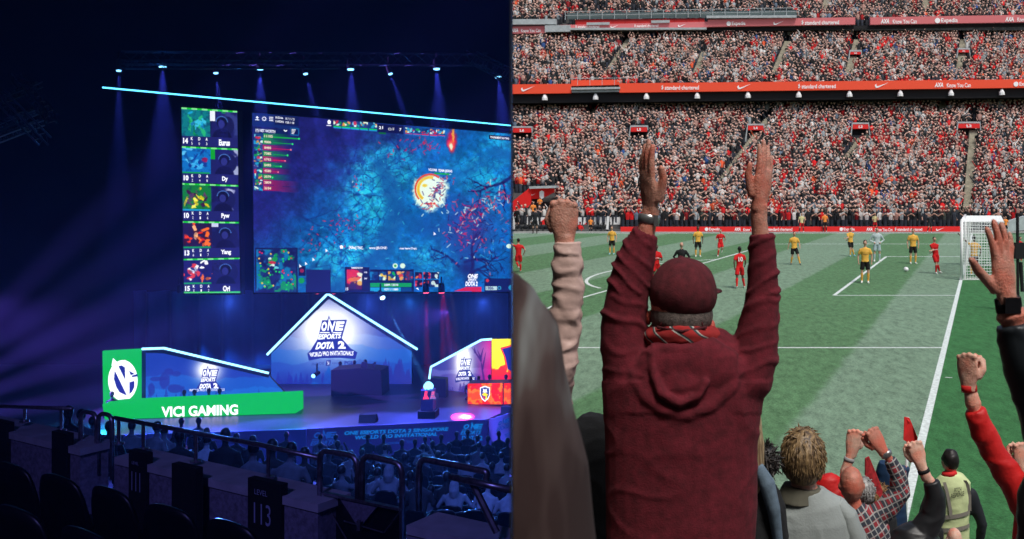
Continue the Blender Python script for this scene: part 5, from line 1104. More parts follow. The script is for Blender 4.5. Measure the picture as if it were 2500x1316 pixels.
# players' tunnel and dugouts at the left of the far side
tn = empty('players_tunnel', P(1290, 560, 82), 'red walled players tunnel at the foot of the far stand', 'tunnel')
solid([(1248, 494), (1290, 461), (1296, 461), (1296, 505), (1248, 515)], flatD(83.0), 1.5).build('side_wall', M_rb, tn); solid([(1290, 460), (1352, 458), (1352, 470), (1322, 485), (1290, 486)], flatD(83.4), .5).build('header', M_rb, tn)
solid([(1292, 486), (1318, 484), (1318, 506), (1292, 508)], flatD(83.6), .3).build('opening', M_dark, tn); solid([(1292, 455), (1358, 453), (1358, 459), (1292, 461)], flatD(82.8), 2).build('roof', M_gy, tn)
t = TX(flatD(83.3), .06); swoosh(t, 1297, 472, 11, 5); t.poly([(1317, 468), (1323, 465), (1328, 468), (1328, 482), (1323, 486), (1317, 482)]); t.build('crest_print', [M_pr], tn)
solid([(1248, 515), (1300, 506), (1262, 532), (1248, 534)], flatD(82.9), .3).build('striped_wall', M_gy, tn)
holes += [(1, 1240, 1360, 452, 512), (1, 1240, 1515, 520, 590)]
dg_ = empty('dugout', P(1400, 566, 81), 'long white dugout of seats at the far touchline', 'dugout')
for x0, x1 in ((1255, 1340), (1375, 1480), (1480, 1514)): solid([(x0, 531), (x1, 530), (x1, 565), (x0, 566)], flatD(82.0), .3).build('back_panel', M_white, dg_)
for x in (1253, 1374, 1482): solid([(x, 528), (x+6, 528), (x+3, 566), (x-3, 566)], flatD(81.0), .1).build('side_panel', M_white, dg_)
solid([(1320, 541), (1336, 530), (1341, 534), (1325, 558), (1318, 562)], flatD(81.9), .05).build('red_stripe', M_rb, dg_); solid([(1426, 548), (1446, 532), (1450, 536), (1432, 553)], flatD(81.9), .05).build('red_stripe', M_rb, dg_)
# right-hand corner: grey wall, dark mast
o = solid([(2445, 545), (2500, 528), (2640, 500), (2640, 560), (2500, 562), (2450, 566)], flatD(76), .5).build('corner_wall', M_gy, None, off=P(2500, 560, 76)); tag(o, 'grey concrete wall rising to the right behind the goal', 'wall')
b = MB(); b.tube([P(2484, 520, 30), P(2486, 900, 30)], .05, 8); b.tube([P(2492, 640, 30), P(2496, 712, 30)], .06, 8); b.box(P(2488, 612, 30), (.3, .2, .5)); o = b.build('camera_mast', M_black, None, off=P(2486, 700, 30)); tag(o, 'thin black camera mast behind the goal net', 'mast')

# ---- near stand the photographer stands in
b = MB()
for i in range(14):
    y1 = 7.6-i*.78; z = .85+i*.165
    y0_ = y1-.78; z = min(z, 6); b.box((20+SL*max(y0_, .6), (y0_+y1)/2, z/2), (40, .78, z))
b.v = [(max(q[0], (SL*q[1] if q[1] > .6 else -.095)+.01), q[1], q[2]) for q in b.v]; struct('near_terrace', b, M_terr)
b = MB(); b.box((20, -9.5, 12.2), (40.2, 9, .4)); b.build('unseen_shade_roof', M_dark)['kind'] = 'structure'  # roof added out of view to shade the near supporters, set well back
b = MB(); b.box((20, -13.8, 6), (40, .3, 12)); b.build('near_stand_back', M_terr)['kind'] = 'structure'
# ---------------------------------------------------------------- the packed stands
M_cskin = mat('crowd_skin', (.62, .36, .27), .6); M_cloth = mat('crowd_cloth', (1, 1, 1), .85, attr='Col')
def tapered(b, p0, p1, r0, r1, n, col, cols):
    p0, p1 = Vector(p0), Vector(p1); t_ = (p1-p0).normalized(); a_ = t_.cross(Vector((0, 1, 0.01))).normalized(); c_ = t_.cross(a_); k = len(b.v)
    for p, r in ((p0, r0), (p1, r1)):
        ra, rb_ = r if hasattr(r, '__len__') else (r, r)
        for i in range(n): an = 2*math.pi*(i+.5)/n; b.v.append(tuple(p+a_*math.cos(an)*ra+c_*math.sin(an)*rb_))
    f = [(k+i, k+(i+1) % n, k+n+(i+1) % n, k+n+i) for i in range(n)]+[tuple(k+n+i for i in range(n))]
    b.f += f; b.m += [col]*len(f)
def crowd_fig(var):
    b = MB(); rg = random.Random(var)   # material codes: 0 shirt 1 skin 2 hair 3 trousers
    tapered(b, (0, 0, 0), (0, 0, .82), (.13, .09), (.16, .11), 6, 3, None); tapered(b, (0, 0, .8), (0, 0, 1.28), (.16, .11), (.21, .12), 6, 0, None); tapered(b, (0, 0, 1.28), (0, 0, 1.44), (.21, .12), (.07, .07), 6, 0, None)
    k0 = len(b.f); b.ball((0, -.02, 1.6), (.09, .105, .132), 8, 1)
    for i in range(k0, len(b.f)):
        c_ = sum((Vector(b.v[j]) for j in b.f[i]), Vector())/len(b.f[i])
        if c_.z > 1.69 or c_.y > .03: b.m[i] = 2
    poses = [('clap', 'clap'), ('up', 'up'), ('down', 'down'), ('up', 'down'), ('clap', 'clap'), ('v', 'v'), ('down', 'clap'), ('clap', 'up')][var]
    for s, ps in zip((-1, 1), poses):
        a0 = Vector((s*.21, 0, 1.34))
        if ps == 'clap': el = Vector((s*.3, -.12, 1.12)); ha = Vector((s*.05, -.32, 1.3))
        elif ps == 'up': el = Vector((s*.3, -.05, 1.58)); ha = Vector((s*.12, -.12, 1.88))
        elif ps == 'v': el = Vector((s*.4, -.03, 1.6)); ha = Vector((s*.55, -.05, 1.9))
        else: el = Vector((s*.27, 0, 1.05)); ha = Vector((s*.24, -.08, .8))
        tapered(b, a0, el, .06, .05, 5, 0, None); tapered(b, el, ha, .048, .035, 5, 0 if var % 2 else 1, None); b.ball(ha, .055, 5, 1)
    return np.array(b.v), b.f, np.array(b.m)
FIG = [crowd_fig(v) for v in range(8)]
rng = np.random.RandomState(12)
SHIRT = np.array([C(30, 32, 36), C(18, 20, 24), C(44, 50, 60), C(176, 174, 172), C(208, 206, 204), C(190, 16, 22), C(214, 20, 24), C(130, 14, 22), C(96, 112, 130), C(150, 160, 165), C(226, 90, 50), C(40, 80, 140), C(170, 130, 120), C(60, 66, 60)])
PW = {1: np.array([.24, .23, .1, .12, .08, .055, .045, .045, .04, .03, .012, .01, .04, .02]), 2: np.array([.26, .24, .1, .08, .07, .045, .04, .04, .06, .05, .012, .02, .03, .03]), 3: np.array([.26, .22, .1, .05, .04, .04, .03, .06, .03, .03, .02, .01, .02, .05])}
HAIR = np.array([C(30, 22, 18), C(60, 44, 32), C(18, 16, 16), C(120, 96, 66), C(150, 148, 145), C(200, 160, 140)])
def person_spots(ti):
    D0, z0, rise, run, rows = TT[ti]; out = []
    for r in range(rows):
        y = D0+r*run+run*.55; z = z0+r*rise; x = XL(y)+.3; 
        while x < (XR-1 if ti > 1 else XR-1):
            xx = x+rng.uniform(-.1, .1); yy = y+rng.uniform(-.12, .12); x += .41 if ti == 1 else .44
            px, py = CX+F*xx/yy, CY-F*(z+1.0-H)/yy
            if px > 2640: break
            if any(h[0] == ti and h[1] < px < h[2] and h[3] < py < h[4] for h in holes): continue
            skip = False
            for tj, a_, c_ in stair_plan:
                if tj == ti and a_.y-.3 < yy < c_.y+.3:
                    sx = a_.x+(c_.x-a_.x)*(yy-a_.y)/(c_.y-a_.y)
                    if abs(xx-sx) < .5: skip = True
            if ti == 2 and px < 1394 and r == 0: skip = skip or False
            if ti == 2 and 1394 < px < 1512 and r < 1: skip = True
            if ti == 3 and 1380 < px < 1950 and r < 5 and rng.rand() < .55: skip = True
            if skip or rng.rand() < .03: continue
            out.append((xx, yy, z, r))
    return out
def crowd_mesh(spots, ti, name, label):
    V, Fv, Fl, CO, MI = [], [], [], [], []; nv = 0; pw = PW[ti]/PW[ti].sum()
    for (x, y, z, r) in spots:
        v, f, m = FIG[rng.choice(8, p=[.22, .13, .14, .1, .16, .06, .12, .07])]; a_ = rng.normal(0, .35); s = rng.uniform(.88, 1.06); ca, sa = math.cos(a_), math.sin(a_)
        q = v*s*np.array([1.12, 1.1, 1]); q = np.stack([q[:, 0]*ca-q[:, 1]*sa+x, q[:, 0]*sa+q[:, 1]*ca+y, q[:, 2]+z], 1); V.append(q)
        redz = 1.0
        px = CX+F*x/y
        if ti == 1 and px > 1750 and rng.rand() < .08: sh_ = SHIRT[[5, 6, 7][rng.randint(3)]]
        elif ti == 2 and px > 1950 and rng.rand() < .05: sh_ = SHIRT[[5, 6, 7][rng.randint(3)]]
        else: sh_ = SHIRT[rng.choice(len(SHIRT), p=pw)]
        hr = HAIR[rng.randint(len(HAIR))]; tr = np.array(C(26, 30, 40))*rng.uniform(.5, 2.2); sk = np.array((.74, .46, .37))*rng.uniform(.75, 1.2)
        pal_ = [sh_*rng.uniform(.55, 1.02), sk, hr, tr]
        for k_, fc in enumerate(f): Fv.extend([i+nv for i in fc]); Fl.append(len(fc)); CO.extend([pal_[m[k_]]]*len(fc))
        nv += len(v)
    V = np.concatenate(V); me = bpy.data.meshes.new(name); me.vertices.add(len(V)); me.vertices.foreach_set('co', V.ravel())
    Fl = np.array(Fl); me.loops.add(len(Fv)); me.loops.foreach_set('vertex_index', Fv); me.polygons.add(len(Fl)); me.polygons.foreach_set('loop_start', np.concatenate([[0], np.cumsum(Fl)[:-1]])); me.update(calc_edges=True)
    at = me.color_attributes.new('Col', 'BYTE_COLOR', 'CORNER'); c = np.ones((len(Fv), 4)); c[:, :3] = np.clip(np.array(CO), 0, 1); at.data.foreach_set('color', c.ravel())
    me.materials.append(M_cloth); o = bpy.data.objects.new(name, me); COL.objects.link(o); o['kind'] = 'stuff'; tag(o, label, 'crowd'); return o
sp1, sp2, sp3 = person_spots(1), person_spots(2), person_spots(3)
front = [s for s in sp1 if s[3] == 0]; rest = [s for s in sp1 if s[3] > 0]
crowd_mesh(rest, 1, 'crowd', 'packed supporters standing in the lower tier behind its front row'); crowd_mesh(sp2, 2, 'crowd', 'packed supporters standing in the middle tier'); crowd_mesh(sp3, 3, 'crowd', 'packed supporters in the dark upper tier')
# front row: each supporter an object of its own
M_fs = mat('supporter_top', (1, 1, 1), .85, obcol=True); M_ft = mat('supporter_trousers', (.02, .026, .04), .85)
FM = []
for v, f, m in FIG:
    b = MB(); b.v = [tuple(q) for q in v]; b.f = f; b.m = list(m); me = b.mesh('supporter')
    for mm_ in (M_fs, M_cskin, mat('supporter_hair', (.03, .022, .018), .7), M_ft): me.materials.append(mm_)
    FM.append(me)
CN = ['dark grey', 'black', 'slate', 'pale grey', 'white', 'red', 'bright red', 'maroon', 'blue grey', 'light grey', 'orange', 'blue', 'dusty pink', 'olive']
PN = ['clapping', 'raising both arms', 'arms down', 'raising one arm', 'clapping', 'arms spread wide', 'one hand up', 'raising one arm']
for i, (x, y, z, r) in enumerate(front):
    k = rng.choice(8); ci = rng.choice(len(SHIRT), p=PW[1]/PW[1].sum()); o = bpy.data.objects.new('person', FM[k]); COL.objects.link(o); o.location = (x, y, z); o.rotation_euler = (0, 0, rng.normal(0, .3)); o.color = (*SHIRT[ci], 1)
    tag(o, 'supporter in a %s top, %s, front row of far stand' % (CN[ci], PN[k]), 'person', 'supporters in the front row of the far stand')
# ================================================================ people
# ---- players and officials on the pitch
KIT = {'red': (C(205, 18, 22), C(200, 14, 20), C(205, 16, 20)), 'amber': (C(232, 176, 74), C(16, 14, 14), C(230, 170, 70)), 'ref': (C(20, 22, 24), C(18, 18, 20), C(16, 16, 18)), 'keeper': (C(182, 196, 198), C(165, 184, 188), C(170, 190, 195)), 'bib': (C(215, 205, 150), C(190, 20, 26), C(60, 50, 46)), 'dark': (C(28, 32, 38), C(26, 28, 32), C(60, 50, 46)), 'orange': (C(240, 140, 60), C(22, 22, 26), C(22, 22, 26))}
def cm(nm, c): return mat('cloth_'+nm, c, .8, nscale=6, nvar=.12)
SKL, SKD = mat('skin_light', (.58, .32, .23), .5, nscale=14, nvar=.1), mat('skin_dark', (.10, .05, .035), .45, nscale=14, nvar=.12)
HD, HB = mat('hair_dark', (.012, .009, .008), .5), mat('hair_fair', (.30, .20, .10), .55)
POSE = {   # joints in metres for a 1.8 m figure: chest yaw, hands, elbows, feet, knees  (x right, y away, z up)
 'stand': dict(h=((-.27, -.04, .86), (.27, -.04, .86)), e=((-.29, .02, 1.12), (.29, .02, 1.12)), f=((-.13, 0, .06), (.13, 0, .06)), k=((-.13, -.02, .5), (.13, -.02, .5))),
 'hips': dict(h=((-.17, -.1, 1.02), (.17, -.1, 1.02)), e=((-.36, .05, 1.14), (.36, .05, 1.14)), f=((-.14, 0, .06), (.14, 0, .06)), k=((-.13, -.02, .5), (.13, -.02, .5))),
 'walk': dict(h=((-.3, -.22, .95), (.27, .12, .9)), e=((-.28, -.02, 1.14), (.29, .1, 1.14)), f=((-.26, -.12, .06), (.2, .2, .1)), k=((-.16, -.1, .5), (.16, .1, .52))),
 'walkr': dict(h=((-.33, .05, .9), (.3, -.12, .95)), e=((-.28, .05, 1.14), (.29, .0, 1.14)), f=((-.16, .1, .07), (.3, -.12, .06)), k=((-.1, .0, .5), (.2, -.08, .52))),
 'run': dict(h=((-.34, -.28, 1.12), (.3, .14, 1.02)), e=((-.3, .04, 1.12), (.34, .1, 1.16)), f=((-.18, -.12, .06), (.1, .36, .44)), k=((-.12, -.14, .5), (.13, -.12, .56))),
 'jog': dict(h=((-.3, -.2, 1.1), (.34, .0, 1.12)), e=((-.33, .02, 1.16), (.3, .1, 1.14)), f=((-.2, .1, .12), (.12, -.1, .06)), k=((-.14, -.14, .56), (.12, -.08, .5))),
 'clap': dict(h=((-.04, -.3, 1.14), (.04, -.3, 1.14)), e=((-.28, -.08, 1.08), (.28, -.08, 1.08)), f=((-.2, .05, .06), (.12, -.05, .06)), k=((-.15, -.04, .5), (.13, -.06, .5))),
 'armup': dict(h=((-.42, -.05, 1.72), (.3, -.05, .98)), e=((-.36, 0, 1.5), (.34, .1, 1.18)), f=((-.05, .22, .3), (.14, -.1, .06)), k=((-.1, -.06, .56), (.13, -.1, .5))),
 'point': dict(h=((-.62, -.2, 1.86), (.28, -.04, .92)), e=((-.42, -.05, 1.62), (.3, .04, 1.16)), f=((-.13, 0, .06), (.15, 0, .06)), k=((-.13, -.03, .5), (.14, -.03, .5))),
 'side': dict(h=((-.34, -.16, 1.14), (-.2, .1, 1.02)), e=((-.16, -.12, 1.16), (.12, .12, 1.14)), f=((-.02, -.1, .06), (.26, .1, .08)), k=((.0, -.1, .5), (.12, .06, .5))),
}
def human(pose, mirror=False, bend=0.0, long=False):
    p = POSE[pose]; b = MB(); mx = -1 if mirror else 1
    V = lambda q: Vector((q[0]*mx, q[1], q[2])); sh = Vector((bend*mx, -abs(bend)*.5, 1.46)); pel = Vector((0, 0, .96))
    b.tube([pel+Vector((0, 0, -.06)), pel+Vector((0, 0, .08)), pel.lerp(sh, .5), sh-Vector((0, 0, .12)), sh+Vector((0, 0, .0)), sh+Vector((0, 0, .05))], [(.155, .11), (.15, .105), (.165, .105), (.2, .115), (.17, .09), (.07, .06)], 14, 0)
    b.tube([sh+Vector((0, 0, 0)), sh+Vector((0, -.02, .14))], .052, 8, 1); hc = sh+Vector((0, -.03, .24)); b.ball(hc, (.078, .1, .118), 14, 1)
    b.ball(hc+Vector((0, -.1, -.01)), (.014, .02, .02), 6, 1)
    for s in (-1, 1): b.ball(hc+Vector((s*.08, 0, -.01)), (.012, .02, .03), 6, 1)
    for i, s in enumerate((-1, 1)):
        a0 = sh+Vector((s*mx*.185, 0, -.05)); e_, h_ = V(p['e'][i]), V(p['h'][i]); b.tube([sh+Vector((s*mx*.1, 0, -.04)), a0, a0.lerp(e_, .45), a0.lerp(e_, .62)], [.065, .066, .062, .062], 10, 0); b.tube([a0.lerp(e_, .3), e_, e_.lerp(h_, .5), h_], [.062, .054, .046, .04] if long else [.046, .04, .036, .026], 8, 0 if long else 1)
        d = (h_-e_).normalized(); b.ball(h_+d*.05, (.036, .036, .05), 8, 1)
        k_, f_ = V(p['k'][i]), V(p['f'][i]); hp = pel+Vector((s*mx*.09, 0, -.06)); b.tube([hp, hp.lerp(k_, .5), hp.lerp(k_, .8)], [(.1, .1), (.098, .098), (.105, .1)], 12, 3); b.tube([hp.lerp(k_, .6), k_, k_.lerp(f_, .15)], [.07, .054, .054], 10, 1)
        b.tube([k_.lerp(f_, .12), k_.lerp(f_, .35), k_.lerp(f_, .8), f_+Vector((0, 0, .02))], [.056, .06, .042, .042], 10, 4); fw = Vector((.02*s, -.2, -.01)) if abs(f_.y) < .3 else Vector((0, -.05, -.17)); b.tube([f_+Vector((0, .05, -.02)), f_+Vector((0, -.03, -.01)), f_+fw+Vector((0, .02, -.02)), f_+fw+Vector((0, -.02, -.03))], [.04, .045, .038, .02], 8, 5)
    hb = MB(); hb.ball(hc+Vector((0, .014, .022)), (.084, .1, .112), 12)
    return b, hb, hc
def player(px, foot, top, kit, pose, facing, lab, dark=False, hair=HD, mirror=False, bend=0.0, boots=(.8, .8, .75), num=None, z=0.0, D=None, hairless=False, long=False):
    g = G(px, foot) if D is None else P(px, foot, D); hgt = (foot-top)/F*g.y; s = hgt/1.8
    b, hb, hc = human(pose, mirror, bend, long); ra = Matrix.Rotation(R(facing), 4, 'Z')
    Mx = Matrix.Translation(g) @ ra @ Matrix.Scale(s, 4)
    me = fuse(b, .024, 1, lambda c: .006*mnoise.noise(c*9)); me.transform(Mx); k = KIT[kit]
    o = put(me, 'person', [cm(kit+'_shirt', k[0]), SKD if dark else SKL, HD, cm(kit+'_shorts', k[1]), cm(kit+'_socks', k[2]), mat('boots_%d' % int(boots[0]*10+boots[2]*100), boots, .4)], None, g)
    tag(o, lab, 'person')
    if not hairless:
        bm = bmesh.new(); 
        hm_ = fuse(hb, .02, 1, lambda c: .012*mnoise.noise(c*22)); bm.from_mesh(hm_); lo = hc.z+.0
        bmesh.ops.delete(bm, geom=[v for v in bm.verts if v.co.z < hc.z-.055 or (v.co.y < hc.y-.05 and v.co.z < hc.z+.065)], context='VERTS'); bm.to_mesh(hm_); bm.free(); hm_.transform(Mx); put(hm_, 'hair', [hair], o)
    # crest, sponsor mark and number
    def mark(txt, w, h, z_, front, m, x_=0):
        v, f = text_verts(txt, .03); v = v-v.min(0); v = v/v.max(0).clip(1e-6); q = MB(); sy = -1 if front else 1
        pts = []
        for a_, c_, _ in v:
            xx = x_+(a_-.5)*w*(1 if front else -1); pts.append((Mx @ Vector((xx+bend*(1 if not mirror else -1)*.5, sy*(.13-xx*xx*1.2)-abs(bend)*.3, z_+(c_-.5)*h))))
        q.add(pts, f); q.build('shirt_print', m, o)
    if num: mark(num, .2, .2, 1.28, False, mat('number_white', (.85, .85, .85), .6))
    elif kit == 'red': mark('STANDARD', .2, .035, 1.2, True, mat('number_white', (.85, .85, .85), .6))
    elif kit == 'amber': mark('ASTRO', .2, .04, 1.22, True, mat('number_black', (.02, .02, .02), .6))
    return o
player(1266, 665, 583, 'red', 'armup', 205, 'player in red running with one arm raised beside the partition', mirror=True)
player(1494, 621, 553, 'amber', 'stand', -8, 'player in amber shirt walking between the raised fist and the raised sleeve', boots=(.3, .6, .7))
player(1602, 692, 598, 'red', 'clap', 25, 'player in red holding hands together left of the referee', dark=True)
player(1664, 690, 592, 'ref', 'hips', 0, 'bald referee in black behind the maroon cap', hairless=True, long=True)
player(1704, 627, 553, 'amber', 'stand', 5, 'player in amber standing still right above the maroon cap', dark=True)
player(1759, 626, 560, 'red', 'run', 0, 'player in red running towards the camera right of the maroon cap')
player(1806, 704, 603, 'red', 'walk', 195, 'player in red with the number 10 seen from behind', dark=True, num='10')
player(1939, 646, 566, 'amber', 'walkr', 0, 'bearded player in amber walking right of the raised arm', boots=(.1, .1, .1))
player(2076, 626, 556, 'amber', 'side', 0, 'player in amber seen from the side near the far box line', boots=(.2, .5, .7))
player(2112, 691, 587, 'amber', 'stand', -10, 'player in amber nearest the camera on the edge of the goal area', boots=(.8, .8, .75))
player(2141, 639, 556, 'keeper', 'hips', -5, 'goalkeeper all in pale grey between two amber players', bend=.0, long=True)
player(2229, 644, 559, 'amber', 'stand', 0, 'player in amber standing with arms down left of the red runner', boots=(.8, .8, .75))
player(2284, 668, 579, 'red', 'side', 10, 'player in red leaning and running towards the ball', mirror=False, bend=-.1)
player(2378, 673, 576, 'amber', 'point', 180, 'player in amber inside the goal pulling on the net', dark=True, mirror=True)
player(2436, 640, 560, 'keeper', 'stand', 10, 'person in a white top behind the goal net', long=True); player(2490, 642, 578, 'red', 'stand', 30, 'person in red beyond the camera mast at the right edge', D=50)
player(2270, 568, 522, 'dark', 'jog', 0, 'running assistant in black on the far touchline', long=True); player(2136, 564, 520, 'bib', 'clap', 0, 'substitute in a pale bib at the far boards, the right one of two')
player(1957, 568, 520, 'bib', 'walk', 0, 'substitute in a pale bib at the far boards, the left one of two'); player(2014, 566, 518, 'orange', 'stand', 180, 'steward in an amber vest standing with his back to the far boards')
player(2455, 572, 528, 'orange', 'stand', 0, 'steward in an orange vest behind the goal roof net', D=66); player(1442, 567, 530, 'orange', 'stand', 10, 'steward in an orange vest beside the dugout', D=79)
player(1306, 571, 508, 'dark', 'stand', 190, 'manager in black standing in front of the dugout', D=77.4, boots=(.05, .05, .05), long=True); player(1262, 560, 505, 'ref', 'stand', 150, 'man in a dark suit at the left end of the dugout', D=80, boots=(.05, .05, .05), long=True); player(1302, 540, 492, 'orange', 'stand', 30, 'steward in orange at the mouth of the players tunnel', D=80.8); player(1318, 518, 480, 'orange', 'clap', 0, 'steward in amber on the steps beside the tunnel', D=82.4)
# seated people in the dugout
for i, (x, kit) in enumerate(((1268, 'dark'), (1283, 'dark'), (1296, 'ref'), (1322, 'dark'), (1334, 'dark'), (1352, 'dark'), (1392, 'dark'), (1404, 'ref'), (1415, 'red'), (1450, 'dark'), (1462, 'dark'), (1472, 'ref'), (1488, 'dark'))):
    o = bpy.data.objects.new('person', SV[i % 3][0]); COL.objects.link(o); o.location = P(x, 562, 81.2)+Vector((0, 0, -.25)); o.rotation_euler = (0, 0, math.pi); c_ = KIT[kit][0]; o.color = (*c_, 1)
    h = bpy.data.objects.new('hair', SV[i % 3][1]); COL.objects.link(h); h.parent = o; tag(o, 'substitute in %s seated in the dugout' % ('red' if kit == 'red' else 'black'), 'person', 'people seated in the dugout')
    seat_g = None

# ---- the near supporters: bodies given in photo pixels at their own distance
def U(x, y, D, dd=0.0): return P(x, y, D+dd) if False else P(x, y, D)+Vector((0, dd, 0))
def tpx(b, pts, D, mi=0, n=20):
    b.tube([U(x, y, D, dd) for x, y, dd, rx, rd in pts], [(rx*D/F, rd*D/F) for x, y, dd, rx, rd in pts], n, mi)
def bpx(b, x, y, dd, rx, rd, rz, D, mi=0, n=16): b.ball(U(x, y, D, dd), (rx*D/F, rd, rz*D/F), n, mi)
def hand(b, base, Y, X, Zp, s=1.0, pose='flat', mi=0, spread=None):
    Y = Vector(Y).normalized(); X = Vector(X); X = (X-Y*X.dot(Y)).normalized(); Zc = X.cross(Y); Zc = Zc if Zc.dot(Vector(Zp)) > 0 else -Zc
    W = lambda x, y, z: base+(X*x+Y*y+Zc*z)*s
    def tb(pts, rr, n=10, ref=None): b.tube([W(*p) for p in pts], [(r[0]*s, r[1]*s) if hasattr(r, '__len__') else r*s for r in rr], n, mi, ref=Zc)
    b_ = [(0, -.03, 0), (0, .0, 0), (.0, .035, .0), (.0, .075, 0), (0, .098, 0)]
    tb(b_, [(.027, .02), (.031, .02), (.041, .018), (.043, .015), (.038, .011)], 14)
    b.ball(W(.024, .03, .012), [.02*s]*3, 8, mi)
    cur = {'flat': (4, 7, 5), 'open': (-4, 10, 8), 'fist': (78, 98, 62), 'soft': (22, 30, 20)}[pose]; sp = spread or {'flat': (2, 1, -1, -2), 'open': (13, 4, -5, -15), 'fist': (1, 0, 0, -1), 'soft': (5, 1, -3, -7)}[pose]
    for i, (x0, y0, ln, r) in enumerate(((.031, .094, .074, .0092), (.0105, .099, .082, .0096), (-.0105, .096, .076, .0092), (-.030, .088, .060, .0082))):
        th = R(0); la = R(sp[i]); p = Vector((x0, y0-.012, 0)); pts = [p.copy()]; th += R(cur[0]*.25)
        for j, (fr, c_) in enumerate(((.5, cur[0]*.75), (.29, cur[1]), (.24, cur[2]))):
            th += R(c_*(1+.06*(i-1.5))); d = Vector((math.sin(la)*math.cos(th), math.cos(la)*math.cos(th), math.sin(th))); p = p+d*ln*fr*1.08; pts.append(p.copy())
        q = []
        for a_, c_ in zip(pts[:-1], pts[1:]): q += [a_, a_.lerp(c_, .5)]
        q.append(pts[-1]); n_ = len(q); tb([tuple(v) for v in q], [r*(1.14-.3*k/n_) for k in range(n_)], 8)
        b.ball(W(*pts[-1]), [r*.84*s]*3, 8, mi)
        if pose == 'fist': b.ball(W(x0, y0+.004, -.002), [.0125*s]*3, 8, mi)
    if pose == 'fist': tp = [(.03, .02, .012), (.046, .05, .028), (.038, .078, .044), (.01, .082, .05)]
    elif pose == 'open': tp = [(.026, .012, .008), (.052, .04, .014), (.078, .068, .018), (.098, .094, .018)]
    else: tp = [(.026, .012, .01), (.04, .045, .02), (.05, .075, .024), (.054, .102, .02)]
    tb(tp, [.0165, .0135, .012, .009], 10); b.ball(W(*tp[-1]), [.009*s]*3, 8, mi)
def ridge(c, fx, fy, fz): return 1-abs(mnoise.noise(Vector((c.x*fx, c.y*fy, c.z*fz))))*2
def skinmat(nm, col, var=.14):
    m = mat(nm, col, .45, nscale=34, nvar=var, bump=.35, bscale=210); n = m.node_tree; bs = n.nodes['Principled BSDF']; bs.inputs['Subsurface Weight'].default_value = .12; bs.inputs['Subsurface Scale'].default_value = .01
    src = bs.inputs['Base Color'].links[0].from_socket; tc = n.nodes.new('ShaderNodeTexCoord'); nz = n.nodes.new('ShaderNodeTexNoise'); nz.inputs['Scale'].default_value = 16; nz.inputs['Detail'].default_value = 5; n.links.new(tc.outputs['Object'], nz.inputs['Vector'])
    mr = n.nodes.new('ShaderNodeMapRange'); mr.inputs[1].default_value = .42; mr.inputs[2].default_value = .62; n.links.new(nz.outputs['Fac'], mr.inputs[0]); mx = n.nodes.new('ShaderNodeMix'); mx.data_type = 'RGBA'; n.links.new(mr.outputs[0], mx.inputs[0]); n.links.new(src, mx.inputs[6]); mx.inputs[7].default_value = (min(1, col[0]*1.12), col[1]*.72, col[2]*.66, 1); n.links.new(mx.outputs[2], bs.inputs['Base Color']); return m
def tufts(parent, x, y, rx, rz, D, m, n_=420, ln=.05, seed=0, curl=.3, low=.35, up=0.0):
    rg = random.Random(seed); b = MB(); c = U(x, y, D); r = Vector((rx*D/F, rx*D/F*1.25, rz*D/F))
    while n_ > 0:
        d = Vector((rg.gauss(0, 1), rg.gauss(0, 1), rg.gauss(0, 1))).normalized()
        if d.z < -low or (d.y > .75 and d.z < .3): continue
        n_ -= 1; p = c+Vector((d.x*r.x, d.y*r.y, d.z*r.z)); dn = Vector((d.x*.3, d.y*.3, -.9+up*1.6)) if d.z < .75 else Vector((rg.uniform(-1, 1), rg.uniform(-1, 1), .1+up))
        dn = (dn-d*dn.dot(d)*.95+d*(.02+up*.5)+Vector((rg.gauss(0, curl), rg.gauss(0, curl), rg.gauss(0, curl)))).normalized(); L_ = ln*rg.uniform(.6, 1.3); e_ = p+dn*L_*.5+d*(.0025+up*.006); f_ = p+dn*L_+d*rg.uniform(-.006, .002+up*.01); w_ = rg.uniform(.0022, .0042)
        b.tube([p-d*.004, e_, f_], [w_*.9, w_, w_*.15], 4, cap=False, ref=d)
    b.build('hair_strands', m, parent, True)

SK1 = skinmat('skin_ruddy', (.50, .24, .175), .2); SK2 = skinmat('skin_pale', (.68, .42, .32), .2); SKE = skinmat('skin_red_ear', (.45, .09, .06))
def knit(nm, col, nv=.18): 
    m = mat(nm, col, .95, nscale=45, nvar=nv, sheen=0, bump=.22, bscale=220); return m
def strap(parent, nm, c, d, r, w, m, th=.003, flat=.8):
    b = MB(); d = Vector(d).normalized(); c = Vector(c); pts = [c-d*w/2, c-d*w*.45, c+d*w*.45, c+d*w/2]; b.tube(pts, [(r, r*flat), (r+th, r*flat+th), (r+th, r*flat+th), (r, r*flat)], 20); return b.build(nm, m, parent, True)

# 1. the man in the maroon hoodie
D = 2.7; px_m = D/F
bd = MB()
tpx(bd, [(1665, 1700, 0, 120, 80), (1665, 1100, 0, 120, 80), (1668, 900, 0, 120, 70), (1668, 830, 0, 58, 55), (1664, 790, 0, 56, 58)], D)
bpx(bd, 1664, 738, .0, 76, .098, 98, D, 0, 24); bpx(bd, 1690, 770, .06, 44, .05, 56, D)
bpx(bd, 1742, 735, .075, 10, .02, 16, D); bpx(bd, 1583, 776, 0, 8, .02, 19, D, 1); bpx(bd, 1738, 800, .0, 9, .02, 20, D, 1)
for pts in ([(1560, 900, 0, 40, 40), (1528, 820, 0, 34, 36), (1545, 690, 0, 30, 30), (1572, 590, 0, 24, 22), (1583, 540, 0, 21, 20), (1590, 510, 0, 22, 20)], [(1810, 900, 0, 40, 40), (1848, 800, 0, 32, 34), (1862, 700, 0, 26, 26), (1859, 600, 0, 22, 20), (1853, 540, 0, 20, 19), (1853, 500, 0, 21, 20)]): tpx(bd, pts, D)
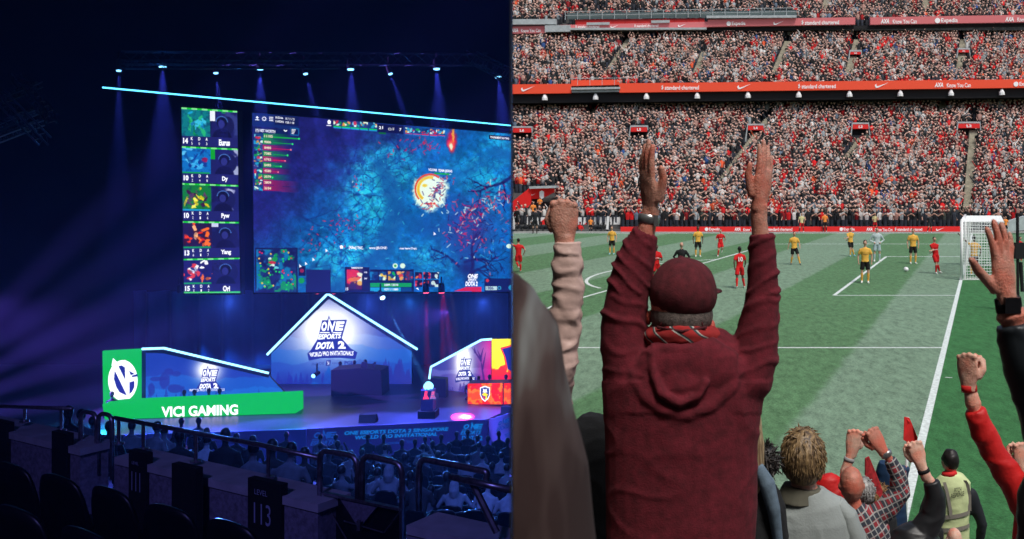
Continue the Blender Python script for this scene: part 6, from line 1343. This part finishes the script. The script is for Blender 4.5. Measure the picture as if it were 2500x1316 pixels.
hand(bd, U(1588, 502, D), (-.12, -.05, 1), (.55, -1, 0), (1, .4, 0), 1.0, 'flat', spread=(3, 1, -1, -3)); hand(bd, U(1855, 492, D), (.17, .06, 1), (-.8, -1, 0), (-1, .3, 0), .93, 'flat')
me = fuse(bd, .0034, 3, lambda c: .0012*mnoise.noise(c*40)); man = put(me, 'person', [SK1, SKE], None, U(1665, 1700, D)); tag(man, 'man in a maroon hoodie and cap with both arms raised, seen from behind', 'person')
M_hood = knit('maroon_knit', (.115, .008, .016), .3)
hd = MB()
tpx(hd, [(1660, 1720, 0, 178, 115), (1660, 1316, 0, 181, 118), (1661, 1200, 0, 183, 118), (1662, 1080, 0, 187, 120), (1666, 990, 0, 194, 118), (1669, 925, 0, 200, 110), (1672, 880, 0, 188, 98), (1672, 845, 0, 140, 82), (1668, 818, 0, 92, 66)], D, 0, 32)
tpx(hd, [(1575, 960, 0, 70, 80), (1540, 905, 0, 70, 76), (1526, 850, 0, 60, 66), (1523, 800, 0, 58, 60), (1529, 745, 0, 54, 55), (1538, 690, 0, 52, 53), (1549, 640, 0, 48, 48), (1563, 598, 0, 40, 40), (1577, 566, 0, 32, 33)], D, 0, 24)
tpx(hd, [(1776, 960, 0, 72, 80), (1820, 910, 0, 72, 76), (1842, 860, 0, 59, 66), (1852, 800, 0, 50, 57), (1859, 745, 0, 44, 48), (1862, 700, 0, 40, 42), (1862, 645, 0, 37, 39), (1861, 600, 0, 34, 35), (1859, 570, 0, 30, 31)], D, 0, 24)
tpx(hd, [(1536, 850, -.04, 12, 12), (1552, 905, -.085, 15, 14), (1580, 948, -.108, 16, 14), (1626, 980, -.122, 17, 15), (1682, 988, -.126, 17, 15), (1735, 966, -.118, 17, 15), (1780, 924, -.098, 15, 14), (1806, 878, -.07, 13, 13), (1812, 840, -.03, 10, 10)], D, 0, 12)
bpx(hd, 1680, 900, -.075, 132, .05, 94, D, 0, 28); bpx(hd, 1665, 925, -.098, 72, .036, 54, D, 0, 24)
tpx(hd, [(1590, 838, -.085, 8, 9), (1596, 890, -.118, 9, 9), (1618, 935, -.138, 9, 9), (1660, 957, -.146, 9, 9), (1702, 940, -.142, 8, 8), (1722, 905, -.13, 7, 7)], D, 0, 10)
tpx(hd, [(1590, 842, -.06, 14, 18), (1630, 836, -.095, 12, 16), (1680, 838, -.10, 12, 16), (1735, 836, -.07, 14, 18), (1770, 842, -.03, 16, 18)], D, 0, 10)
def fold(c):
    px, py = CX+F*c.x/c.y, CY-F*(c.z-H)/c.y; d = .0022*mnoise.noise(c*7)
    arm = 1.0 if (px < 1590 or px > 1800) and py < 930 else 0.0; sgn_ = -1 if px < 1665 else 1
    if arm:
        t_ = py+sgn_*(px-(1535 if px < 1665 else 1860))*(.9 if py < 720 else .35); f = math.sin(t_*.12+6.0*mnoise.noise(Vector((c.x*6, c.y*6, c.z*5)))+2*mnoise.noise(c*14))
        d += .0068*max(0, f)**2*(.3+abs(mnoise.noise(Vector((c.x*8, 1, c.z*9)))*1.6))-.001
    else:
        lo = min(1, max(0, (py-1000)/200)); d += .008*lo*mnoise.noise(Vector((c.x*3, c.y*3, c.z*4)))+.004*max(0, ridge(c, 5, 5, 11)-.55)*(1-.3*lo)*2
        if py < 1010: d += .005*ridge(c, 14, 10, 9)*.6
    if py < 585: d += .0015*math.sin(px*1.3)
    return d
me = fuse(hd, .0055, 3, fold); put(me, 'hoodie', [M_hood], man)
# cap
M_cap = knit('maroon_cap_cotton', (.085, .009, .014), .35)
cb = MB(); bpx(cb, 1668, 712, .002, 84, .117, 84, D, 0, 40); src = cb.mesh('cap', True); bm = bmesh.new(); bm.from_mesh(src); bmesh.ops.subdivide_edges(bm, edges=bm.edges, cuts=1, use_grid_fill=True)
cc = U(1668, 712, D, .002)
def cut(v):
    py = CY-F*(v.co.z-H)/v.co.y; back = v.co.y < cc.y; px = CX+F*v.co.x/v.co.y; lim = 798-16*abs((px-1668)/84)**2 if back else 752
    return py > lim
bmesh.ops.delete(bm, geom=[v for v in bm.verts if cut(v)], context='VERTS')
for v in bm.verts:
    q = v.co-cc; n_ = q.normalized(); an = math.atan2(q.y, q.x); v.co += n_*(.0035*mnoise.noise(v.co*14)+.0018*mnoise.noise(v.co*30)-.0018*math.exp(-((abs((an/(math.pi/3)) % 1-.5)-.5)/.05)**2))
bm.to_mesh(src); bm.free(); cap = put(src, 'cap', [M_cap], man)
md = cap.modifiers.new('s', 'SOLIDIFY'); md.thickness = .003
b = MB(); b.ball(U(1662, 629, D), (.009, .009, .006), 10); b.build('cap_button', M_cap, man, True)
b = MB(); b.ball(U(1706, 722, D, .11), (.070, .085, .010), 20, M=Matrix.Rotation(R(-22), 3, 'Z')); b.build('cap_brim', M_cap, man, True)
b = MB(); b.tube([U(1664+50*math.cos(R(a_)), 786-26*math.sin(R(a_)), D, -.098+.022*abs(math.cos(R(a_)))) for a_ in range(0, 181, 12)], .0022, 6); b.tube([U(1606, 788, D, -.085), U(1664, 794, D, -.112), U(1722, 788, D, -.085)], .004, 6); b.build('cap_strap', M_cap, man, True)
b = MB(); bpx(b, 1664, 770, -.002, 77.5, .1, 60, D, 0, 24); me = fuse(b, .006, 1, lambda c: .0015*mnoise.noise(c*120)); put(me, 'hair', [mat('hair_grey_stubble', (.11, .085, .075), .8, nscale=120, nvar=.5, bump=.5, bscale=300)], man)
# scarf
sm = bpy.data.materials.new('scarf_wool'); sm.use_nodes = True; n = sm.node_tree; bs = n.nodes['Principled BSDF']; bs.inputs['Roughness'].default_value = .95
tc = n.nodes.new('ShaderNodeTexCoord'); wv = n.nodes.new('ShaderNodeTexWave'); wv.inputs['Scale'].default_value = 4.5; wv.inputs['Distortion'].default_value = 2.5; mp = n.nodes.new('ShaderNodeMapping'); mp.inputs['Rotation'].default_value = (.4, .9, .5); n.links.new(tc.outputs['Object'], mp.inputs[0]); n.links.new(mp.outputs[0], wv.inputs['Vector'])
cr = n.nodes.new('ShaderNodeValToRGB'); cr.color_ramp.interpolation = 'CONSTANT'; el = cr.color_ramp.elements; el[0].color = (.28, .012, .012, 1); el[1].position = .5; el[1].color = (.42, .42, .38, 1)
e_ = el.new(.62); e_.color = (.02, .045, .05, 1); e_ = el.new(.78); e_.color = (.34, .015, .015, 1); n.links.new(wv.outputs['Fac'], cr.inputs[0]); n.links.new(cr.outputs[0], bs.inputs['Base Color'])
b = MB()
for dy, rr, rad in ((0, 82, 15), (17, 76, 13), (-12, 72, 12)):
    b.tube([U(1665+rr*math.cos(a_), 815+dy-(10+dy*.3)*math.sin(a_)+3*math.sin(3*a_), D, -.005-.092*-math.sin(a_)*-1) for a_ in [R(k*15) for k in range(25)]], rad*px_m, 10)
me = fuse(b, .005, 1, lambda c: .002*mnoise.noise(c*60)); put(me, 'scarf', [sm], man)
strap(man, 'wristwatch', U(1584, 534, D), (.1, 0, 1), .0275, .026, mat('watch_steel', (.35, .36, .36), .3, metal=.8))
b = MB(); b.box(U(1602, 538, D, -.01), (.012, .03, .03)); b.build('watch_case', MC['watch_steel'], man)

def person_root(me, mats, lab, loc): o = put(me, 'person', mats, None, loc); tag(o, lab, 'person'); return o
# 2. blurred hooded figure against the partition
D = 1.15; b = MB(); tpx(b, [(1248, 1900, 0, 230, 260), (1248, 1316, 0, 194, 230), (1248, 1200, 0, 184, 220), (1248, 1080, 0, 168, 200), (1248, 960, 0, 146, 180), (1248, 860, 0, 118, 150), (1248, 770, 0, 84, 110), (1248, 705, 0, 48, 70), (1248, 672, 0, 12, 20)], D, 0, 40)
me = fuse(b, .004, 8, lambda c: .005*mnoise.noise(Vector((c.x*9, c.y*6, c.z*5)))+.007*max(0, ridge(c, 20, 8, 4)))
for v in me.vertices: v.co.x = max(v.co.x, SL*v.co.y+.0012)
gm2 = bpy.data.materials.new('hood_fleece'); gm2.use_nodes = True; n = gm2.node_tree; bs = n.nodes['Principled BSDF']; bs.inputs['Roughness'].default_value = .9; tc = n.nodes.new('ShaderNodeTexCoord'); mp = n.nodes.new('ShaderNodeMapping'); mp.inputs['Scale'].default_value = (22, 6, 3.6); mp.inputs['Rotation'].default_value = (0, -.35, 0); nz = n.nodes.new('ShaderNodeTexNoise'); nz.inputs['Scale'].default_value = 1.3; nz.inputs['Detail'].default_value = 2
n.links.new(tc.outputs['Object'], mp.inputs[0]); n.links.new(mp.outputs[0], nz.inputs['Vector']); cr = n.nodes.new('ShaderNodeValToRGB'); el = cr.color_ramp.elements; el[0].position = .4; el[0].color = (.025, .009, .008, 1); el[1].position = .66; el[1].color = (.15, .15, .145, 1); e_ = el.new(.52); e_.color = (.055, .032, .029, 1); n.links.new(nz.outputs['Fac'], cr.inputs[0]); n.links.new(cr.outputs[0], bs.inputs['Base Color'])
person_root(me, [gm2], 'close hooded figure in grey and maroon fleece leaning against the partition', U(1300, 1700, D))
# 3. pale quilted sleeve with a clenched fist
D = 2.45; b = MB(); tpx(b, [(1330, 1500, .1, 70, 60), (1330, 1150, .1, 70, 60), (1345, 1020, .05, 30, 30), (1368, 900, 0, 24, 24), (1383, 750, 0, 24, 24), (1384, 620, 0, 22, 22), (1380, 575, 0, 20, 19)], D); bpx(b, 1310, 990, .12, 60, .08, 75, D)
hand(b, U(1378, 578, D), (-.02, 0, 1), (-1, -.15, 0), (0, 1, 0), .86, 'fist')
arm = person_root(fuse(b, .0034, 2, lambda c: .001*mnoise.noise(c*50)), [SK1], 'person in a pale pink quilted jacket raising a clenched fist near the partition', U(1330, 1400, D))
M_puf = mat('quilted_nylon', (.56, .38, .33), .42, nscale=10, nvar=.12, bump=.25, bscale=45); b = MB(); pts = []
path = [(1386, 590, 33), (1386, 640, 36), (1387, 700, 37), (1383, 760, 38), (1376, 820, 40), (1368, 880, 42), (1352, 950, 42), (1338, 1020, 46), (1330, 1090, 60), (1325, 1180, 75), (1325, 1500, 80)]
xs_ = np.interp(np.arange(590, 1500, 4), [p[1] for p in path], [p[0] for p in path]); rs_ = np.interp(np.arange(590, 1500, 4), [p[1] for p in path], [p[2] for p in path])
for i, y in enumerate(range(590, 1500, 4)): ph = ((y-590+15*math.sin(y*.031)+6*math.sin(y*.083)) % 47)/47; k = .9+.12*math.sqrt(max(0, math.sin(math.pi*ph))); pts.append((xs_[i], y, .0 if y < 900 else .1*min(1, (y-900)/150), rs_[i]*k, rs_[i]*k))
tpx(b, pts, D, 0, 24); bpx(b, 1310, 1010, .12, 70, .1, 60, D)
me = fuse(b, .005, 1, lambda c: .007*max(0, ridge(c, 13, 10, 30)-.35)+.004*mnoise.noise(c*16)+.003*mnoise.noise(c*38)); put(me, 'quilted_jacket', [M_puf], arm)
# helper for the other near supporters: head, hair and top
def fan(D, head, torso, arms, lab, skin, top, hairm=None, hairr=1.06, hairlow=.25, hz=None, voxel=.006, clothdisp=None, ears=True, nod=0.0, sleeves=True):
    hx, hy, hr, hh = head; b = MB(); hd_ = hr*D/F*1.25
    tx, ty, tw, td = torso[0]
    tpx(b, [(tx, 1700, 0, tw*.6, td*.6), (tx, ty+30, 0, tw*.6, td*.6), (hx, hy+hh*.7, 0, hr*.62, hr*.62), (hx, hy, 0, hr*.6, hr*.6)], D); bpx(b, hx, hy, nod, hr, hd_, hh, D, 0, 20)
    bpx(b, hx, hy+hh*.25, .03, hr*.72, hd_*.8, hh*.7, D)
    if ears:
        for s in (-1, 1): bpx(b, hx+s*hr*1.02, hy+hh*.12, 0, hr*.13, .018, hh*.2, D, 0, 8)
    cl = MB(); tpx(cl, [(tx, 1720, 0, tw, td)]+[(x, y, 0, w_, d_) for x, y, w_, d_ in torso], D, 0, 28)
    for a_ in arms:
        pts = a_['p']; sk = a_.get('bare', 0); D_ = D; tpx(b, [(x, y, a_.get('dd', 0), r*.62, r*.62) if i < len(pts)-1-sk else (x, y, a_.get('dd', 0), r, r*.9) for i, (x, y, r) in enumerate(pts)], D)
        x, y, r = pts[-1]; Y = Vector(a_['Y']); hand(b, U(x, y, D, a_.get('dd', 0)), Y, a_.get('X', (-1, 0, 0)), a_.get('Z', (0, 1, 0)), a_.get('s', .95), a_.get('pose', 'fist'), 0, a_.get('spread'))
        if sleeves: tpx(cl, [(x, y, a_.get('dd', 0), r, r) for x, y, r in (pts[:-1-sk])], D, 0, 18)
    root = person_root(fuse(b, min(voxel, .0042), 2, lambda c: .001*mnoise.noise(c*50)), [skin], lab, U(tx, 1500, D))
    me = fuse(cl, voxel, 2, clothdisp or (lambda c: .006*max(0, ridge(c, 12, 9, 14)-.35)+.004*mnoise.noise(c*8))); put(me, 'top', [top], root)
    if hairm:
        h = MB(); bpx(h, hx, hy-hh*.08, nod-.004, hr*hairr, hd_*hairr, hh*(hairr+.02), D, 0, 20); me = fuse(h, .005, 1, lambda c: .5*hr*D/F*(.13*mnoise.noise(Vector((c.x*16, c.y*16, c.z*9)))+.035*mnoise.noise(Vector((c.x*90, c.y*60, c.z*30)))))
        bm = bmesh.new(); bm.from_mesh(me); zc_ = U(hx, hy+hh*hairlow, D).z; bmesh.ops.delete(bm, geom=[v for v in bm.verts if v.co.z < zc_-(.35*hh*D/F if v.co.y < D-.01 and hairlow > 0 else 0)], context='VERTS'); bm.to_mesh(me); bm.free(); put(me, 'hair', [hairm], root)
    return root
def hairmat(nm, c1_, c2_, sc=(55, 40, 13)):
    m = bpy.data.materials.new(nm); m.use_nodes = True; n = m.node_tree; bs = n.nodes['Principled BSDF']; bs.inputs['Roughness'].default_value = .5
    tc = n.nodes.new('ShaderNodeTexCoord'); mp = n.nodes.new('ShaderNodeMapping'); mp.inputs['Scale'].default_value = sc; nz = n.nodes.new('ShaderNodeTexNoise'); nz.inputs['Scale'].default_value = 1; nz.inputs['Detail'].default_value = 3; nz.inputs['Distortion'].default_value = 1.2
    n.links.new(tc.outputs['Object'], mp.inputs[0]); n.links.new(mp.outputs[0], nz.inputs['Vector']); cr = n.nodes.new('ShaderNodeValToRGB'); el = cr.color_ramp.elements; el[0].position = .35; el[0].color = (*c1_, 1); el[1].position = .68; el[1].color = (*c2_, 1); n.links.new(nz.outputs['Fac'], cr.inputs[0]); n.links.new(cr.outputs[0], bs.inputs['Base Color'])
    bp = n.nodes.new('ShaderNodeBump'); bp.inputs['Strength'].default_value = .8; bp.inputs['Distance'].default_value = .004; n.links.new(nz.outputs['Fac'], bp.inputs['Height']); n.links.new(bp.outputs[0], bs.inputs['Normal']); return m
M_blk = knit('black_cotton', (.012, .013, .015)); H_bl = hairmat('hair_blond', (.06, .034, .016), (.34, .22, .10)); H_dk = hairmat('hair_spiky', (.006, .005, .005), (.05, .04, .035)); H_gr = hairmat('hair_grey', (.10, .10, .10), (.45, .44, .42)); H_gi = hairmat('hair_ginger', (.12, .055, .02), (.42, .24, .10), (60, 60, 60))
fan(3.1, (1545, 985, 50, 64), [(1450, 1316, 100, 80), (1450, 1180, 95, 75), (1448, 1080, 82, 62), (1445, 1035, 55, 45), (1446, 1012, 26, 26)], [], 'person in a black hooded top, half hidden left of the maroon hoodie', SK1, M_blk, H_dk, ears=False)
w_ = fan(3.3, (1796, 1000, 44, 58), [(1800, 1316, 102, 70), (1800, 1230, 96, 66), (1800, 1160, 78, 55), (1798, 1100, 40, 34)], [], 'fair haired person in a black and slate top right of the maroon hoodie', SK2, M_blk, None)
b = MB(); tpx(b, [(1790, 950, -.02, 40, 44), (1808, 1000, -.03, 46, 44), (1828, 1080, -.05, 36, 34), (1838, 1150, -.06, 22, 24), (1842, 1205, -.06, 7, 8)], 3.3); put(fuse(b, .005, 2, lambda c: .004*mnoise.noise(Vector((c.x*50, c.y*50, c.z*6)))), 'hair', [hairmat('hair_long_fair', (.16, .09, .045), (.5, .38, .22), (120, 80, 10))], w_)
b = MB(); tpx(b, [(1846, 1120, -.08, 12, 14), (1866, 1160, -.09, 20, 20), (1882, 1220, -.09, 16, 18), (1896, 1316, -.06, 12, 16)], 3.3); put(fuse(b, .005, 1), 'hood', [knit('slate_cotton', (.12, .17, .22))], w_)
sp_ = fan(4.0, (1868, 1132, 27, 40), [(1862, 1316, 62, 46), (1862, 1230, 58, 44), (1866, 1180, 30, 26)], [], 'person with spiky black hair left of the fair haired boy', SK1, M_blk, H_dk, hairr=1.1, hairlow=.5, voxel=.007); tufts(sp_, 1868, 1130, 29, 42, 4.0, H_dk, 420, .035, 5, .5, .4, .4)
# boy in the grey jacket
M_gj = mat('jacket_grey_cotton', (.27, .30, .29), .85, nscale=5, nvar=.18, bump=.2, bscale=120); M_ol = mat('jacket_olive', (.10, .095, .07), .9, nscale=9, nvar=.2)
boy = fan(4.1, (1961, 1122, 46, 66), [(1975, 1316, 112, 64), (1975, 1270, 104, 62), (1972, 1235, 84, 54), (1964, 1212, 58, 44), (1962, 1198, 50, 40)], [], 'boy with tousled fair hair in a pale grey jacket, seen from behind', SK2, M_gj, H_bl, hairr=1.12, hairlow=.42, clothdisp=lambda c: .008*max(0, ridge(c, 10, 8, 6)-.5)+.004*mnoise.noise(c*6))
tufts(boy, 1961, 1116, 50, 68, 4.1, H_bl, 1700, .034, 3, .13, .45)
b = MB(); tpx(b, [(1960, 1222, 0, 64, 52), (1960, 1205, 0, 58, 46), (1962, 1186, 0, 50, 40)], 4.1, 0, 24); put(fuse(b, .006, 2, lambda c: .004*mnoise.noise(c*20)), 'collar', [M_ol], boy)
b = MB(); tpx(b, [(2040, 1225, .0, 18, 26), (2066, 1258, 0, 26, 34), (2086, 1316, 0, 30, 38), (2090, 1500, 0, 34, 40)], 4.1); tpx(b, [(1912, 1225, .0, 18, 26), (1892, 1262, 0, 26, 34), (1880, 1316, 0, 28, 38), (1876, 1500, 0, 30, 40)], 4.1); put(fuse(b, .006, 2, lambda c: .006*max(0, ridge(c, 14, 9, 12)-.4)), 'sleeves', [M_gj], boy)
M_redc = mat('red_jacket', (.55, .012, .012), .55, nscale=12, nvar=.15, bump=.15, bscale=80)
rp_ = fan(4.7, (2040, 1150+60, 22, 30), [(2024, 1316, 62, 44), (2024, 1240, 52, 40), (2028, 1200, 40, 32), (2020, 1172, 28, 24), (2016, 1160, 14, 14)], [dict(p=[(2050, 1240, 18), (2058, 1180, 15), (2064, 1150, 13), (2074, 1118, 11), (2080, 1100, 10)], bare=2, Y=(.18, 0, 1), X=(1, -.3, 0), s=.95)], 'person in a bright red hooded jacket raising a bare fist beside the bald man', SK2, M_redc, None, ears=False)
strap(rp_, 'wristband', U(2073, 1122, 4.7), (.3, 0, 1), .0235, .02, mat('band_grey', (.3, .3, .3), .5))
# plaid shirt with bald head
pm = bpy.data.materials.new('plaid_flannel'); pm.use_nodes = True; n = pm.node_tree; bs = n.nodes['Principled BSDF']; bs.inputs['Roughness'].default_value = .9; tc = n.nodes.new('ShaderNodeTexCoord'); out = []
for dr, sc_, off in (('X', 6.5, 0), ('Z', 6, 0), ('X', 13, 1.2), ('Z', 12, .7)):
    mp = n.nodes.new('ShaderNodeMapping'); mp.inputs['Rotation'].default_value = (0, .5, 0); n.links.new(tc.outputs['Object'], mp.inputs[0]); wv = n.nodes.new('ShaderNodeTexWave'); wv.bands_direction = dr; wv.inputs['Scale'].default_value = sc_; wv.inputs['Phase Offset'].default_value = off; wv.inputs['Distortion'].default_value = 2.2; wv.inputs['Detail Scale'].default_value = .6; n.links.new(mp.outputs[0], wv.inputs['Vector']); out.append(wv.outputs['Fac'])
L = n.links
def ramp2(f, p): r = n.nodes.new('ShaderNodeMapRange'); L.new(f, r.inputs[0]); r.inputs[1].default_value = p; r.inputs[2].default_value = p+.06; return r.outputs[0]
def mixn(f, a_, c_):
    m = n.nodes.new('ShaderNodeMix'); m.data_type = 'RGBA'; L.new(f, m.inputs[0])
    for k, v in ((6, a_), (7, c_)):
        if isinstance(v, tuple): m.inputs[k].default_value = (*v, 1)
        else: L.new(v, m.inputs[k])
    return m.outputs[2]
c_ = mixn(ramp2(out[0], .55), (.26, .02, .03), (.035, .045, .06)); c_ = mixn(ramp2(out[1], .6), c_, (.03, .035, .05)); c_ = mixn(ramp2(out[2], .88), c_, (.30, .30, .29)); c_ = mixn(ramp2(out[3], .88), c_, (.30, .29, .28)); L.new(c_, bs.inputs['Base Color'])
SK3 = skinmat('skin_sunburnt', (.50, .20, .14)); 
ba = fan(4.4, (2079, 1182, 29, 43), [(2112, 1330, 66, 46), (2110, 1290, 60, 44), (2100, 1262, 46, 38), (2084, 1240, 22, 24)], [dict(p=[(2120, 1275, 30), (2165, 1240, 27), (2198, 1200, 26), (2192, 1155, 20), (2172, 1122, 15), (2158, 1102, 11), (2152, 1095, 11)], bare=1, Y=(-.55, 0, 1), X=(-1, -.5, 0), s=.95)], 'bald sunburnt man in a red plaid shirt punching the air', SK3, pm, None, voxel=.006)
strap(ba, 'wristwatch', U(2163, 1108, 4.4), (-.6, 0, 1), .025, .024, MC['watch_steel'])
gr_ = fan(5.0, (2110, 1202, 23, 32), [(2118, 1330, 50, 36), (2116, 1262, 44, 34), (2112, 1238, 20, 20)], [], 'grey haired man just right of the bald man', SK2, M_blk, H_gr, hairlow=.55, voxel=.008); tufts(gr_, 2110, 1200, 24, 33, 5.0, H_gr, 420, .02, 7, .25, .5)
gi_ = fan(5.4, (2150, 1218, 21, 26), [(2152, 1330, 46, 34), (2150, 1262, 38, 30), (2150, 1244, 18, 18)], [], 'person with curly ginger hair behind the plaid arm', SK2, M_blk, H_gi, hairr=1.12, hairlow=.9, voxel=.008); tufts(gi_, 2150, 1216, 24, 29, 5.4, H_gi, 420, .035, 6, .8, .6, .2)
M_nvy = mat('navy_nylon', (.012, .035, .085), .5, nscale=12, nvar=.2)
fan(5.8, (2168, 1162, 22, 26), [(2172, 1330, 46, 34), (2172, 1230, 40, 32), (2168, 1190, 30, 28), (2166, 1150, 28, 27), (2166, 1128, 20, 20)], [dict(p=[(2186, 1220, 18), (2200, 1170, 16), (2204, 1138, 17), (2200, 1150, 8), (2200, 1160, 7)], bare=1, Y=(0, 0, -1), X=(-1, 0, 0), s=.5)], 'person in a navy hooded jacket with one arm lifted behind the plaid sleeve', SK2, M_nvy, None, ears=False, voxel=.008)
b = MB(); q = [(2113, 1121), (2124, 1118), (2142, 1160), (2156, 1200), (2150, 1216), (2128, 1190), (2112, 1160)]; v = [U(x, y, 5.2, .02*math.sin(i)) for i, (x, y) in enumerate(q)]; v2 = [p+Vector((0, .02, 0)) for p in v]; n_ = len(v); b.add(v+v2, [tuple(range(n_)), tuple(range(2*n_-1, n_-1, -1))]+[(i, i+n_, (i+1) % n_+n_, (i+1) % n_) for i in range(n_)])
o = b.build('scarf', mat('scarf_red', (.30, .012, .016), .9, nscale=40, nvar=.5), None, off=v[0]); tag(o, 'dark red scarf held up between the two raised fists', 'scarf')
bj = fan(4.6, (2206, 1345, 26, 34), [(2232, 1345, 72, 50), (2236, 1316, 64, 46), (2238, 1292, 44, 36), (2240, 1280, 20, 20)], [dict(p=[(2252, 1300, 34), (2278, 1258, 30), (2283, 1210, 24), (2272, 1176, 19), (2262, 1166, 14), (2252, 1142, 12), (2247, 1130, 12)], bare=2, Y=(-.3, 0, 1), X=(-1, -.3, 0), s=.98)], 'person in a black jacket raising a fist with a black wristband left of the steward', SK2, mat('black_shell', (.014, .015, .017), .42, nscale=12, nvar=.2), H_dk)
strap(bj, 'wristband', U(2255, 1150, 4.6), (-.35, 0, 1), .026, .018, M_black)
# steward
D = 8.5; s_ = player(2322, 1316+250, 1104, 'dark', 'stand', 180, 'pitch side steward in a yellow high visibility vest reading PITCH RESPONSE', D=8.5, boots=(.05, .05, .05), long=True)
M_hv = mat('hi_vis_yellow', (.58, .66, .34), .7, nscale=10, nvar=.15, bump=.2, bscale=60); M_rf = mat('reflective_tape', (.24, .22, .19), .35)
b = MB(); tpx(b, [(2322, 1322, 0, 44, 33), (2323, 1270, 0, 42, 33), (2324, 1215, 0, 44, 34), (2322, 1180, 0, 46, 33), (2318, 1164, 0, 34, 27), (2316, 1156, 0, 20, 20)], D, 0, 28); put(fuse(b, .012, 2, lambda c: .006*max(0, ridge(c, 9, 7, 9)-.3)), 'hi_vis_vest', [M_hv], s_)
def band(pts, hw, nm='reflective_band'):
    b = MB(); vs = []
    for x, y in pts:
        u_ = (x-2323)/46; dd = -.118*math.sqrt(max(.12, 1-u_*u_))-.012
        vs += [U(x, y-hw, D, dd), U(x, y+hw, D, dd)]
    b.add(vs, [(2*i, 2*i+1, 2*i+3, 2*i+2) for i in range(len(pts)-1)]); b.build(nm, M_rf, s_)
band([(x, 1255-(x-2285)*.17) for x in range(2284, 2364, 7)], 5); band([(x, 1286-(x-2285)*.15) for x in range(2284, 2366, 7)], 5)
for pts in ([(2297, 1168), (2303, 1190), (2310, 1230), (2312, 1250)], [(2346, 1163), (2354, 1175), (2360, 1200), (2361, 1240)]):
    b = MB(); vs = []
    for x, y in pts: u_ = (x-2323)/46; dd = -.118*math.sqrt(max(.12, 1-u_*u_))-.012; vs += [U(x-4, y, D, dd), U(x+4, y, D, dd)]
    b.add(vs, [(2*i, 2*i+1, 2*i+3, 2*i+2) for i in range(len(pts)-1)]); b.build('reflective_strap', M_rf, s_)
t = TX(flatD(D-.135), 0); t.text('PITCH', [(2330, 1192), (2347, 1189), (2347, 1200), (2330, 1203)], .01); t.text('RESPONSE', [(2322, 1206), (2354, 1199), (2354, 1210), (2322, 1217)], .01); t.build('vest_lettering', mat('number_black', (.02, .02, .02), .6), s_)
b = MB(); tpx(b, [(2318, 1160, -.01, 20, 20), (2316, 1150, -.005, 17, 17)], D); b.build('collar', M_red, s_, True)
# small heads and hands at the bottom and right
fan(5.6, (2330, 1314, 18, 25), [(2330, 1400, 44, 30), (2330, 1356, 30, 24), (2330, 1345, 14, 14)], [], 'bald head at the bottom edge in front of the steward', SK2, M_nvy, None, voxel=.008)
fan(5.2, (2262, 1345, 18, 24), [(2276, 1420, 40, 28), (2276, 1362, 30, 24), (2270, 1350, 14, 14)], [dict(p=[(2286, 1360, 16), (2288, 1310, 15), (2288, 1288, 14), (2286, 1276, 11), (2285, 1268, 10)], bare=1, Y=(0, 0, 1), X=(-1, -.6, 0), s=.9)], 'dark sleeved person with a low raised hand left of the steward', SK3, M_blk, H_dk, voxel=.008)
D = 3.0; ra_ = fan(D, (2590, 1150, 60, 80), [(2600, 1400, 130, 90), (2600, 1316, 120, 84), (2595, 1260, 80, 60)], [dict(p=[(2560, 1330, 56), (2515, 1250, 42), (2470, 1168, 33), (2428, 1108, 31), (2398, 1050, 28), (2380, 1002, 24), (2376, 985, 20), (2368, 955, 15), (2364, 935, 15)], bare=2, Y=(-.05, 0, 1), X=(.9, -.9, 0), s=.85)], 'person in a red jacket stretching a fist up at the right edge', SK2, M_redc, H_dk, voxel=.006)
strap(ra_, 'wristband', U(2366, 948, D), (-.1, 0, 1), .0215, .022, M_red)
D = 2.2; rb_ = fan(D, (2640, 900, 90, 110), [(2660, 1400, 170, 110), (2650, 1200, 160, 100), (2640, 1080, 110, 80)], [dict(p=[(2610, 1150, 80), (2560, 1030, 66), (2520, 930, 58), (2492, 850, 52), (2476, 790, 46), (2470, 770, 40), (2462, 745, 24), (2456, 716, 24)], bare=2, Y=(-.10, 0, 1), X=(-1, -.75, 0), s=.93, pose='open', spread=(10, 3, -4, -11))], 'person in a dark jacket holding up an open hand with a black watch', SK1, mat('dark_shell', (.014, .018, .022), .45, nscale=9, nvar=.3), H_dk, voxel=.006)
strap(rb_, 'wristwatch', U(2462, 744, D), (-.15, 0, 1), .027, .034, M_black); b = MB(); b.box(U(2462, 742, D, -.026), (.036, .012, .036)); b.build('watch_case', mat('watch_glass', (.01, .01, .012), .1), rb_)
fan(4.0, (2560, 1150, 40, 54), [(2560, 1400, 90, 60), (2560, 1260, 80, 56), (2560, 1216, 30, 28)], [dict(p=[(2540, 1280, 26), (2515, 1200, 20), (2500, 1160, 14), (2495, 1138, 13)], bare=1, Y=(-.06, 0, 1), X=(-1, -.3, 0), s=.9)], 'person at the right edge showing only a clenched fist below the red sleeve', SK2, M_redc, H_dk, voxel=.008)
